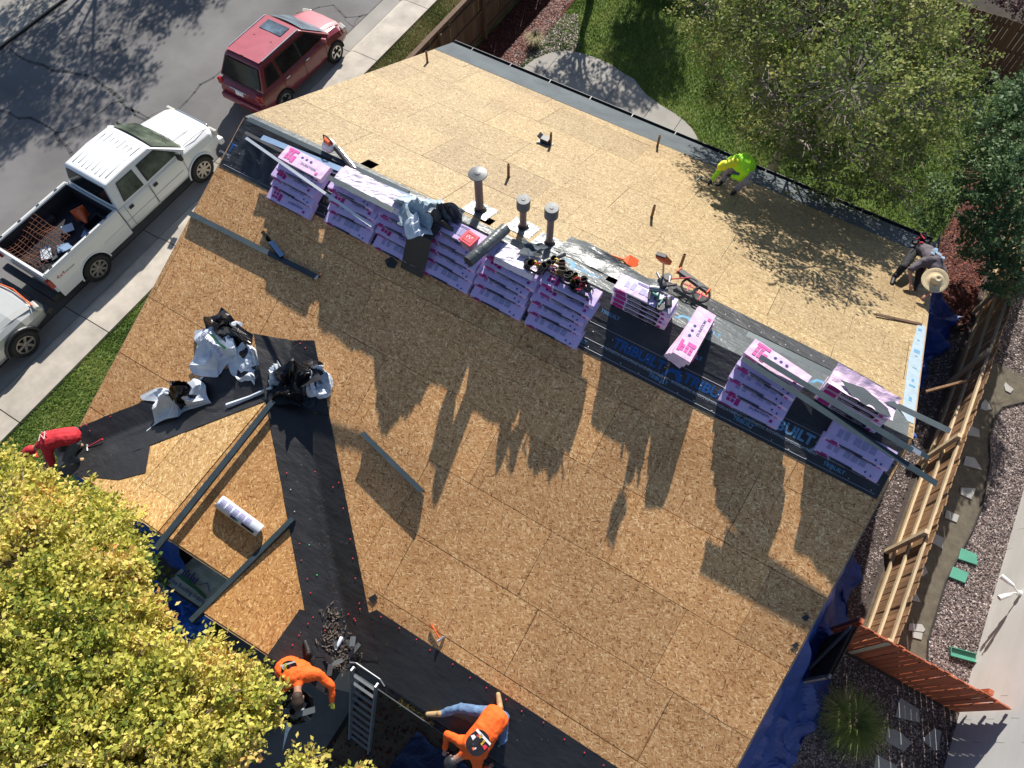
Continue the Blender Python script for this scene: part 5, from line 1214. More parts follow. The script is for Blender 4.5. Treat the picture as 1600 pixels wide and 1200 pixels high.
def pickup():
    t = empty('pickup_truck', (-15.92, 2.72, .0), R(-.6), label='white four door pickup truck with scrap wire in its open bed', cat='pickup truck')
    hw = .955
    # lower body: bed sides hollow, cab and hood solid
    mb = MB(); S = [sec(2.48, hw, .5, 1.30, .02), sec(3.0, hw, .46, 1.33, .02), sec(4.7, hw, .46, 1.33, .03), sec(4.95, hw*.99, .46, 1.30, .06, .02), sec(5.25, hw*.985, .5, 1.27, .10, .03), sec(5.85, hw*.96, .5, 1.20, .14, .03), sec(6.02, hw*.92, .55, 1.12, .16, .02), sec(6.08, hw*.88, .58, .95, .12, .01)]
    mb.loft(S); mb.build('body', MT['paint_white'], t, bevel=.05, soft=True)
    # raised fender lines / hood panel
    mb = MB(); mb.loft([[Vector((x, y, z)) for x, z in ((-.5, zz-.02), (-.46, zz+.02), (0, zz+.045), (.46, zz+.02), (.5, zz-.02))] for y, zz in ((4.98, 1.315), (5.4, 1.29), (5.98, 1.16))], caps=True); mb.build('hood', MT['paint_white'], t, bevel=.02, soft=True)
    for s_ in (-1, 1):
        mb = MB(); mb.loft([[(s_*.955, y, .46), (s_*.97, y, .62), (s_*.97, y, 1.25), (s_*.94, y, 1.34), (s_*.86, y, 1.345), (s_*.86, y, 1.30), (s_*.88, y, .75)] for y in (.06, 2.44)]); mb.build('bed_side', MT['paint_white'], t, bevel=.01)
        mb = MB(); mb.beam((s_*.91, .1, 1.352), (s_*.91, 2.42, 1.352), .06, .012); mb.build('bed_rail_cap', MT['paint_white_dull'], t)
        for y in (.3, .9, 1.5, 2.1): mb = MB(); mb.box((s_*.905, y, 1.362), (.03, .09, .02)); mb.build('tie_down', MT['metal_dark'], t)
    mb = MB(); mb.box((0, .05, .98), (1.82, .07, .66)); tg = mb.build('tailgate', MT['paint_white'], t, bevel=.015)
    mb = MB(); mb.box((0, 2.43, .98), (1.82, .05, .66)); mb.build('bed_front_wall', MT['paint_white_dull'], t)
    mb = MB()
    for (c_, d_) in (((-.85, 1.25, 1.04), (.012, 2.30, .52)), ((.85, 1.25, 1.04), (.012, 2.30, .52)), ((0, .10, 1.04), (1.70, .012, .52)), ((0, 2.39, 1.04), (1.70, .012, .52))): mb.box(c_, d_)
    mb.build('bed_liner', MT['bed_liner'], t)
    mb = MB(); mb.box((0, 1.25, .78), (1.72, 2.34, .05)); mb.build('bed_floor', MT['bed_liner'], t)
    for s_ in (-1, 1): mb = MB(); mb.box((s_*.78, 1.15, .90), (.2, .9, .22)); mb.build('wheel_housing', MT['bed_liner'], t, bevel=.05)
    mb = MB(); mb.box((0, -.12, .58), (1.86, .2, .16)); mb.build('rear_bumper', MT['trim_black'], t, bevel=.03)
    mb = MB(); mb.box((0, 6.1, .62), (1.84, .16, .2)); mb.build('front_bumper', MT['paint_white'], t, bevel=.04)
    for s_ in (-1, 1):
        mb = MB(); mb.box((s_*.93, .02, 1.04), (.1, .12, .3)); mb.build('tail_lamp', MT['lamp_red'], t, bevel=.02)
        mb = MB(); mb.box((s_*.78, 6.04, .98), (.3, .1, .18)); mb.build('headlight', MT['lamp_clear'], t, bevel=.03)
    mb = MB(); mb.box((0, 6.06, .97), (1.15, .08, .24)); mb.build('grille', MT['chrome'], t, bevel=.02)
    for s_ in (-1, 1):
        mb = MB(); mb.tube([(s_*.80, 5.0, 1.305), (s_*.78, 5.5, 1.27), (s_*.72, 5.95, 1.15)], .007, 5); mb.build('hood_seam', MT['trim_black'], t)
        mb = MB(); mb.beam((s_*.965, .1, .86), (s_*.965, .62, .86), .008, .012); mb.beam((s_*.972, 1.66, .86), (s_*.972, 4.6, .86), .008, .014); mb.build('side_crease', MT['paint_white_dull'], t)
    mb = MB(); mb.box((0, 4.93, 1.325), (1.5, .10, .03)); mb.build('cowl', MT['trim_black'], t)
    # cab
    Y = (2.5, 2.62, 4.22, 4.98); zb, zt, hwt = 1.30, 1.93, .76
    greenhouse(t, *Y, hw-.03, hwt, zb, zt, 'paint_white', 'cab')
    for k in range(8):
        x = -.56+k*.16; mb = MB()
        if k % 3 == 1: mb.beam((x, 2.85, zt+.028), (x, 3.55, zt+.036), .03, .012); mb.beam((x, 3.72, zt+.036), (x, 4.05, zt+.022), .03, .012)
        else: mb.beam((x, 2.8, zt+.026), (x, 3.95, zt+.03), .03, .012)
        mb.build('roof_rib', MT['paint_white_dull'], t, bevel=.004)
    fr_ = lambda z: (z-zb)/(zt-zb)
    def lerpq(a, b, c, d, m, nm='windscreen'): 
        mb = MB(); mb.grid(lambda u, v: tuple((Vector(a).lerp(Vector(b), u)).lerp(Vector(d).lerp(Vector(c), u), v)+Vector((0, .05*math.sin(math.pi*u)*(1 if nm == 'windscreen' else -.2), .012))), 10, 4); return mb.build(nm, MT[m], t, smooth=True)
    lerpq((-.86, 4.95, 1.34), (.86, 4.95, 1.34), (.70, 4.27, 1.875), (-.70, 4.27, 1.875), 'glass_green')
    lerpq((-.78, 2.50, 1.38), (.78, 2.50, 1.38), (.68, 2.595, 1.84), (-.68, 2.595, 1.84), 'glass_dark', 'rear_window')
    for k in (-1, 1): mb = MB(); mb.beam((k*.05+.1, 4.99, 1.36), (k*.05+.55, 4.72, 1.56), .014, .02); mb.build('wiper', MT['trim_black'], t)
    for s_ in (-1, 1):
        side_window(t, [(2.78, .12), (3.42, .1), (3.42, .86), (2.92, .86)], hw-.03, hwt, zb, zt, s_, m='glass_green')
        side_window(t, [(3.62, .1), (4.68, .12), (4.60, .28), (4.22, .86), (3.64, .86)], hw-.03, hwt, zb, zt, s_, m='glass_green')
        for y0, y1 in ((2.66, 3.52), (3.54, 4.72)):
            mb = MB()
            for a_, b_ in (((s_*.971, y0, .6), (s_*.971, y0, 1.26)), ((s_*.971, y1, .6), (s_*.971, y1, 1.26)), ((s_*.968, y0, .56), (s_*.968, y1, .56))): mb.beam(a_, b_, .006, .010, (0, 0, 1) if a_[2] == b_[2] else (1, 0, 0))
            mb.build('door_seam', MT['trim_black'], t)
            mb = MB(); mb.box((s_*.975, y0+.16, 1.14), (.02, .14, .09)); mb.build('door_handle', MT['trim_black'], t, bevel=.008)
        mb = MB(); mb.box((s_*1.09, 4.62, 1.40), (.16, .10, .24), (0, 0, s_*.25)); mi = mb.build('side_mirror', MT['trim_black'], t, bevel=.03)
        mb = MB(); mb.tube([(s_*.93, 4.66, 1.34), (s_*1.05, 4.63, 1.36)], .022, 6); mb.build('mirror_arm', MT['trim_black'], t)
        # arches
        for y in (1.13, 5.12):
            mb = MB(); R0 = .47; ring = [(s_*.972, y+R0*math.cos(a), .42+R0*math.sin(a)) for a in np.linspace(0, math.pi, 16)]
            mb.add([Vector(q) for q in ring]+[Vector((s_*.972, y, .42))], [tuple(range(16))]) ; mb.build('wheel_arch', MT['black_void'], t)
            mb = MB(); mb.tube(ring, .025, 6); mb.build('arch_lip', MT['paint_white'], t)
            wheel(t, s_*.86, y, .405, .27, s_, 8)
    decal(t, '4x4', .17, 'plastic_red', frame((.974, .34, 1.06), (0, 1, 0), (0, 0, 1))); decal(t, 'OFF ROAD', .06, 'print_black', frame((.974, .62, 1.03), (0, 1, 0), (0, 0, 1)))
    mb = MB(); mb.tube([(.4, 4.97, 1.33), (.42, 4.93, 1.8)], .004, 5); mb.build('antenna', MT['trim_black'], t)
    return t
pk = pickup()
# what lies in the bed
pb = Vector((-15.92, 2.72, 0))
wm = empty('wire_mesh', pb+Vector((-.1, .75, 1.0)), label='rusty bent wire mesh lying in the white pickup bed', cat='wire mesh')
r = random.Random(2)
def wz(x, y): return .12+.16*noise.noise(Vector((x*2, y*2, 3)))+.1*(y > 0)
for k in range(12):
    mb = MB(); x = -.7+k*.11; mb.tube([(x+.1*noise.noise(Vector((x, y, 1))), y, wz(x, y)) for y in np.linspace(-.62, .55, 9)], .007, 4); mb.build('wire', MT['rust'], wm)
for k in range(10):
    mb = MB(); y = -.6+k*.125; mb.tube([(x, y+.1*noise.noise(Vector((x, y, 5))), wz(x, y)+.006) for x in np.linspace(-.72, .55, 9)], .007, 4); mb.build('wire', MT['rust'], wm)
cn = empty('traffic_cone', pb+Vector((-.12, 2.0, 1.02)), .8, label='orange traffic cone lying on its side in the pickup bed behind the cab', cat='traffic cone'); cn.rotation_euler = (R(80), 0, R(70))
mb = MB(); mb.lathe([(.16, 0), (.03, .5), (.025, .5), (0, .5)], n=16); mb.build('cone', MT['plastic_orange'], cn); mb = MB(); mb.box((0, 0, 0), (.34, .34, .03)); mb.build('base', MT['plastic_orange'], cn)
for k in range(9):
    mb = MB(); mb.box((0, 0, 0), (r.uniform(.15, .4), r.uniform(.1, .3), .02), (r.uniform(-.3, .3), r.uniform(-.3, .3), r.uniform(0, 3))); o = mb.build('metal_scrap', MT[r.choice(['metal_silver', 'metal_galv', 'metal_blue', 'bag_white'])]); o.location = pb+Vector((r.uniform(-.3, .6), r.uniform(.3, 1.9), r.uniform(.84, .93)))
    tag(o, ['shiny', 'dull', 'bent', 'blue tinted', 'flat', 'narrow', 'broad', 'torn', 'pale'][k]+' metal scrap piece lying in the pickup bed', 'scrap', 'scrap pieces in the pickup bed')
cb = empty('crate', pb+Vector((.45, 1.95, .81)), label='dark plastic crate in the kerb side front corner of the pickup bed', cat='crate')
mb = MB(); mb.box((0, 0, .02), (.4, .5, .03)); mb.build('base', MT['metal_dark'], cb)
for (x, y, w, h) in ((-.2, 0, .02, .5), (.2, 0, .02, .5), (0, .25, .42, .02), (0, -.25, .42, .02)): mb = MB(); mb.box((x, y, .12), (w, h, .2)); mb.build('side', MT['metal_dark'], cb)

def suv():
    t = empty('suv', (-15.58, 10.38, 0), R(-.8), label='dark red SUV with faded roof and sunroof parked at the kerb', cat='SUV'); hw = .87
    mb = MB(); S = [sec(.02, hw*.86, .42, .92, .08, .01), sec(.12, hw*.95, .34, 1.02, .06, .01), sec(.5, hw, .32, 1.06, .03), sec(2.2, hw, .32, 1.06, .03), sec(3.05, hw, .32, 1.05, .05), sec(3.3, hw*.99, .34, 1.03, .09, .03), sec(3.75, hw*.97, .36, .93, .14, .03), sec(4.02, hw*.9, .38, .80, .16, .02), sec(4.12, hw*.8, .42, .66, .1, .01)]
    mb.loft(S); mb.build('body', MT['paint_red'], t, bevel=.05, soft=True)
    Y = (.22, .52, 2.42, 3.28); zb, zt, hwt = 1.02, 1.66, .67
    g_ = greenhouse(t, *Y, hw-.03, hwt, zb, zt, 'paint_red', 'cabin')
    rows = [[Vector((w*k, y, zt+.041+.01*(1-abs(k)))) for k in (-1, -.5, 0, .5, 1)] for y, w in ((.6, .60), (1.5, .64), (2.34, .60))]
    mb = MB(); mb.add([v for q in rows for v in q], [(i*5+k, i*5+k+1, (i+1)*5+k+1, (i+1)*5+k) for i in range(2) for k in range(4)]); mb.build('roof_skin', MT['paint_red_faded'], t)
    mb = MB(); mb.loft([[Vector((x, y, z)) for x, z in ((-.62, zz-.02), (-.5, zz+.03), (0, zz+.05), (.5, zz+.03), (.62, zz-.02))] for y, zz in ((3.25, 1.05), (3.6, .99), (3.98, .85))]); mb.build('hood', MT['paint_red_faded'], t, bevel=.02, soft=True)
    mb = MB(); mb.box((0, 2.0, zt+.058), (.8, .42, .012)); mb.build('sunroof', MT['glass_blue'], t, bevel=.05)
    for s_ in (-1, 1):
        mb = MB(); mb.beam((s_*.62, .7, zt+.05), (s_*.62, 2.3, zt+.05), .03, .03); mb.build('roof_rail', MT['metal_silver'], t, bevel=.008)
        side_window(t, [(.42, .12), (.98, .1), (.98, .84), (.68, .84)], hw-.03, hwt, zb, zt, s_)
        side_window(t, [(1.12, .1), (1.92, .1), (1.92, .86), (1.12, .86)], hw-.03, hwt, zb, zt, s_)
        side_window(t, [(2.0, .1), (3.0, .12), (2.94, .2), (2.46, .84), (2.0, .86)], hw-.03, hwt, zb, zt, s_)
        for y0 in (1.05, 1.97, 2.95): mb = MB(); mb.beam((s_*.884, y0, .45), (s_*.884, y0, 1.0), .006, .008, (1, 0, 0)); mb.build('door_seam', MT['trim_black'], t)
        for y0 in (1.22, 2.12): mb = MB(); mb.box((s_*.893, y0, .93), (.02, .16, .035)); mb.build('door_handle', MT['chrome'], t, bevel=.008)
        mb = MB(); mb.box((s_*.97, 2.86, 1.12), (.16, .09, .12), (0, 0, s_*.3)); mb.build('side_mirror', MT['paint_red_faded'], t, bevel=.03)
        for y in (.85, 3.32):
            mb = MB(); ring = [(s_*.888, y+.40*math.cos(a), .33+.40*math.sin(a)) for a in np.linspace(0, math.pi, 16)]; mb.add([Vector(q) for q in ring], [tuple(range(16))]); mb.build('wheel_arch', MT['black_void'], t)
            wheel(t, s_*.78, y, .345, .23, s_, 5, 'chrome')
        mb = MB(); mb.box((s_*.74, .1, .9), (.2, .12, .22)); mb.build('tail_lamp', MT['lamp_red'], t, bevel=.03)
        mb = MB(); mb.box((s_*.70, 3.98, .74), (.3, .16, .14), (.3, 0, -s_*.3)); mb.build('headlight', MT['lamp_clear'], t, bevel=.03)
    def q4(a, b, c, d, m, nm, bow): 
        mb = MB(); mb.grid(lambda u, v: tuple((Vector(a).lerp(Vector(b), u)).lerp(Vector(d).lerp(Vector(c), u), v)+Vector((0, bow*math.sin(math.pi*u), .012))), 10, 4); return mb.build(nm, MT[m], t, smooth=True)
    q4((-.76, 3.25, 1.06), (.76, 3.25, 1.06), (.60, 2.47, 1.60), (-.60, 2.47, 1.60), 'glass_blue', 'windscreen', .05)
    q4((-.74, .21, 1.06), (.74, .21, 1.06), (.60, .47, 1.57), (-.60, .47, 1.57), 'glass_dark', 'rear_window', -.03)
    mb = MB(); mb.box((0, -.02, .52), (1.5, .16, .22)); mb.build('rear_bumper', MT['paint_red'], t, bevel=.07, soft=True)
    mb = MB(); mb.box((0, 4.1, .5), (1.45, .14, .24)); mb.build('front_bumper', MT['paint_red'], t, bevel=.07, soft=True)
    mb = MB(); mb.box((.02, -.0, .84), (.30, .02, .14), (-.12, 0, 0)); mb.build('licence_plate', MT['print_white'], t)
    mb = MB(); mb.box((0, .0, .93), (.62, .02, .03)); mb.build('chrome_strip', MT['chrome'], t)
    mb = MB(); mb.tube([(.0, .62, zt+.05), (-.03, .52, zt+.14)], .006, 5); mb.build('antenna', MT['trim_black'], t)
    for k in range(4): mb = MB(); mb.box((-.52, .27+.05*k, 1.18+.1*k), (.07, .006, .07), (-.5, 0, 0)); mb.build('sticker', MT['bag_white'], t)
    return t
suv()
def pickup2():
    t = empty('parked_car', (-15.72, -2.6, 0), R(.5), label='silver parked car nosing into the left edge behind the white pickup', cat='car'); hw = .90
    mb = MB(); mb.loft([sec(0, hw*.9, .4, 1.0), sec(.4, hw, .36, 1.05), sec(3.4, hw, .36, 1.05, .05), sec(4.2, hw*.98, .38, 1.0, .12, .03), sec(4.7, hw*.93, .42, .88, .16, .02), sec(4.85, hw*.86, .46, .7, .1)]); mb.build('body', MT['paint_silver'], t, bevel=.05, soft=True)
    greenhouse(t, .3, .7, 2.5, 3.3, hw-.03, .7, 1.02, 1.65, 'paint_silver', 'cabin')
    mb = MB(); mb.grid(lambda u, v: (-.78+1.56*u+.0*v, 3.29-.75*v+.05*math.sin(math.pi*u), 1.07+.5*v), 8, 3); mb.build('windscreen', MT['glass_dark'], t, smooth=True)
    mb = MB(); mb.loft([[Vector((x, y, z)) for x, z in ((-.74, zz-.03), (-.6, zz+.03), (0, zz+.05), (.6, zz+.03), (.74, zz-.03))] for y, zz in ((3.35, 1.05), (4.1, 1.02), (4.62, .9))]); mb.build('hood', MT['paint_silver'], t, bevel=.01)
    mb = MB(); mb.box((0, 4.84, .52), (1.8, .2, .22)); mb.build('front_bumper', MT['metal_dark'], t, bevel=.05)
    mb = MB(); mb.box((0, 4.80, .78), (1.0, .08, .2)); mb.build('grille', MT['trim_black'], t, bevel=.02)
    mb = MB(); mb.tube([(-.75, 4.66, .93), (0, 4.76, .95), (.75, 4.66, .93)], .02, 6); mb.build('hood_edge', MT['plastic_orange'], t)
    for s_ in (-1, 1):
        mb = MB(); mb.box((s_*.74, 4.72, .80), (.28, .14, .2), (.2, 0, -s_*.25)); mb.build('headlight', MT['lamp_clear'], t, bevel=.04)
        side_window(t, [(2.2, .1), (3.05, .12), (2.54, .84), (2.2, .86)], hw-.03, .7, 1.02, 1.65, s_); side_window(t, [(1.0, .1), (2.1, .1), (2.1, .86), (1.0, .86)], hw-.03, .7, 1.02, 1.65, s_)
        for y in (.9, 3.85):
            mb = MB(); ring = [(s_*.918, y+.46*math.cos(a), .38+.46*math.sin(a)) for a in np.linspace(0, math.pi, 16)]; mb.add([Vector(q) for q in ring], [tuple(range(16))]); mb.build('wheel_arch', MT['black_void'], t)
            mb = MB(); mb.tube(ring, .04, 6); mb.build('arch_flare', MT['metal_dark'], t); wheel(t, s_*.84, y, .39, .25, s_, 6)
pickup2()

# ------------------------------------------------------------------ people
def capsule(mb, a, b, ra, rb, xa=None, sx=1., sy=1., n=14):
    a, b = Vector(a), Vector(b); d = b-a; L = d.length
    if L < 1e-5: d = Vector((0, 0, 1)); L = 1e-5
    d = d/L if L > 1e-4 else d
    x = Vector(xa) if xa is not None else d.orthogonal(); x = x-d*x.dot(d); x = x.normalized() if x.length > 1e-3 else d.orthogonal().normalized(); y = d.cross(x)
    V = []
    for (c, r_, ang) in [(a, ra, t) for t in (-85, -60, -35, -12)]+[(b, rb, t) for t in (12, 35, 60, 85)]:
        t = R(ang); rr = r_*math.cos(t); off = r_*math.sin(t)*.9
        for k in range(n):
            q = 6.28318*k/n; V.append(c+d*off+x*math.cos(q)*rr*sx+y*math.sin(q)*rr*sy)
    mb.add(V, [(i*n+k, i*n+(k+1) % n, (i+1)*n+(k+1) % n, (i+1)*n+k) for i in range(7) for k in range(n)]+[tuple(range(n))[::-1], tuple(7*n+k for k in range(n))])
def skin_mesh(name, verts, edges, radii, m, parent=None, sub=1, root=0, xa=None, flat=(), voxel=.014, smooth=4):
    """one continuous skin grown round a jointed skeleton"""
    mb = MB()
    for (i, j) in edges:
        ri, rj = radii[i], radii[j]; f = (i in flat and j in flat)
        capsule(mb, verts[i], verts[j], ri, rj, xa if f else None, 1.28 if f else 1., .97 if f else 1.)
    o = mb.build(name, MT[m], parent)
    md = o.modifiers.new('join', 'REMESH'); md.mode = 'VOXEL'; md.voxel_size = voxel; md.use_smooth_shade = True
    sm = o.modifiers.new('soften', 'SMOOTH'); sm.iterations = smooth; sm.factor = .6
    if name in ('shirt', 'trousers'):
        tx = bpy.data.textures.get('cloth_folds') or bpy.data.textures.new('cloth_folds', 'CLOUDS'); tx.noise_scale = .11; tx.noise_depth = 2
        dp = o.modifiers.new('folds', 'DISPLACE'); dp.texture = tx; dp.texture_coords = 'LOCAL'; dp.strength = .03; dp.mid_level = .5
    return o
def hand(par, wrist, d, side, m, curl=.5):
    d = d.normalized(); up = Vector((0, 0, 1)); s_ = d.cross(up); s_ = s_.normalized() if s_.length > .1 else Vector((1, 0, 0)); dn = s_.cross(d)
    if dn.z > 0: dn = -dn
    V = [Vector((0, 0, 0)), d*.05, d*.085]; E = [(0, 1), (1, 2)]; Rr = [.022, .036, .032]
    for k, (o_, L) in enumerate(((-.028, .06), (-.01, .072), (.01, .068), (.028, .052))):
        b = len(V); p = d*.08+s_*o_; V += [p, p+d*L*.5+dn*L*.15, p+d*L*.85+dn*L*.55*(curl+.4)]; E += [(2, b), (b, b+1), (b+1, b+2)]; Rr += [.011, .0095, .008]
    b = len(V); V += [d*.035+s_*side*.035, d*.07+s_*side*.06+dn*.02]; E += [(1, b), (b, b+1)]; Rr += [.013, .010]
    o = skin_mesh('hand', [wrist+v for v in V], E, Rr, m, par, voxel=.006, smooth=1); return o
def person(J, lab, shirt, trousers, boots, gloves='skin', head=None, long_sleeve=True, toe=None, shirt_r=1.):
    """J: joints in world space; pelvis, chest, neck, head, shL, elL, wrL, shR, elR, wrR, hipL, knL, anL, hipR, knR, anR"""
    base = (J['anL']+J['anR'])/2; base.z = min(J['anL'].z, J['anR'].z)-.06
    root = empty('person', base, label=lab, cat='person')
    g = lambda k: J[k]-base
    keys = ['pelvis', 'waist', 'chest', 'neck', 'head', 'crown', 'shL', 'elL', 'wrL', 'shR', 'elR', 'wrR', 'hipL', 'knL', 'anL', 'toeL', 'hipR', 'knR', 'anR', 'toeR']
    J['waist'] = J['pelvis'].lerp(J['chest'], .45)+Vector((0, 0, .05)); 
    hd = (J['head']-J['neck']).normalized(); J['head'] = J['neck']+hd*.125; J['crown'] = J['head']+hd*.11
    for s_ in 'LR':
        if toe: J['toe'+s_] = J['an'+s_]+toe[s_]
        else: J['toe'+s_] = J['an'+s_]+Vector((.0, -.16, -.04))
    rad = dict(pelvis=.125, waist=.115, chest=.135, neck=.055, head=.088, crown=.062, shL=.06, elL=.042, wrL=.028, shR=.06, elR=.042, wrR=.028, hipL=.088, knL=.058, anL=.04, toeL=.035, hipR=.088, knR=.058, anR=.04, toeR=.035)
    ed = [('pelvis', 'waist'), ('waist', 'chest'), ('chest', 'neck'), ('neck', 'head'), ('head', 'crown'), ('chest', 'shL'), ('shL', 'elL'), ('elL', 'wrL'), ('chest', 'shR'), ('shR', 'elR'), ('elR', 'wrR'), ('pelvis', 'hipL'), ('hipL', 'knL'), ('knL', 'anL'), ('anL', 'toeL'), ('pelvis', 'hipR'), ('hipR', 'knR'), ('knR', 'anR'), ('anR', 'toeR')]
    ix = {k: i for i, k in enumerate(keys)}
    SH = (J['shL']-J['shR']).normalized(); skin_mesh('body', [g(k) for k in keys], [(ix[a], ix[b]) for a, b in ed], [rad[k] for k in keys], 'skin', root, xa=SH, flat=(0, 1, 2))
    # shirt
    sk = ['pelvis', 'waist', 'chest', 'neckb', 'shL', 'elL', 'cuL', 'shR', 'elR', 'cuR']
    J['neckb'] = J['chest'].lerp(J['neck'], .75)
    for s_ in 'LR': J['cu'+s_] = J['el'+s_].lerp(J['wr'+s_], .88 if long_sleeve else -.0)
    k_ = shirt_r; sr = [.148*k_, .143*k_, .158*k_, .075, .085, .064, .048, .085, .064, .048]
    se = [(0, 1), (1, 2), (2, 3), (2, 4), (4, 5), (5, 6), (2, 7), (7, 8), (8, 9)]
    if not long_sleeve:
        for s_ in 'LR': J['cu'+s_] = J['sh'+s_].lerp(J['el'+s_], .9)
        sk = ['pelvis', 'waist', 'chest', 'neckb', 'shL', 'cuL', 'shR', 'cuR']; sr = [.148, .143, .158, .075, .088, .07, .088, .07]; se = [(0, 1), (1, 2), (2, 3), (2, 4), (4, 5), (2, 6), (6, 7)]
    skin_mesh('shirt', [g(k) for k in sk], se, sr, shirt, root, xa=SH, flat=(0, 1, 2))
    for s_ in 'LR': J['hem'+s_] = J['kn'+s_].lerp(J['an'+s_], .9)
    tk = ['pelvis', 'hipL', 'knL', 'hemL', 'hipR', 'knR', 'hemR']
    skin_mesh('trousers', [g(k) for k in tk], [(0, 1), (1, 2), (2, 3), (0, 4), (4, 5), (5, 6)], [.122, .104, .080, .060, .104, .080, .060], trousers, root)
    for s_ in 'LR':
        d = J['toe'+s_]-J['an'+s_]; skin_mesh('boot', [g('an'+s_)+Vector((0, 0, .06))-d*.05, g('an'+s_)-d*.2, g('an'+s_)+d*.5, g('an'+s_)+d*1.05], [(0, 1), (1, 2), (2, 3)], [.05, .055, .05, .042], boots, root, 1, 1)
        hand(root, g('wr'+s_), J['wr'+s_]-J['el'+s_], 1 if s_ == 'L' else -1, gloves)
    # face: looks along hd turned downwards
    f = Vector((0, 0, -1)); f = (f-hd*f.dot(hd)); f = f.normalized() if f.length > .2 else Vector((0, -1, 0)); sd_ = hd.cross(f)
    H = g('head')
    mb = MB(); mb.add([H+f*.085+hd*.02, H+f*.085-sd_*.014-hd*.02, H+f*.085+sd_*.014-hd*.02, H+f*.108-hd*.018], [(0, 1, 3), (0, 3, 2), (1, 2, 3)]); mb.build('nose', MT['skin'], root)
    for q in (-1, 1):
        mb = MB(); mb.lathe([(0, 0), (.012, .0), (.009, .006), (0, .007)], n=8); o = mb.build('eye', MT['print_white'], root); o.matrix_local = frame(H+f*.082+sd_*q*.032+hd*.02, sd_, hd)
        mb = MB(); mb.lathe([(0, -.01), (.026, -.01), (.028, .006), (0, .01)], n=10); o = mb.build('ear', MT['skin'], root); o.matrix_local = frame(H+sd_*q*.088-hd*.005, hd, f)
    mb = MB(); mb.beam(H+f*.088-hd*.045-sd_*.025, H+f*.088-hd*.045+sd_*.025, .008, .008); mb.build('mouth', MT['lamp_red'], root)
    HH = g('crown'); kind, m_ = head
    b_ = -f
    if kind in ('hair', 'cap', 'hood'):
        rr = {'hair': .104, 'cap': .108, 'hood': .112}[kind]
        q1 = H-hd*.03+b_*.03; q2 = H+hd*.05+b_*.015; q3 = HH+hd*.015
        o = skin_mesh({'hair': 'hair', 'cap': 'cap', 'hood': 'hood'}[kind], [q1, q2, q3], [(0, 1), (1, 2)], [rr*.86, rr, rr*.72], m_, root, 2, 1)
        if kind == 'cap':
            mb = MB(); mb.grid(lambda u, v: tuple(H+hd*.07+f*(.08+.11*v)+sd_*(u-.5)*.16*(1-.35*v*v)-b_*0), 6, 4); mb.build('cap_brim', MT[m_], root, smooth=True)
        if kind == 'hood': skin_mesh('hood_back', [g('neckb')+b_*.05, q1], [(0, 1)], [.11, .10], m_, root, 2)
    if kind == 'straw':
        ax = (hd*.35+b_*.95).normalized(); u1 = ax.orthogonal().normalized(); u2 = ax.cross(u1); c_ = H+hd*.03+b_*.02
        def hatp(pr):
            mb = MB(); n = 32; V = []; 
            for (r_, h_) in pr:
                for k in range(n):
                    a = 6.2832*k/n; wv = .015*math.sin(2*a)*(r_/.24)**2; V.append(c_+u1*math.cos(a)*r_+u2*math.sin(a)*r_*.95+ax*(h_+wv))
            mb.add(V, [(i*n+k, i*n+(k+1) % n, (i+1)*n+(k+1) % n, (i+1)*n+k) for i in range(len(pr)-1) for k in range(n)]+[tuple(range(n))]); return mb
        br_ = hatp([(.095, .07), (.12, .035), (.2, .02), (.255, .035), (.262, .03), (.2, .01), (.1, .02)]).build('hat', MT['straw'], root, smooth=True)
        hatp([(.103, .03), (.10, .12), (.082, .165), (.04, .16), (.0, .14)]).build('hat_crown', MT['straw'], br_, smooth=True)
        hatp([(.107, .035), (.106, .065)]).build('hat_band', MT['skin'], br_)
    return root, base
def V3(px, py, z): return P(px, py, z)
def back_print(root, base, c, x, y, w, h, cols, seed):
    r = random.Random(seed); M = frame(c-base, x, y)
    mb = MB(); n = 24; mb.add([(math.cos(k/n*6.283)*w*.5*(1-.12*math.cos(k/n*12.566)), math.sin(k/n*6.283)*h*.5, -.012*math.cos(k/n*6.283)**2) for k in range(n)]+[(0, 0, .006)], [(k, (k+1) % n, n) for k in range(n)]); o = mb.build('back_print', MT['print_black'], root); o.matrix_local = M
    for k in range(9):
        mb = MB(); a, b = r.uniform(-.32, .32)*w, r.uniform(-.28, .28)*h; s_ = r.uniform(.05, .1)*w; mb.add([(a-s_, b-s_*.6, .003), (a+s_, b-s_*.9, .003), (a+s_*.8, b+s_, .003), (a-s_*.5, b+s_*.8, .003)], [(0, 1, 2, 3)]); q = mb.build('print', MT[cols[k % len(cols)]], o)
    mb = MB(); mb.add([(-.45*w, .3*h, .003), (.35*w, .42*h, .003), (.38*w, .33*h, .003), (-.42*w, .2*h, .003)], [(0, 1, 2, 3)]); mb.build('print', MT['print_white'], o)

# neon worker hammering at the back eave membrane
z0 = ZB(0, 11.9)
J = dict(pelvis=Vector((-1.36, 12.22, z0+.62)), chest=Vector((-1.44, 11.90, z0+.86)), neck=Vector((-1.60, 11.76, z0+.90)), head=Vector((-1.72, 11.64, z0+.88)),
    shL=Vector((-1.26, 11.76, z0+.84)), elL=Vector((-1.32, 11.78, z0+.58)), wrL=Vector((-1.52, 11.84, z0+.50)), shR=Vector((-1.66, 11.98, z0+.80)), elR=Vector((-1.80, 11.86, z0+.54)), wrR=Vector((-1.88, 11.72, z0+.28)),
    hipL=Vector((-1.26, 12.18, z0+.56)), knL=Vector((-1.24, 11.98, z0+.34)), anL=Vector((-1.34, 11.96, ZB(0, 12.0)+.08)), hipR=Vector((-1.46, 12.26, z0+.56)), knR=Vector((-1.66, 12.16, z0+.34)), anR=Vector((-1.70, 12.10, ZB(0, 12.12)+.08)))
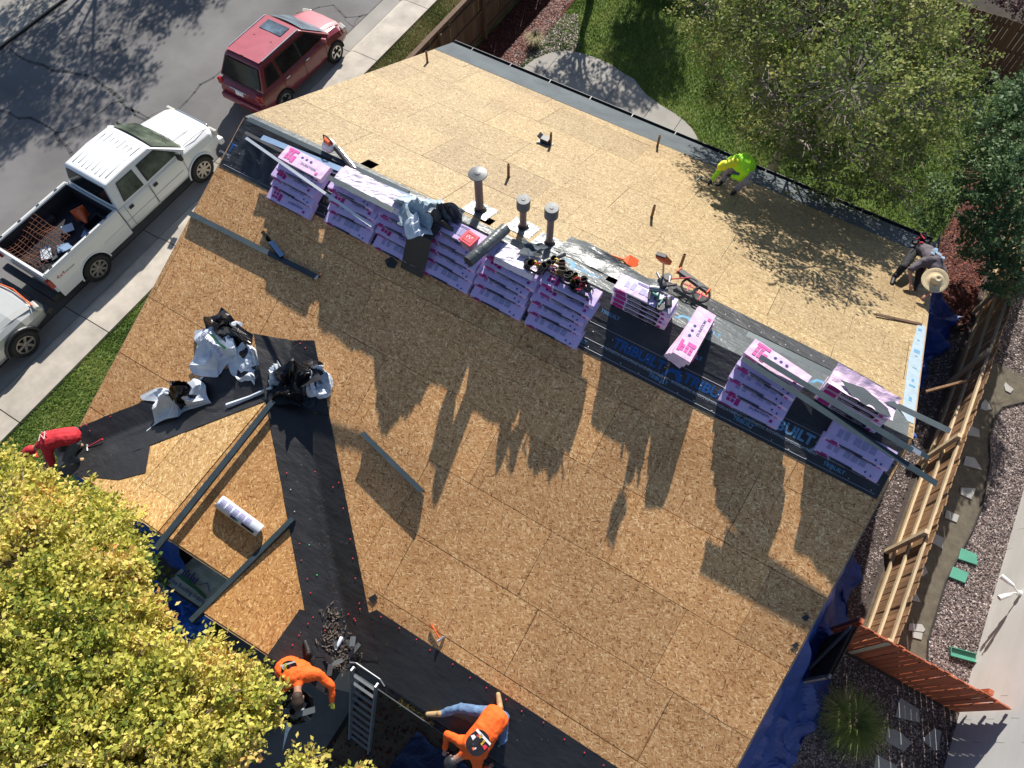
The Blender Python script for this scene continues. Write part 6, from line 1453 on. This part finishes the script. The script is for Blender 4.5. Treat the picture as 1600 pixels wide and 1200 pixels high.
person(J, 'worker in a neon green hooded shirt bending over with a hammer by the back eave', 'hivis', 'trousers_pale', 'boot_black', 'boot_black', ('hood', 'hivis_yellow'), toe=dict(L=Vector((-.03, -.2, .0)), R=Vector((-.06, -.18, 0))), shirt_r=1.22)
hammer(J['wrR']+Vector((.02, -.06, -.05)), (-.9, .15, -.1), 'black hammer held by the neon green worker', 'trim_black', .3)
# straw hat worker at the right rake
J = dict(pelvis=Vector((2.62, 11.98, ZB(0, 11.9)+.55)), chest=Vector((2.84, 11.52, ZB(0, 11.5)+.62)), neck=Vector((2.94, 11.20, ZB(0, 11.2)+.50)), head=Vector((2.98, 11.04, ZB(0, 11)+.42)),
    shL=Vector((3.08, 11.42, ZB(0, 11.4)+.52)), elL=Vector((3.12, 11.18, ZB(0, 11.1)+.28)), wrL=Vector((3.02, 10.92, ZB(0, 10.9)+.10)), shR=Vector((2.64, 11.42, ZB(0, 11.4)+.54)), elR=Vector((2.52, 11.18, ZB(0, 11.1)+.36)), wrR=Vector((2.66, 10.98, ZB(0, 10.9)+.14)),
    hipL=Vector((2.76, 11.94, ZB(0, 11.9)+.48)), knL=Vector((2.74, 11.42, ZB(0, 11.4)+.30)), anL=Vector((2.82, 11.30, ZB(0, 11.3)+.07)), hipR=Vector((2.50, 11.90, ZB(0, 11.9)+.48)), knR=Vector((2.40, 11.28, ZB(0, 11.3)+.34)), anR=Vector((2.36, 11.12, ZB(0, 11.1)+.07)))
rt, bs = person(J, 'worker in a dark grey shirt and wide straw hat crouching at the right rake', 'shirt_grey', 'trousers_black', 'boot_black', 'skin', ('straw', 'straw'), False, toe=dict(L=Vector((.0, -.2, .02)), R=Vector((.0, -.2, .02))), shirt_r=1.05)
cb_ = (J['chest']+J['waist'])/2+Vector((0, -.02, .175))
mb = MB(); r = random.Random(8)
for k in range(7):
    a, b = r.uniform(-.11, .11), r.uniform(-.08, .1); mb = MB(); mb.add([(a-.04, b-.02, 0), (a+.04, b-.03, 0), (a+.03, b+.03, 0), (a-.03, b+.025, 0)], [(0, 1, 2, 3)]); o = mb.build('print', MT['print_shirt'], rt); o.matrix_local = frame(J['chest']-bs+Vector((-.02, .10, .15+.001*k)), (1, 0, 0), (0, 1, .0))
belt(J['pelvis']+Vector((-.1, .06, .02)), 'black and red tool belt round the straw hat worker', 'trim_black', 9, .8, 'plastic_red')
# red worker at the lower left valley end
zr = ZF(0, .1)
J = dict(pelvis=Vector((-9.72, .10, zr+.42)), chest=Vector((-9.98, -.22, zr+.52)), neck=Vector((-10.12, -.42, zr+.46)), head=Vector((-10.20, -.55, zr+.40)),
    shL=Vector((-9.86, -.40, zr+.42)), elL=Vector((-9.80, -.52, zr+.20)), wrL=Vector((-9.84, -.66, zr+.02)), shR=Vector((-10.16, -.16, zr+.44)), elR=Vector((-10.22, -.36, zr+.16)), wrR=Vector((-10.08, -.60, zr-.02)),
    hipL=Vector((-9.62, .0, zr+.36)), knL=Vector((-9.66, -.30, zr+.20)), anL=Vector((-9.50, -.18, zr+.0)), hipR=Vector((-9.84, .16, zr+.36)), knR=Vector((-9.92, -.2, zr+.16)), anR=Vector((-9.78, .0, zr+.02)))
rt, bs = person(J, 'worker in a red shirt and red cap crouching at the lower left valley end', 'shirt_red', 'trousers_grey', 'boot_tan', 'skin', ('cap', 'shirt_red'), False, toe=dict(L=Vector((-.12, -.14, -.02)), R=Vector((-.12, -.14, -.02))))
pm = frame(J['chest']-bs+Vector((-.02, .02, .172)), (-.45, -.8, -.05), (.8, -.45, .1))
for a, b in (((-.06, -.08), (-.02, .08)), ((-.02, .08), (.03, -.06)), ((.03, -.06), (.08, .07)), ((-.09, .0), (.0, -.11))):
    mb = MB(); mb.beam((a[0], a[1], 0), (b[0], b[1], 0), .004, .018, (0, 0, 1)); o = mb.build('print', MT['print_white'], rt); o.matrix_local = pm
# first orange worker at the foot of the valley, leaning over with a bag of debris
zo = ZWR(-3.5, 0)
J = dict(pelvis=Vector((-3.98, -1.02, 2.98)), chest=Vector((-3.66, -.98, 3.36)), neck=Vector((-3.50, -1.16, 3.46)), head=Vector((-3.42, -1.26, 3.44)),
    shL=Vector((-3.40, -.82, 3.34)), elL=Vector((-3.14, -.86, 3.16)), wrL=Vector((-3.02, -1.06, 3.0)), shR=Vector((-3.74, -1.20, 3.30)), elR=Vector((-3.84, -1.44, 3.06)), wrR=Vector((-3.74, -1.58, 2.84)),
    hipL=Vector((-3.86, -.94, 2.90)), knL=Vector((-3.60, -.86, 2.80)), anL=Vector((-3.82, -.66, 2.97)), hipR=Vector((-4.02, -1.10, 2.88)), knR=Vector((-3.80, -1.36, 2.60)), anR=Vector((-3.90, -1.48, 2.20)))
J = {k: v+Vector((.24, -.02, 0)) for k, v in J.items()}
rt, bs = person(J, 'worker in an orange long sleeved shirt holding debris at the valley foot', 'shirt_orange', 'trousers_black', 'boot_black', 'glove_yellow', ('hair', 'hair'), toe=dict(L=Vector((-.16, .1, .0)), R=Vector((-.1, -.1, -.05))), shirt_r=1.22)
back_print(rt, bs, (J['chest']+J['waist'])/2+Vector((-.06, .0, .185)), (.75, .55, .4), (-.5, .7, .15), .36, .26, ['yellow_tool', 'plastic_red', 'print_white', 'hivis_yellow', 'print_shirt'], 3)
bg_ = empty('debris_bag', (-3.22, -1.42, 2.62), label='black bag of torn roofing held open by the first orange worker', cat='bag')
mb = MB(); mb.lathe([(0, 0), (.16, .05), (.24, .25), (.26, .5), (.22, .5), (.2, .3), (0, .2)], n=12)
mb.v = [tuple(Vector(v)+Vector((noise.noise(Vector(v)*5)*.08, noise.noise(Vector(v)*5+Vector((4, 4, 4)))*.08, 0))) for v in mb.v]; mb.build('sack', MT['bag_black'], bg_)
for k in range(6):
    mb = MB(); mb.box((r.uniform(-.2, .25), r.uniform(-.2, .2), .45+.04*k), (.3, .09, .01), (r.uniform(-.7, .7), r.uniform(-.7, .7), r.uniform(0, 3))); mb.build('shingle_piece', MT[['metal_galv', 'metal_dark', 'shingle_grey'][k % 3]], bg_)
mb = MB(); mb.add([(-.05, -.15, .45), (.10, -.12, .46), (.06, -.40, .2), (.02, -.75, -.35), (-.02, -.4, .15)], [(0, 1, 2, 4), (4, 2, 3)]); mb.build('hanging_film', MT['bag_white'], bg_)
# second orange worker lying along the eave
J = dict(pelvis=Vector((-.38, .10, 3.05)), chest=Vector((-.44, -.42, 3.02)), neck=Vector((-.60, -.72, 2.88)), head=Vector((-.68, -.86, 2.74)),
    shL=Vector((-.28, -.62, 2.90)), elL=Vector((-.22, -.78, 2.66)), wrL=Vector((-.12, -.60, 2.56)), shR=Vector((-.72, -.50, 2.90)), elR=Vector((-.94, -.52, 2.74)), wrR=Vector((-.86, -.74, 2.54)),
    hipL=Vector((-.28, .16, 2.98)), knL=Vector((-.12, -.12, 2.84)), anL=Vector((-.40, .26, 2.98)), hipR=Vector((-.50, .10, 3.0)), knR=Vector((-.95, -.08, 2.88)), anR=Vector((-1.22, -.34, 2.68)))
rt, bs = person(J, 'worker in an orange shirt and blue jeans reaching down over the front gutter', 'shirt_orange', 'jeans', 'boot_tan', 'skin', ('cap', 'metal_dark'), toe=dict(L=Vector((-.12, .14, .0)), R=Vector((-.16, -.10, -.02))), shirt_r=1.2)
back_print(rt, bs, (J['chest']+J['waist'])/2+Vector((0, -.08, .178)), (.9, -.35, .0), (.35, .9, .1), .38, .38, ['yellow_tool', 'plastic_red', 'print_white', 'yellow_tool', 'print_shirt', 'plastic_orange'], 5)
hammer(P(778, 1166, 2.68), P(802, 1144, 2.72)-P(778, 1166, 2.68), 'green and black hammer lying on the membrane beside the jeans worker', 'green_plastic', .34)

# ------------------------------------------------------------------ trees, shrubs
def leaf_cloud(name, blobs, n, size, m, par, seed=0, clump=.16, per=26, z_keep=None, tone=.0, droop=.3, wid=.42, twig=None):
    """blobs: (center, (rx,ry,rz)); leaves gathered in small sprays through the shell of each blob"""
    g_ = np.random.default_rng(seed); vol = np.array([b[1][0]*b[1][1]*b[1][2] for b in blobs])**(2/3); w = vol/vol.sum(); nc = max(1, n//per)
    bi = g_.choice(len(blobs), nc, p=w); C0 = np.array([list(b[0]) for b in blobs])[bi]; R0 = np.array([b[1] for b in blobs])[bi]
    d = g_.normal(size=(nc, 3)); d /= np.linalg.norm(d, axis=1, keepdims=True); rr = g_.uniform(.35, 1.08, nc)**.5; cc = C0+d*R0*rr[:, None]
    ct = g_.normal(0, .16, nc)
    spray = d*.6+np.array([0, 0, .2])+g_.normal(0, .45, (nc, 3)); spray /= np.linalg.norm(spray, axis=1, keepdims=True)
    if twig:
        q0, q1, q2 = cc-d*R0*.45, cc, cc+spray*clump*1.8; Vt = []; k_ = 0
        for A_, B_, w0, w1 in ((q0, q1, .012, .008), (q1, q2, .008, .002)):
            dd_ = B_-A_; s1 = np.cross(dd_, [0, 0, 1.]); s1 /= np.linalg.norm(s1, axis=1, keepdims=True)+1e-6; s2 = np.array([[0, 0, 1.]])*np.ones((nc, 1))
            for s_x in (s1, s2): Vt.append(np.stack([A_-s_x*w0, A_+s_x*w0, B_+s_x*w1, B_-s_x*w1], 1))
        Vt = np.concatenate(Vt).reshape(-1, 3); npmesh('twigs', Vt, np.arange(len(Vt)).reshape(-1, 4), MT[twig], par)
    N = nc*per; ci = np.repeat(np.arange(nc), per); tt = g_.uniform(-.2, 1, N)
    p = cc[ci]+spray[ci]*(tt*clump*2)[:, None]+g_.normal(0, clump*.38, (N, 3))
    s_ = size*g_.uniform(.6, 1.25, N)
    a = g_.normal(size=(N, 3)); a = a+spray[ci]*1.0-np.array([0, 0, droop]); a /= np.linalg.norm(a, axis=1, keepdims=True)
    nn = g_.normal(size=(N, 3))*.65+np.array([0, 0, 1.]); b = np.cross(a, nn); b /= np.linalg.norm(b, axis=1, keepdims=True); up = np.cross(b, a)
    v0 = p; v1 = p+(a*.45+b*wid)*s_[:, None]+up*(.08*s_)[:, None]; v2 = p+a*s_[:, None]; v3 = p+(a*.45-b*wid)*s_[:, None]+up*(.08*s_)[:, None]
    V = np.stack([v0, v1, v2, v3], 1).reshape(-1, 3); Fs = np.arange(4*N).reshape(-1, 4)
    o = npmesh(name, V, Fs, MT[m], par); big = np.array([noise.noise(Vector(q)*.8)*.5 for q in cc])
    set_tone(o, np.clip(.5+tone+(ct+big)[ci]+g_.normal(0, .15, N), 0, 1), 4); return o
def limbs(par, base, tips, r0, m, seed=0, n=7, name='trunk'):
    r = random.Random(seed); mb = MB(); base = Vector(base); top = base+Vector((0, 0, 1))*((Vector(tips[0])-base).z*.45)
    mid = base.lerp(top, .5)+Vector((r.uniform(-.1, .1), r.uniform(-.1, .1), 0)); mb.tube([base, mid, top], [r0, r0*.8, r0*.62], 9)
    tr_ = mb.build(name, MT[m], par)
    for t_ in tips:
        t_ = Vector(t_); p = [top]; k_ = 5
        for i in range(1, k_+1): p.append(top.lerp(t_, i/k_)+Vector((r.uniform(-.15, .15), r.uniform(-.15, .15), .25*math.sin(math.pi*i/k_)+r.uniform(-.08, .08))))
        rb = r0*.42; mb = MB(); mb.tube(p, [rb*(1-.86*i/k_) for i in range(k_+1)], 6)
        for i in range(1, k_+1):
            for _ in range(3):
                e = p[i]+Vector((r.uniform(-.7, .7), r.uniform(-.7, .7), r.uniform(-.1, .5))); mb.tube([p[i], p[i].lerp(e, .5)+Vector((0, 0, .06)), e], [rb*.3, rb*.2, rb*.06], 4)
        mb.build('limb', MT[m], tr_)
    return tr_
mt = empty('maple_tree', (-9.2, -4.6, 0), label='yellow green maple tree filling the lower left corner', cat='tree')
B = []
for (px, py, z, s_) in [(25, 805, 4.4, .68), (105, 830, 4.4, .56), (165, 830, 4.3, .42), (50, 880, 4.8, .8), (140, 905, 4.9, .62), (195, 900, 4.6, .3), (40, 980, 5.0, .85), (130, 985, 5.1, .75), (195, 985, 4.9, .4), (70, 1080, 5.2, .9), (175, 1080, 5.1, .75), (265, 1080, 5.0, .52), (335, 1080, 4.7, .42), (385, 1085, 4.5, .30), (290, 1145, 4.9, .6), (360, 1140, 4.6, .38), (210, 1175, 5.1, .8), (100, 1190, 5.2, .9), (20, 1170, 5, .9), (300, 1025, 4.5, .26), (8, 742, 4.1, .32), (60, 765, 4.0, .24), (118, 768, 3.9, .14), (145, 785, 3.9, .20), (405, 1105, 4.2, .22), (240, 970, 4.5, .2), (475, 1200, 4.2, .16), (560, 1215, 3.9, .16), (335, 1190, 4.6, .42), (205, 850, 4.2, .2), (185, 790, 4.0, .16), (395, 1060, 4.2, .15)]:
    B.append((P(px, py, z)-mt.location*0, (s_, s_, s_*.8)))
leaf_cloud('crown', [(b[0]-mt.location, b[1]) for b in B], 105000, .085, 'leaf_maple', mt, 1, .15, 44, wid=.30, tone=-.05, twig='bark_pale')
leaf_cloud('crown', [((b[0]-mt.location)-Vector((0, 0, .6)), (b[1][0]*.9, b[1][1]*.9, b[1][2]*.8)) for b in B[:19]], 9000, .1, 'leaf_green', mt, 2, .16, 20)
limbs(mt, (0, 0, 0), [b[0]-mt.location for b in B[0:20:4]], .16, 'bark', 1)
sb = empty('purple_shrub', P(232, 990, .9), label='small dusty purple shrub showing through a gap in the yellow tree', cat='shrub'); leaf_cloud('foliage', [(Vector((0, 0, .3)), (.35, .35, .3))], 1500, .07, 'leaf_purple', sb, 5, .08, 12); 
mb = MB(); mb.tube([(0, 0, -.9), (0, 0, .3)], .02, 6); mb.build('stem', MT['bark'], sb)
# left hedge green below the maple
hs = empty('green_shrub', P(20, 960, 0), label='dark green shrub at the left edge beneath the yellow tree', cat='shrub'); leaf_cloud('foliage', [(Vector((0, 0, 1.6)), (1.2, 1.3, 1.2))], 9000, .1, 'leaf_green', hs, 6, .12, 20); mb = MB(); mb.tube([(0, 0, 0), (0, 0, 1.6)], .05, 6); mb.build('stem', MT['bark'], hs)
# back yard tree
bt_ = empty('shade_tree', (-1.12, 16.5, 0), label='broad olive green tree with pale trunk rising behind the back eave', cat='tree')
B = []
for (px, py, z, s_) in [(1125, 60, 3.2, .7), (1180, 40, 4.6, 1.0), (1280, 30, 6, 1.2), (1390, 40, 5.6, 1.1), (1480, 80, 4.6, .8), (1135, 140, 2.4, .55), (1220, 130, 4.8, 1.0), (1330, 130, 6.0, 1.2), (1430, 150, 5.0, 1.0), (1500, 160, 4.0, .6), (1180, 205, 2.4, .5), (1260, 220, 4.2, .85), (1350, 225, 4.3, .9), (1440, 230, 3.8, .7), (1300, 285, 3.0, .55), (1380, 290, 3.2, .55), (1105, 10, 3.6, .8), (1450, 10, 5, 1.0), (1350, -30, 6, 1.3), (1220, -40, 5.8, 1.2), (1420, 300, 3.2, .4)]:
    B.append((P(px, py, z)-bt_.location, (s_, s_, s_*.6)))
leaf_cloud('crown', B, 38000, .08, 'leaf_olive', bt_, 3, .19, 22, tone=.05, twig='bark_pale')
limbs(bt_, (0, 0, 0), [b[0] for b in B], .15, 'bark_pale', 5)
# blue green bush at the right
bb = empty('tall_bush', P(1570, 330, 0), label='blue green bush overhanging the plank fence at the upper right', cat='bush')
leaf_cloud('foliage', [(P(px, py, z)-bb.location, (s_, s_, s_*.8)) for (px, py, z, s_) in [(1570, 210, 3.2, .9), (1540, 260, 2.8, .7), (1590, 290, 3.2, .9), (1560, 330, 2.8, .7), (1530, 375, 2.0, .4), (1590, 380, 2.8, .7), (1575, 430, 2.2, .5), (1480, 300, 1.6, .45), (1460, 340, 1.2, .4), (1600, 160, 3.2, .8)]], 22000, .085, 'leaf_blue', bb, 7, .12, 18)
limbs(bb, (0, 0, 0), [P(px, py, z)-bb.location for (px, py, z) in [(1570, 210, 3.0), (1590, 290, 3), (1530, 375, 2.0), (1575, 430, 2.2)]], .06, 'bark', 9, name='stem')
ub = empty('dark_shrub', P(1560, 60, 0), label='dark leafless twiggy shrub in the far upper right corner', cat='shrub')
limbs(ub, (0, 0, 0), [(1, 1, 2.5), (-1.2, .3, 2.2), (.2, -1.2, 2.0), (1.6, -.8, 2.2), (-.5, 1.5, 2.4)], .07, 'bark_pale', 12, name='stem'); leaf_cloud('foliage', [(Vector((0, 0, 2)), (1.5, 1.5, .8)), (Vector((1.4, 0, 2)), (1, 1, .7))], 7000, .08, 'leaf_purple', ub, 13, .16, 12)
# trees just outside the frame that cast the shadows lying on the street, patio and lawn
def shade_tree(c, r_, h, n, lab, seed, m='leaf_olive'):
    e = empty('shade_tree', (c[0], c[1], 0), label=lab, cat='tree'); rr = random.Random(seed)
    bl = [(Vector((rr.uniform(-r_, r_)*.7, rr.uniform(-r_, r_)*.7, h+rr.uniform(-.25, .25)*r_)), (r_*.5, r_*.5, r_*.35)) for _ in range(9)]
    leaf_cloud('crown', bl, n, .11, m, e, seed, .2, 16); limbs(e, (0, 0, 0), [b[0] for b in bl[::2]], .16, 'bark', seed)
shade_tree((-25.6, 16.2), 3.0, 5.5, 22000, 'street tree outside the frame shading the asphalt', 21); shade_tree((-26.2, 21.5), 2.8, 5.5, 15000, 'second street tree outside the frame shading the far kerb', 22); shade_tree((-28.0, 11.5), 2.2, 5, 10000, 'street tree left of the frame shading the far sidewalk', 23)
shade_tree((-9.5, 21.2), 1.6, 4.2, 6500, 'small yard tree beyond the frame dappling the patio', 24); shade_tree((-8.6, 25.2), 1.5, 4.6, 9000, 'yard tree beyond the frame shading the far lawn', 25); shade_tree((-4.6, 26.0), 1.7, 4.6, 9000, 'yard tree behind the far fence', 26)
# grass tuft
def tuft(c, n, h, s_, lab, seed, m='grass_blade'):
    g_ = np.random.default_rng(seed); a = g_.uniform(0, 6.28, n); rr = g_.uniform(0, .12, n); L = h*g_.uniform(.6, 1.2, n); out = g_.uniform(.2, 1., n)*s_
    V = []; F_ = []
    for i in range(n):
        d = np.array([math.cos(a[i]), math.sin(a[i]), 0]); q = np.array([-d[1], d[0], 0])*.0035; p0 = np.array(c)+d*rr[i]; p1 = p0+d*out[i]*.4+np.array([0, 0, L[i]*.75]); p2 = p0+d*out[i]+np.array([0, 0, L[i]*.55])
        b = len(V); V += [p0-q, p0+q, p1+q, p1-q, p2]; F_ += [(b, b+1, b+2), (b, b+2, b+3), (b+3, b+2, b+4)]
    o = npmesh('ornamental_grass', np.array(V), np.array(F_), MT[m], label=lab, cat='grass'); set_tone(o, np.repeat(np.clip(g_.normal(.6, .25, n), 0, 1), 3), 3)
g0 = P(1325, 1130, 0); tuft((g0.x, g0.y, 0), 1500, .5, .8, 'arching ornamental grass tuft in the gravel beside the blue tarp', 31)
tuft((g0.x-.25, g0.y+.1, 0), 380, .5, .6, 'thin dry grass spray just left of the ornamental tuft', 32, 'grass_dry')
g1 = P(835, 70, 0); tuft((g1.x, g1.y, 0), 500, .45, .4, 'grassy plant among river stones beside the patio', 33, 'grass_dry')
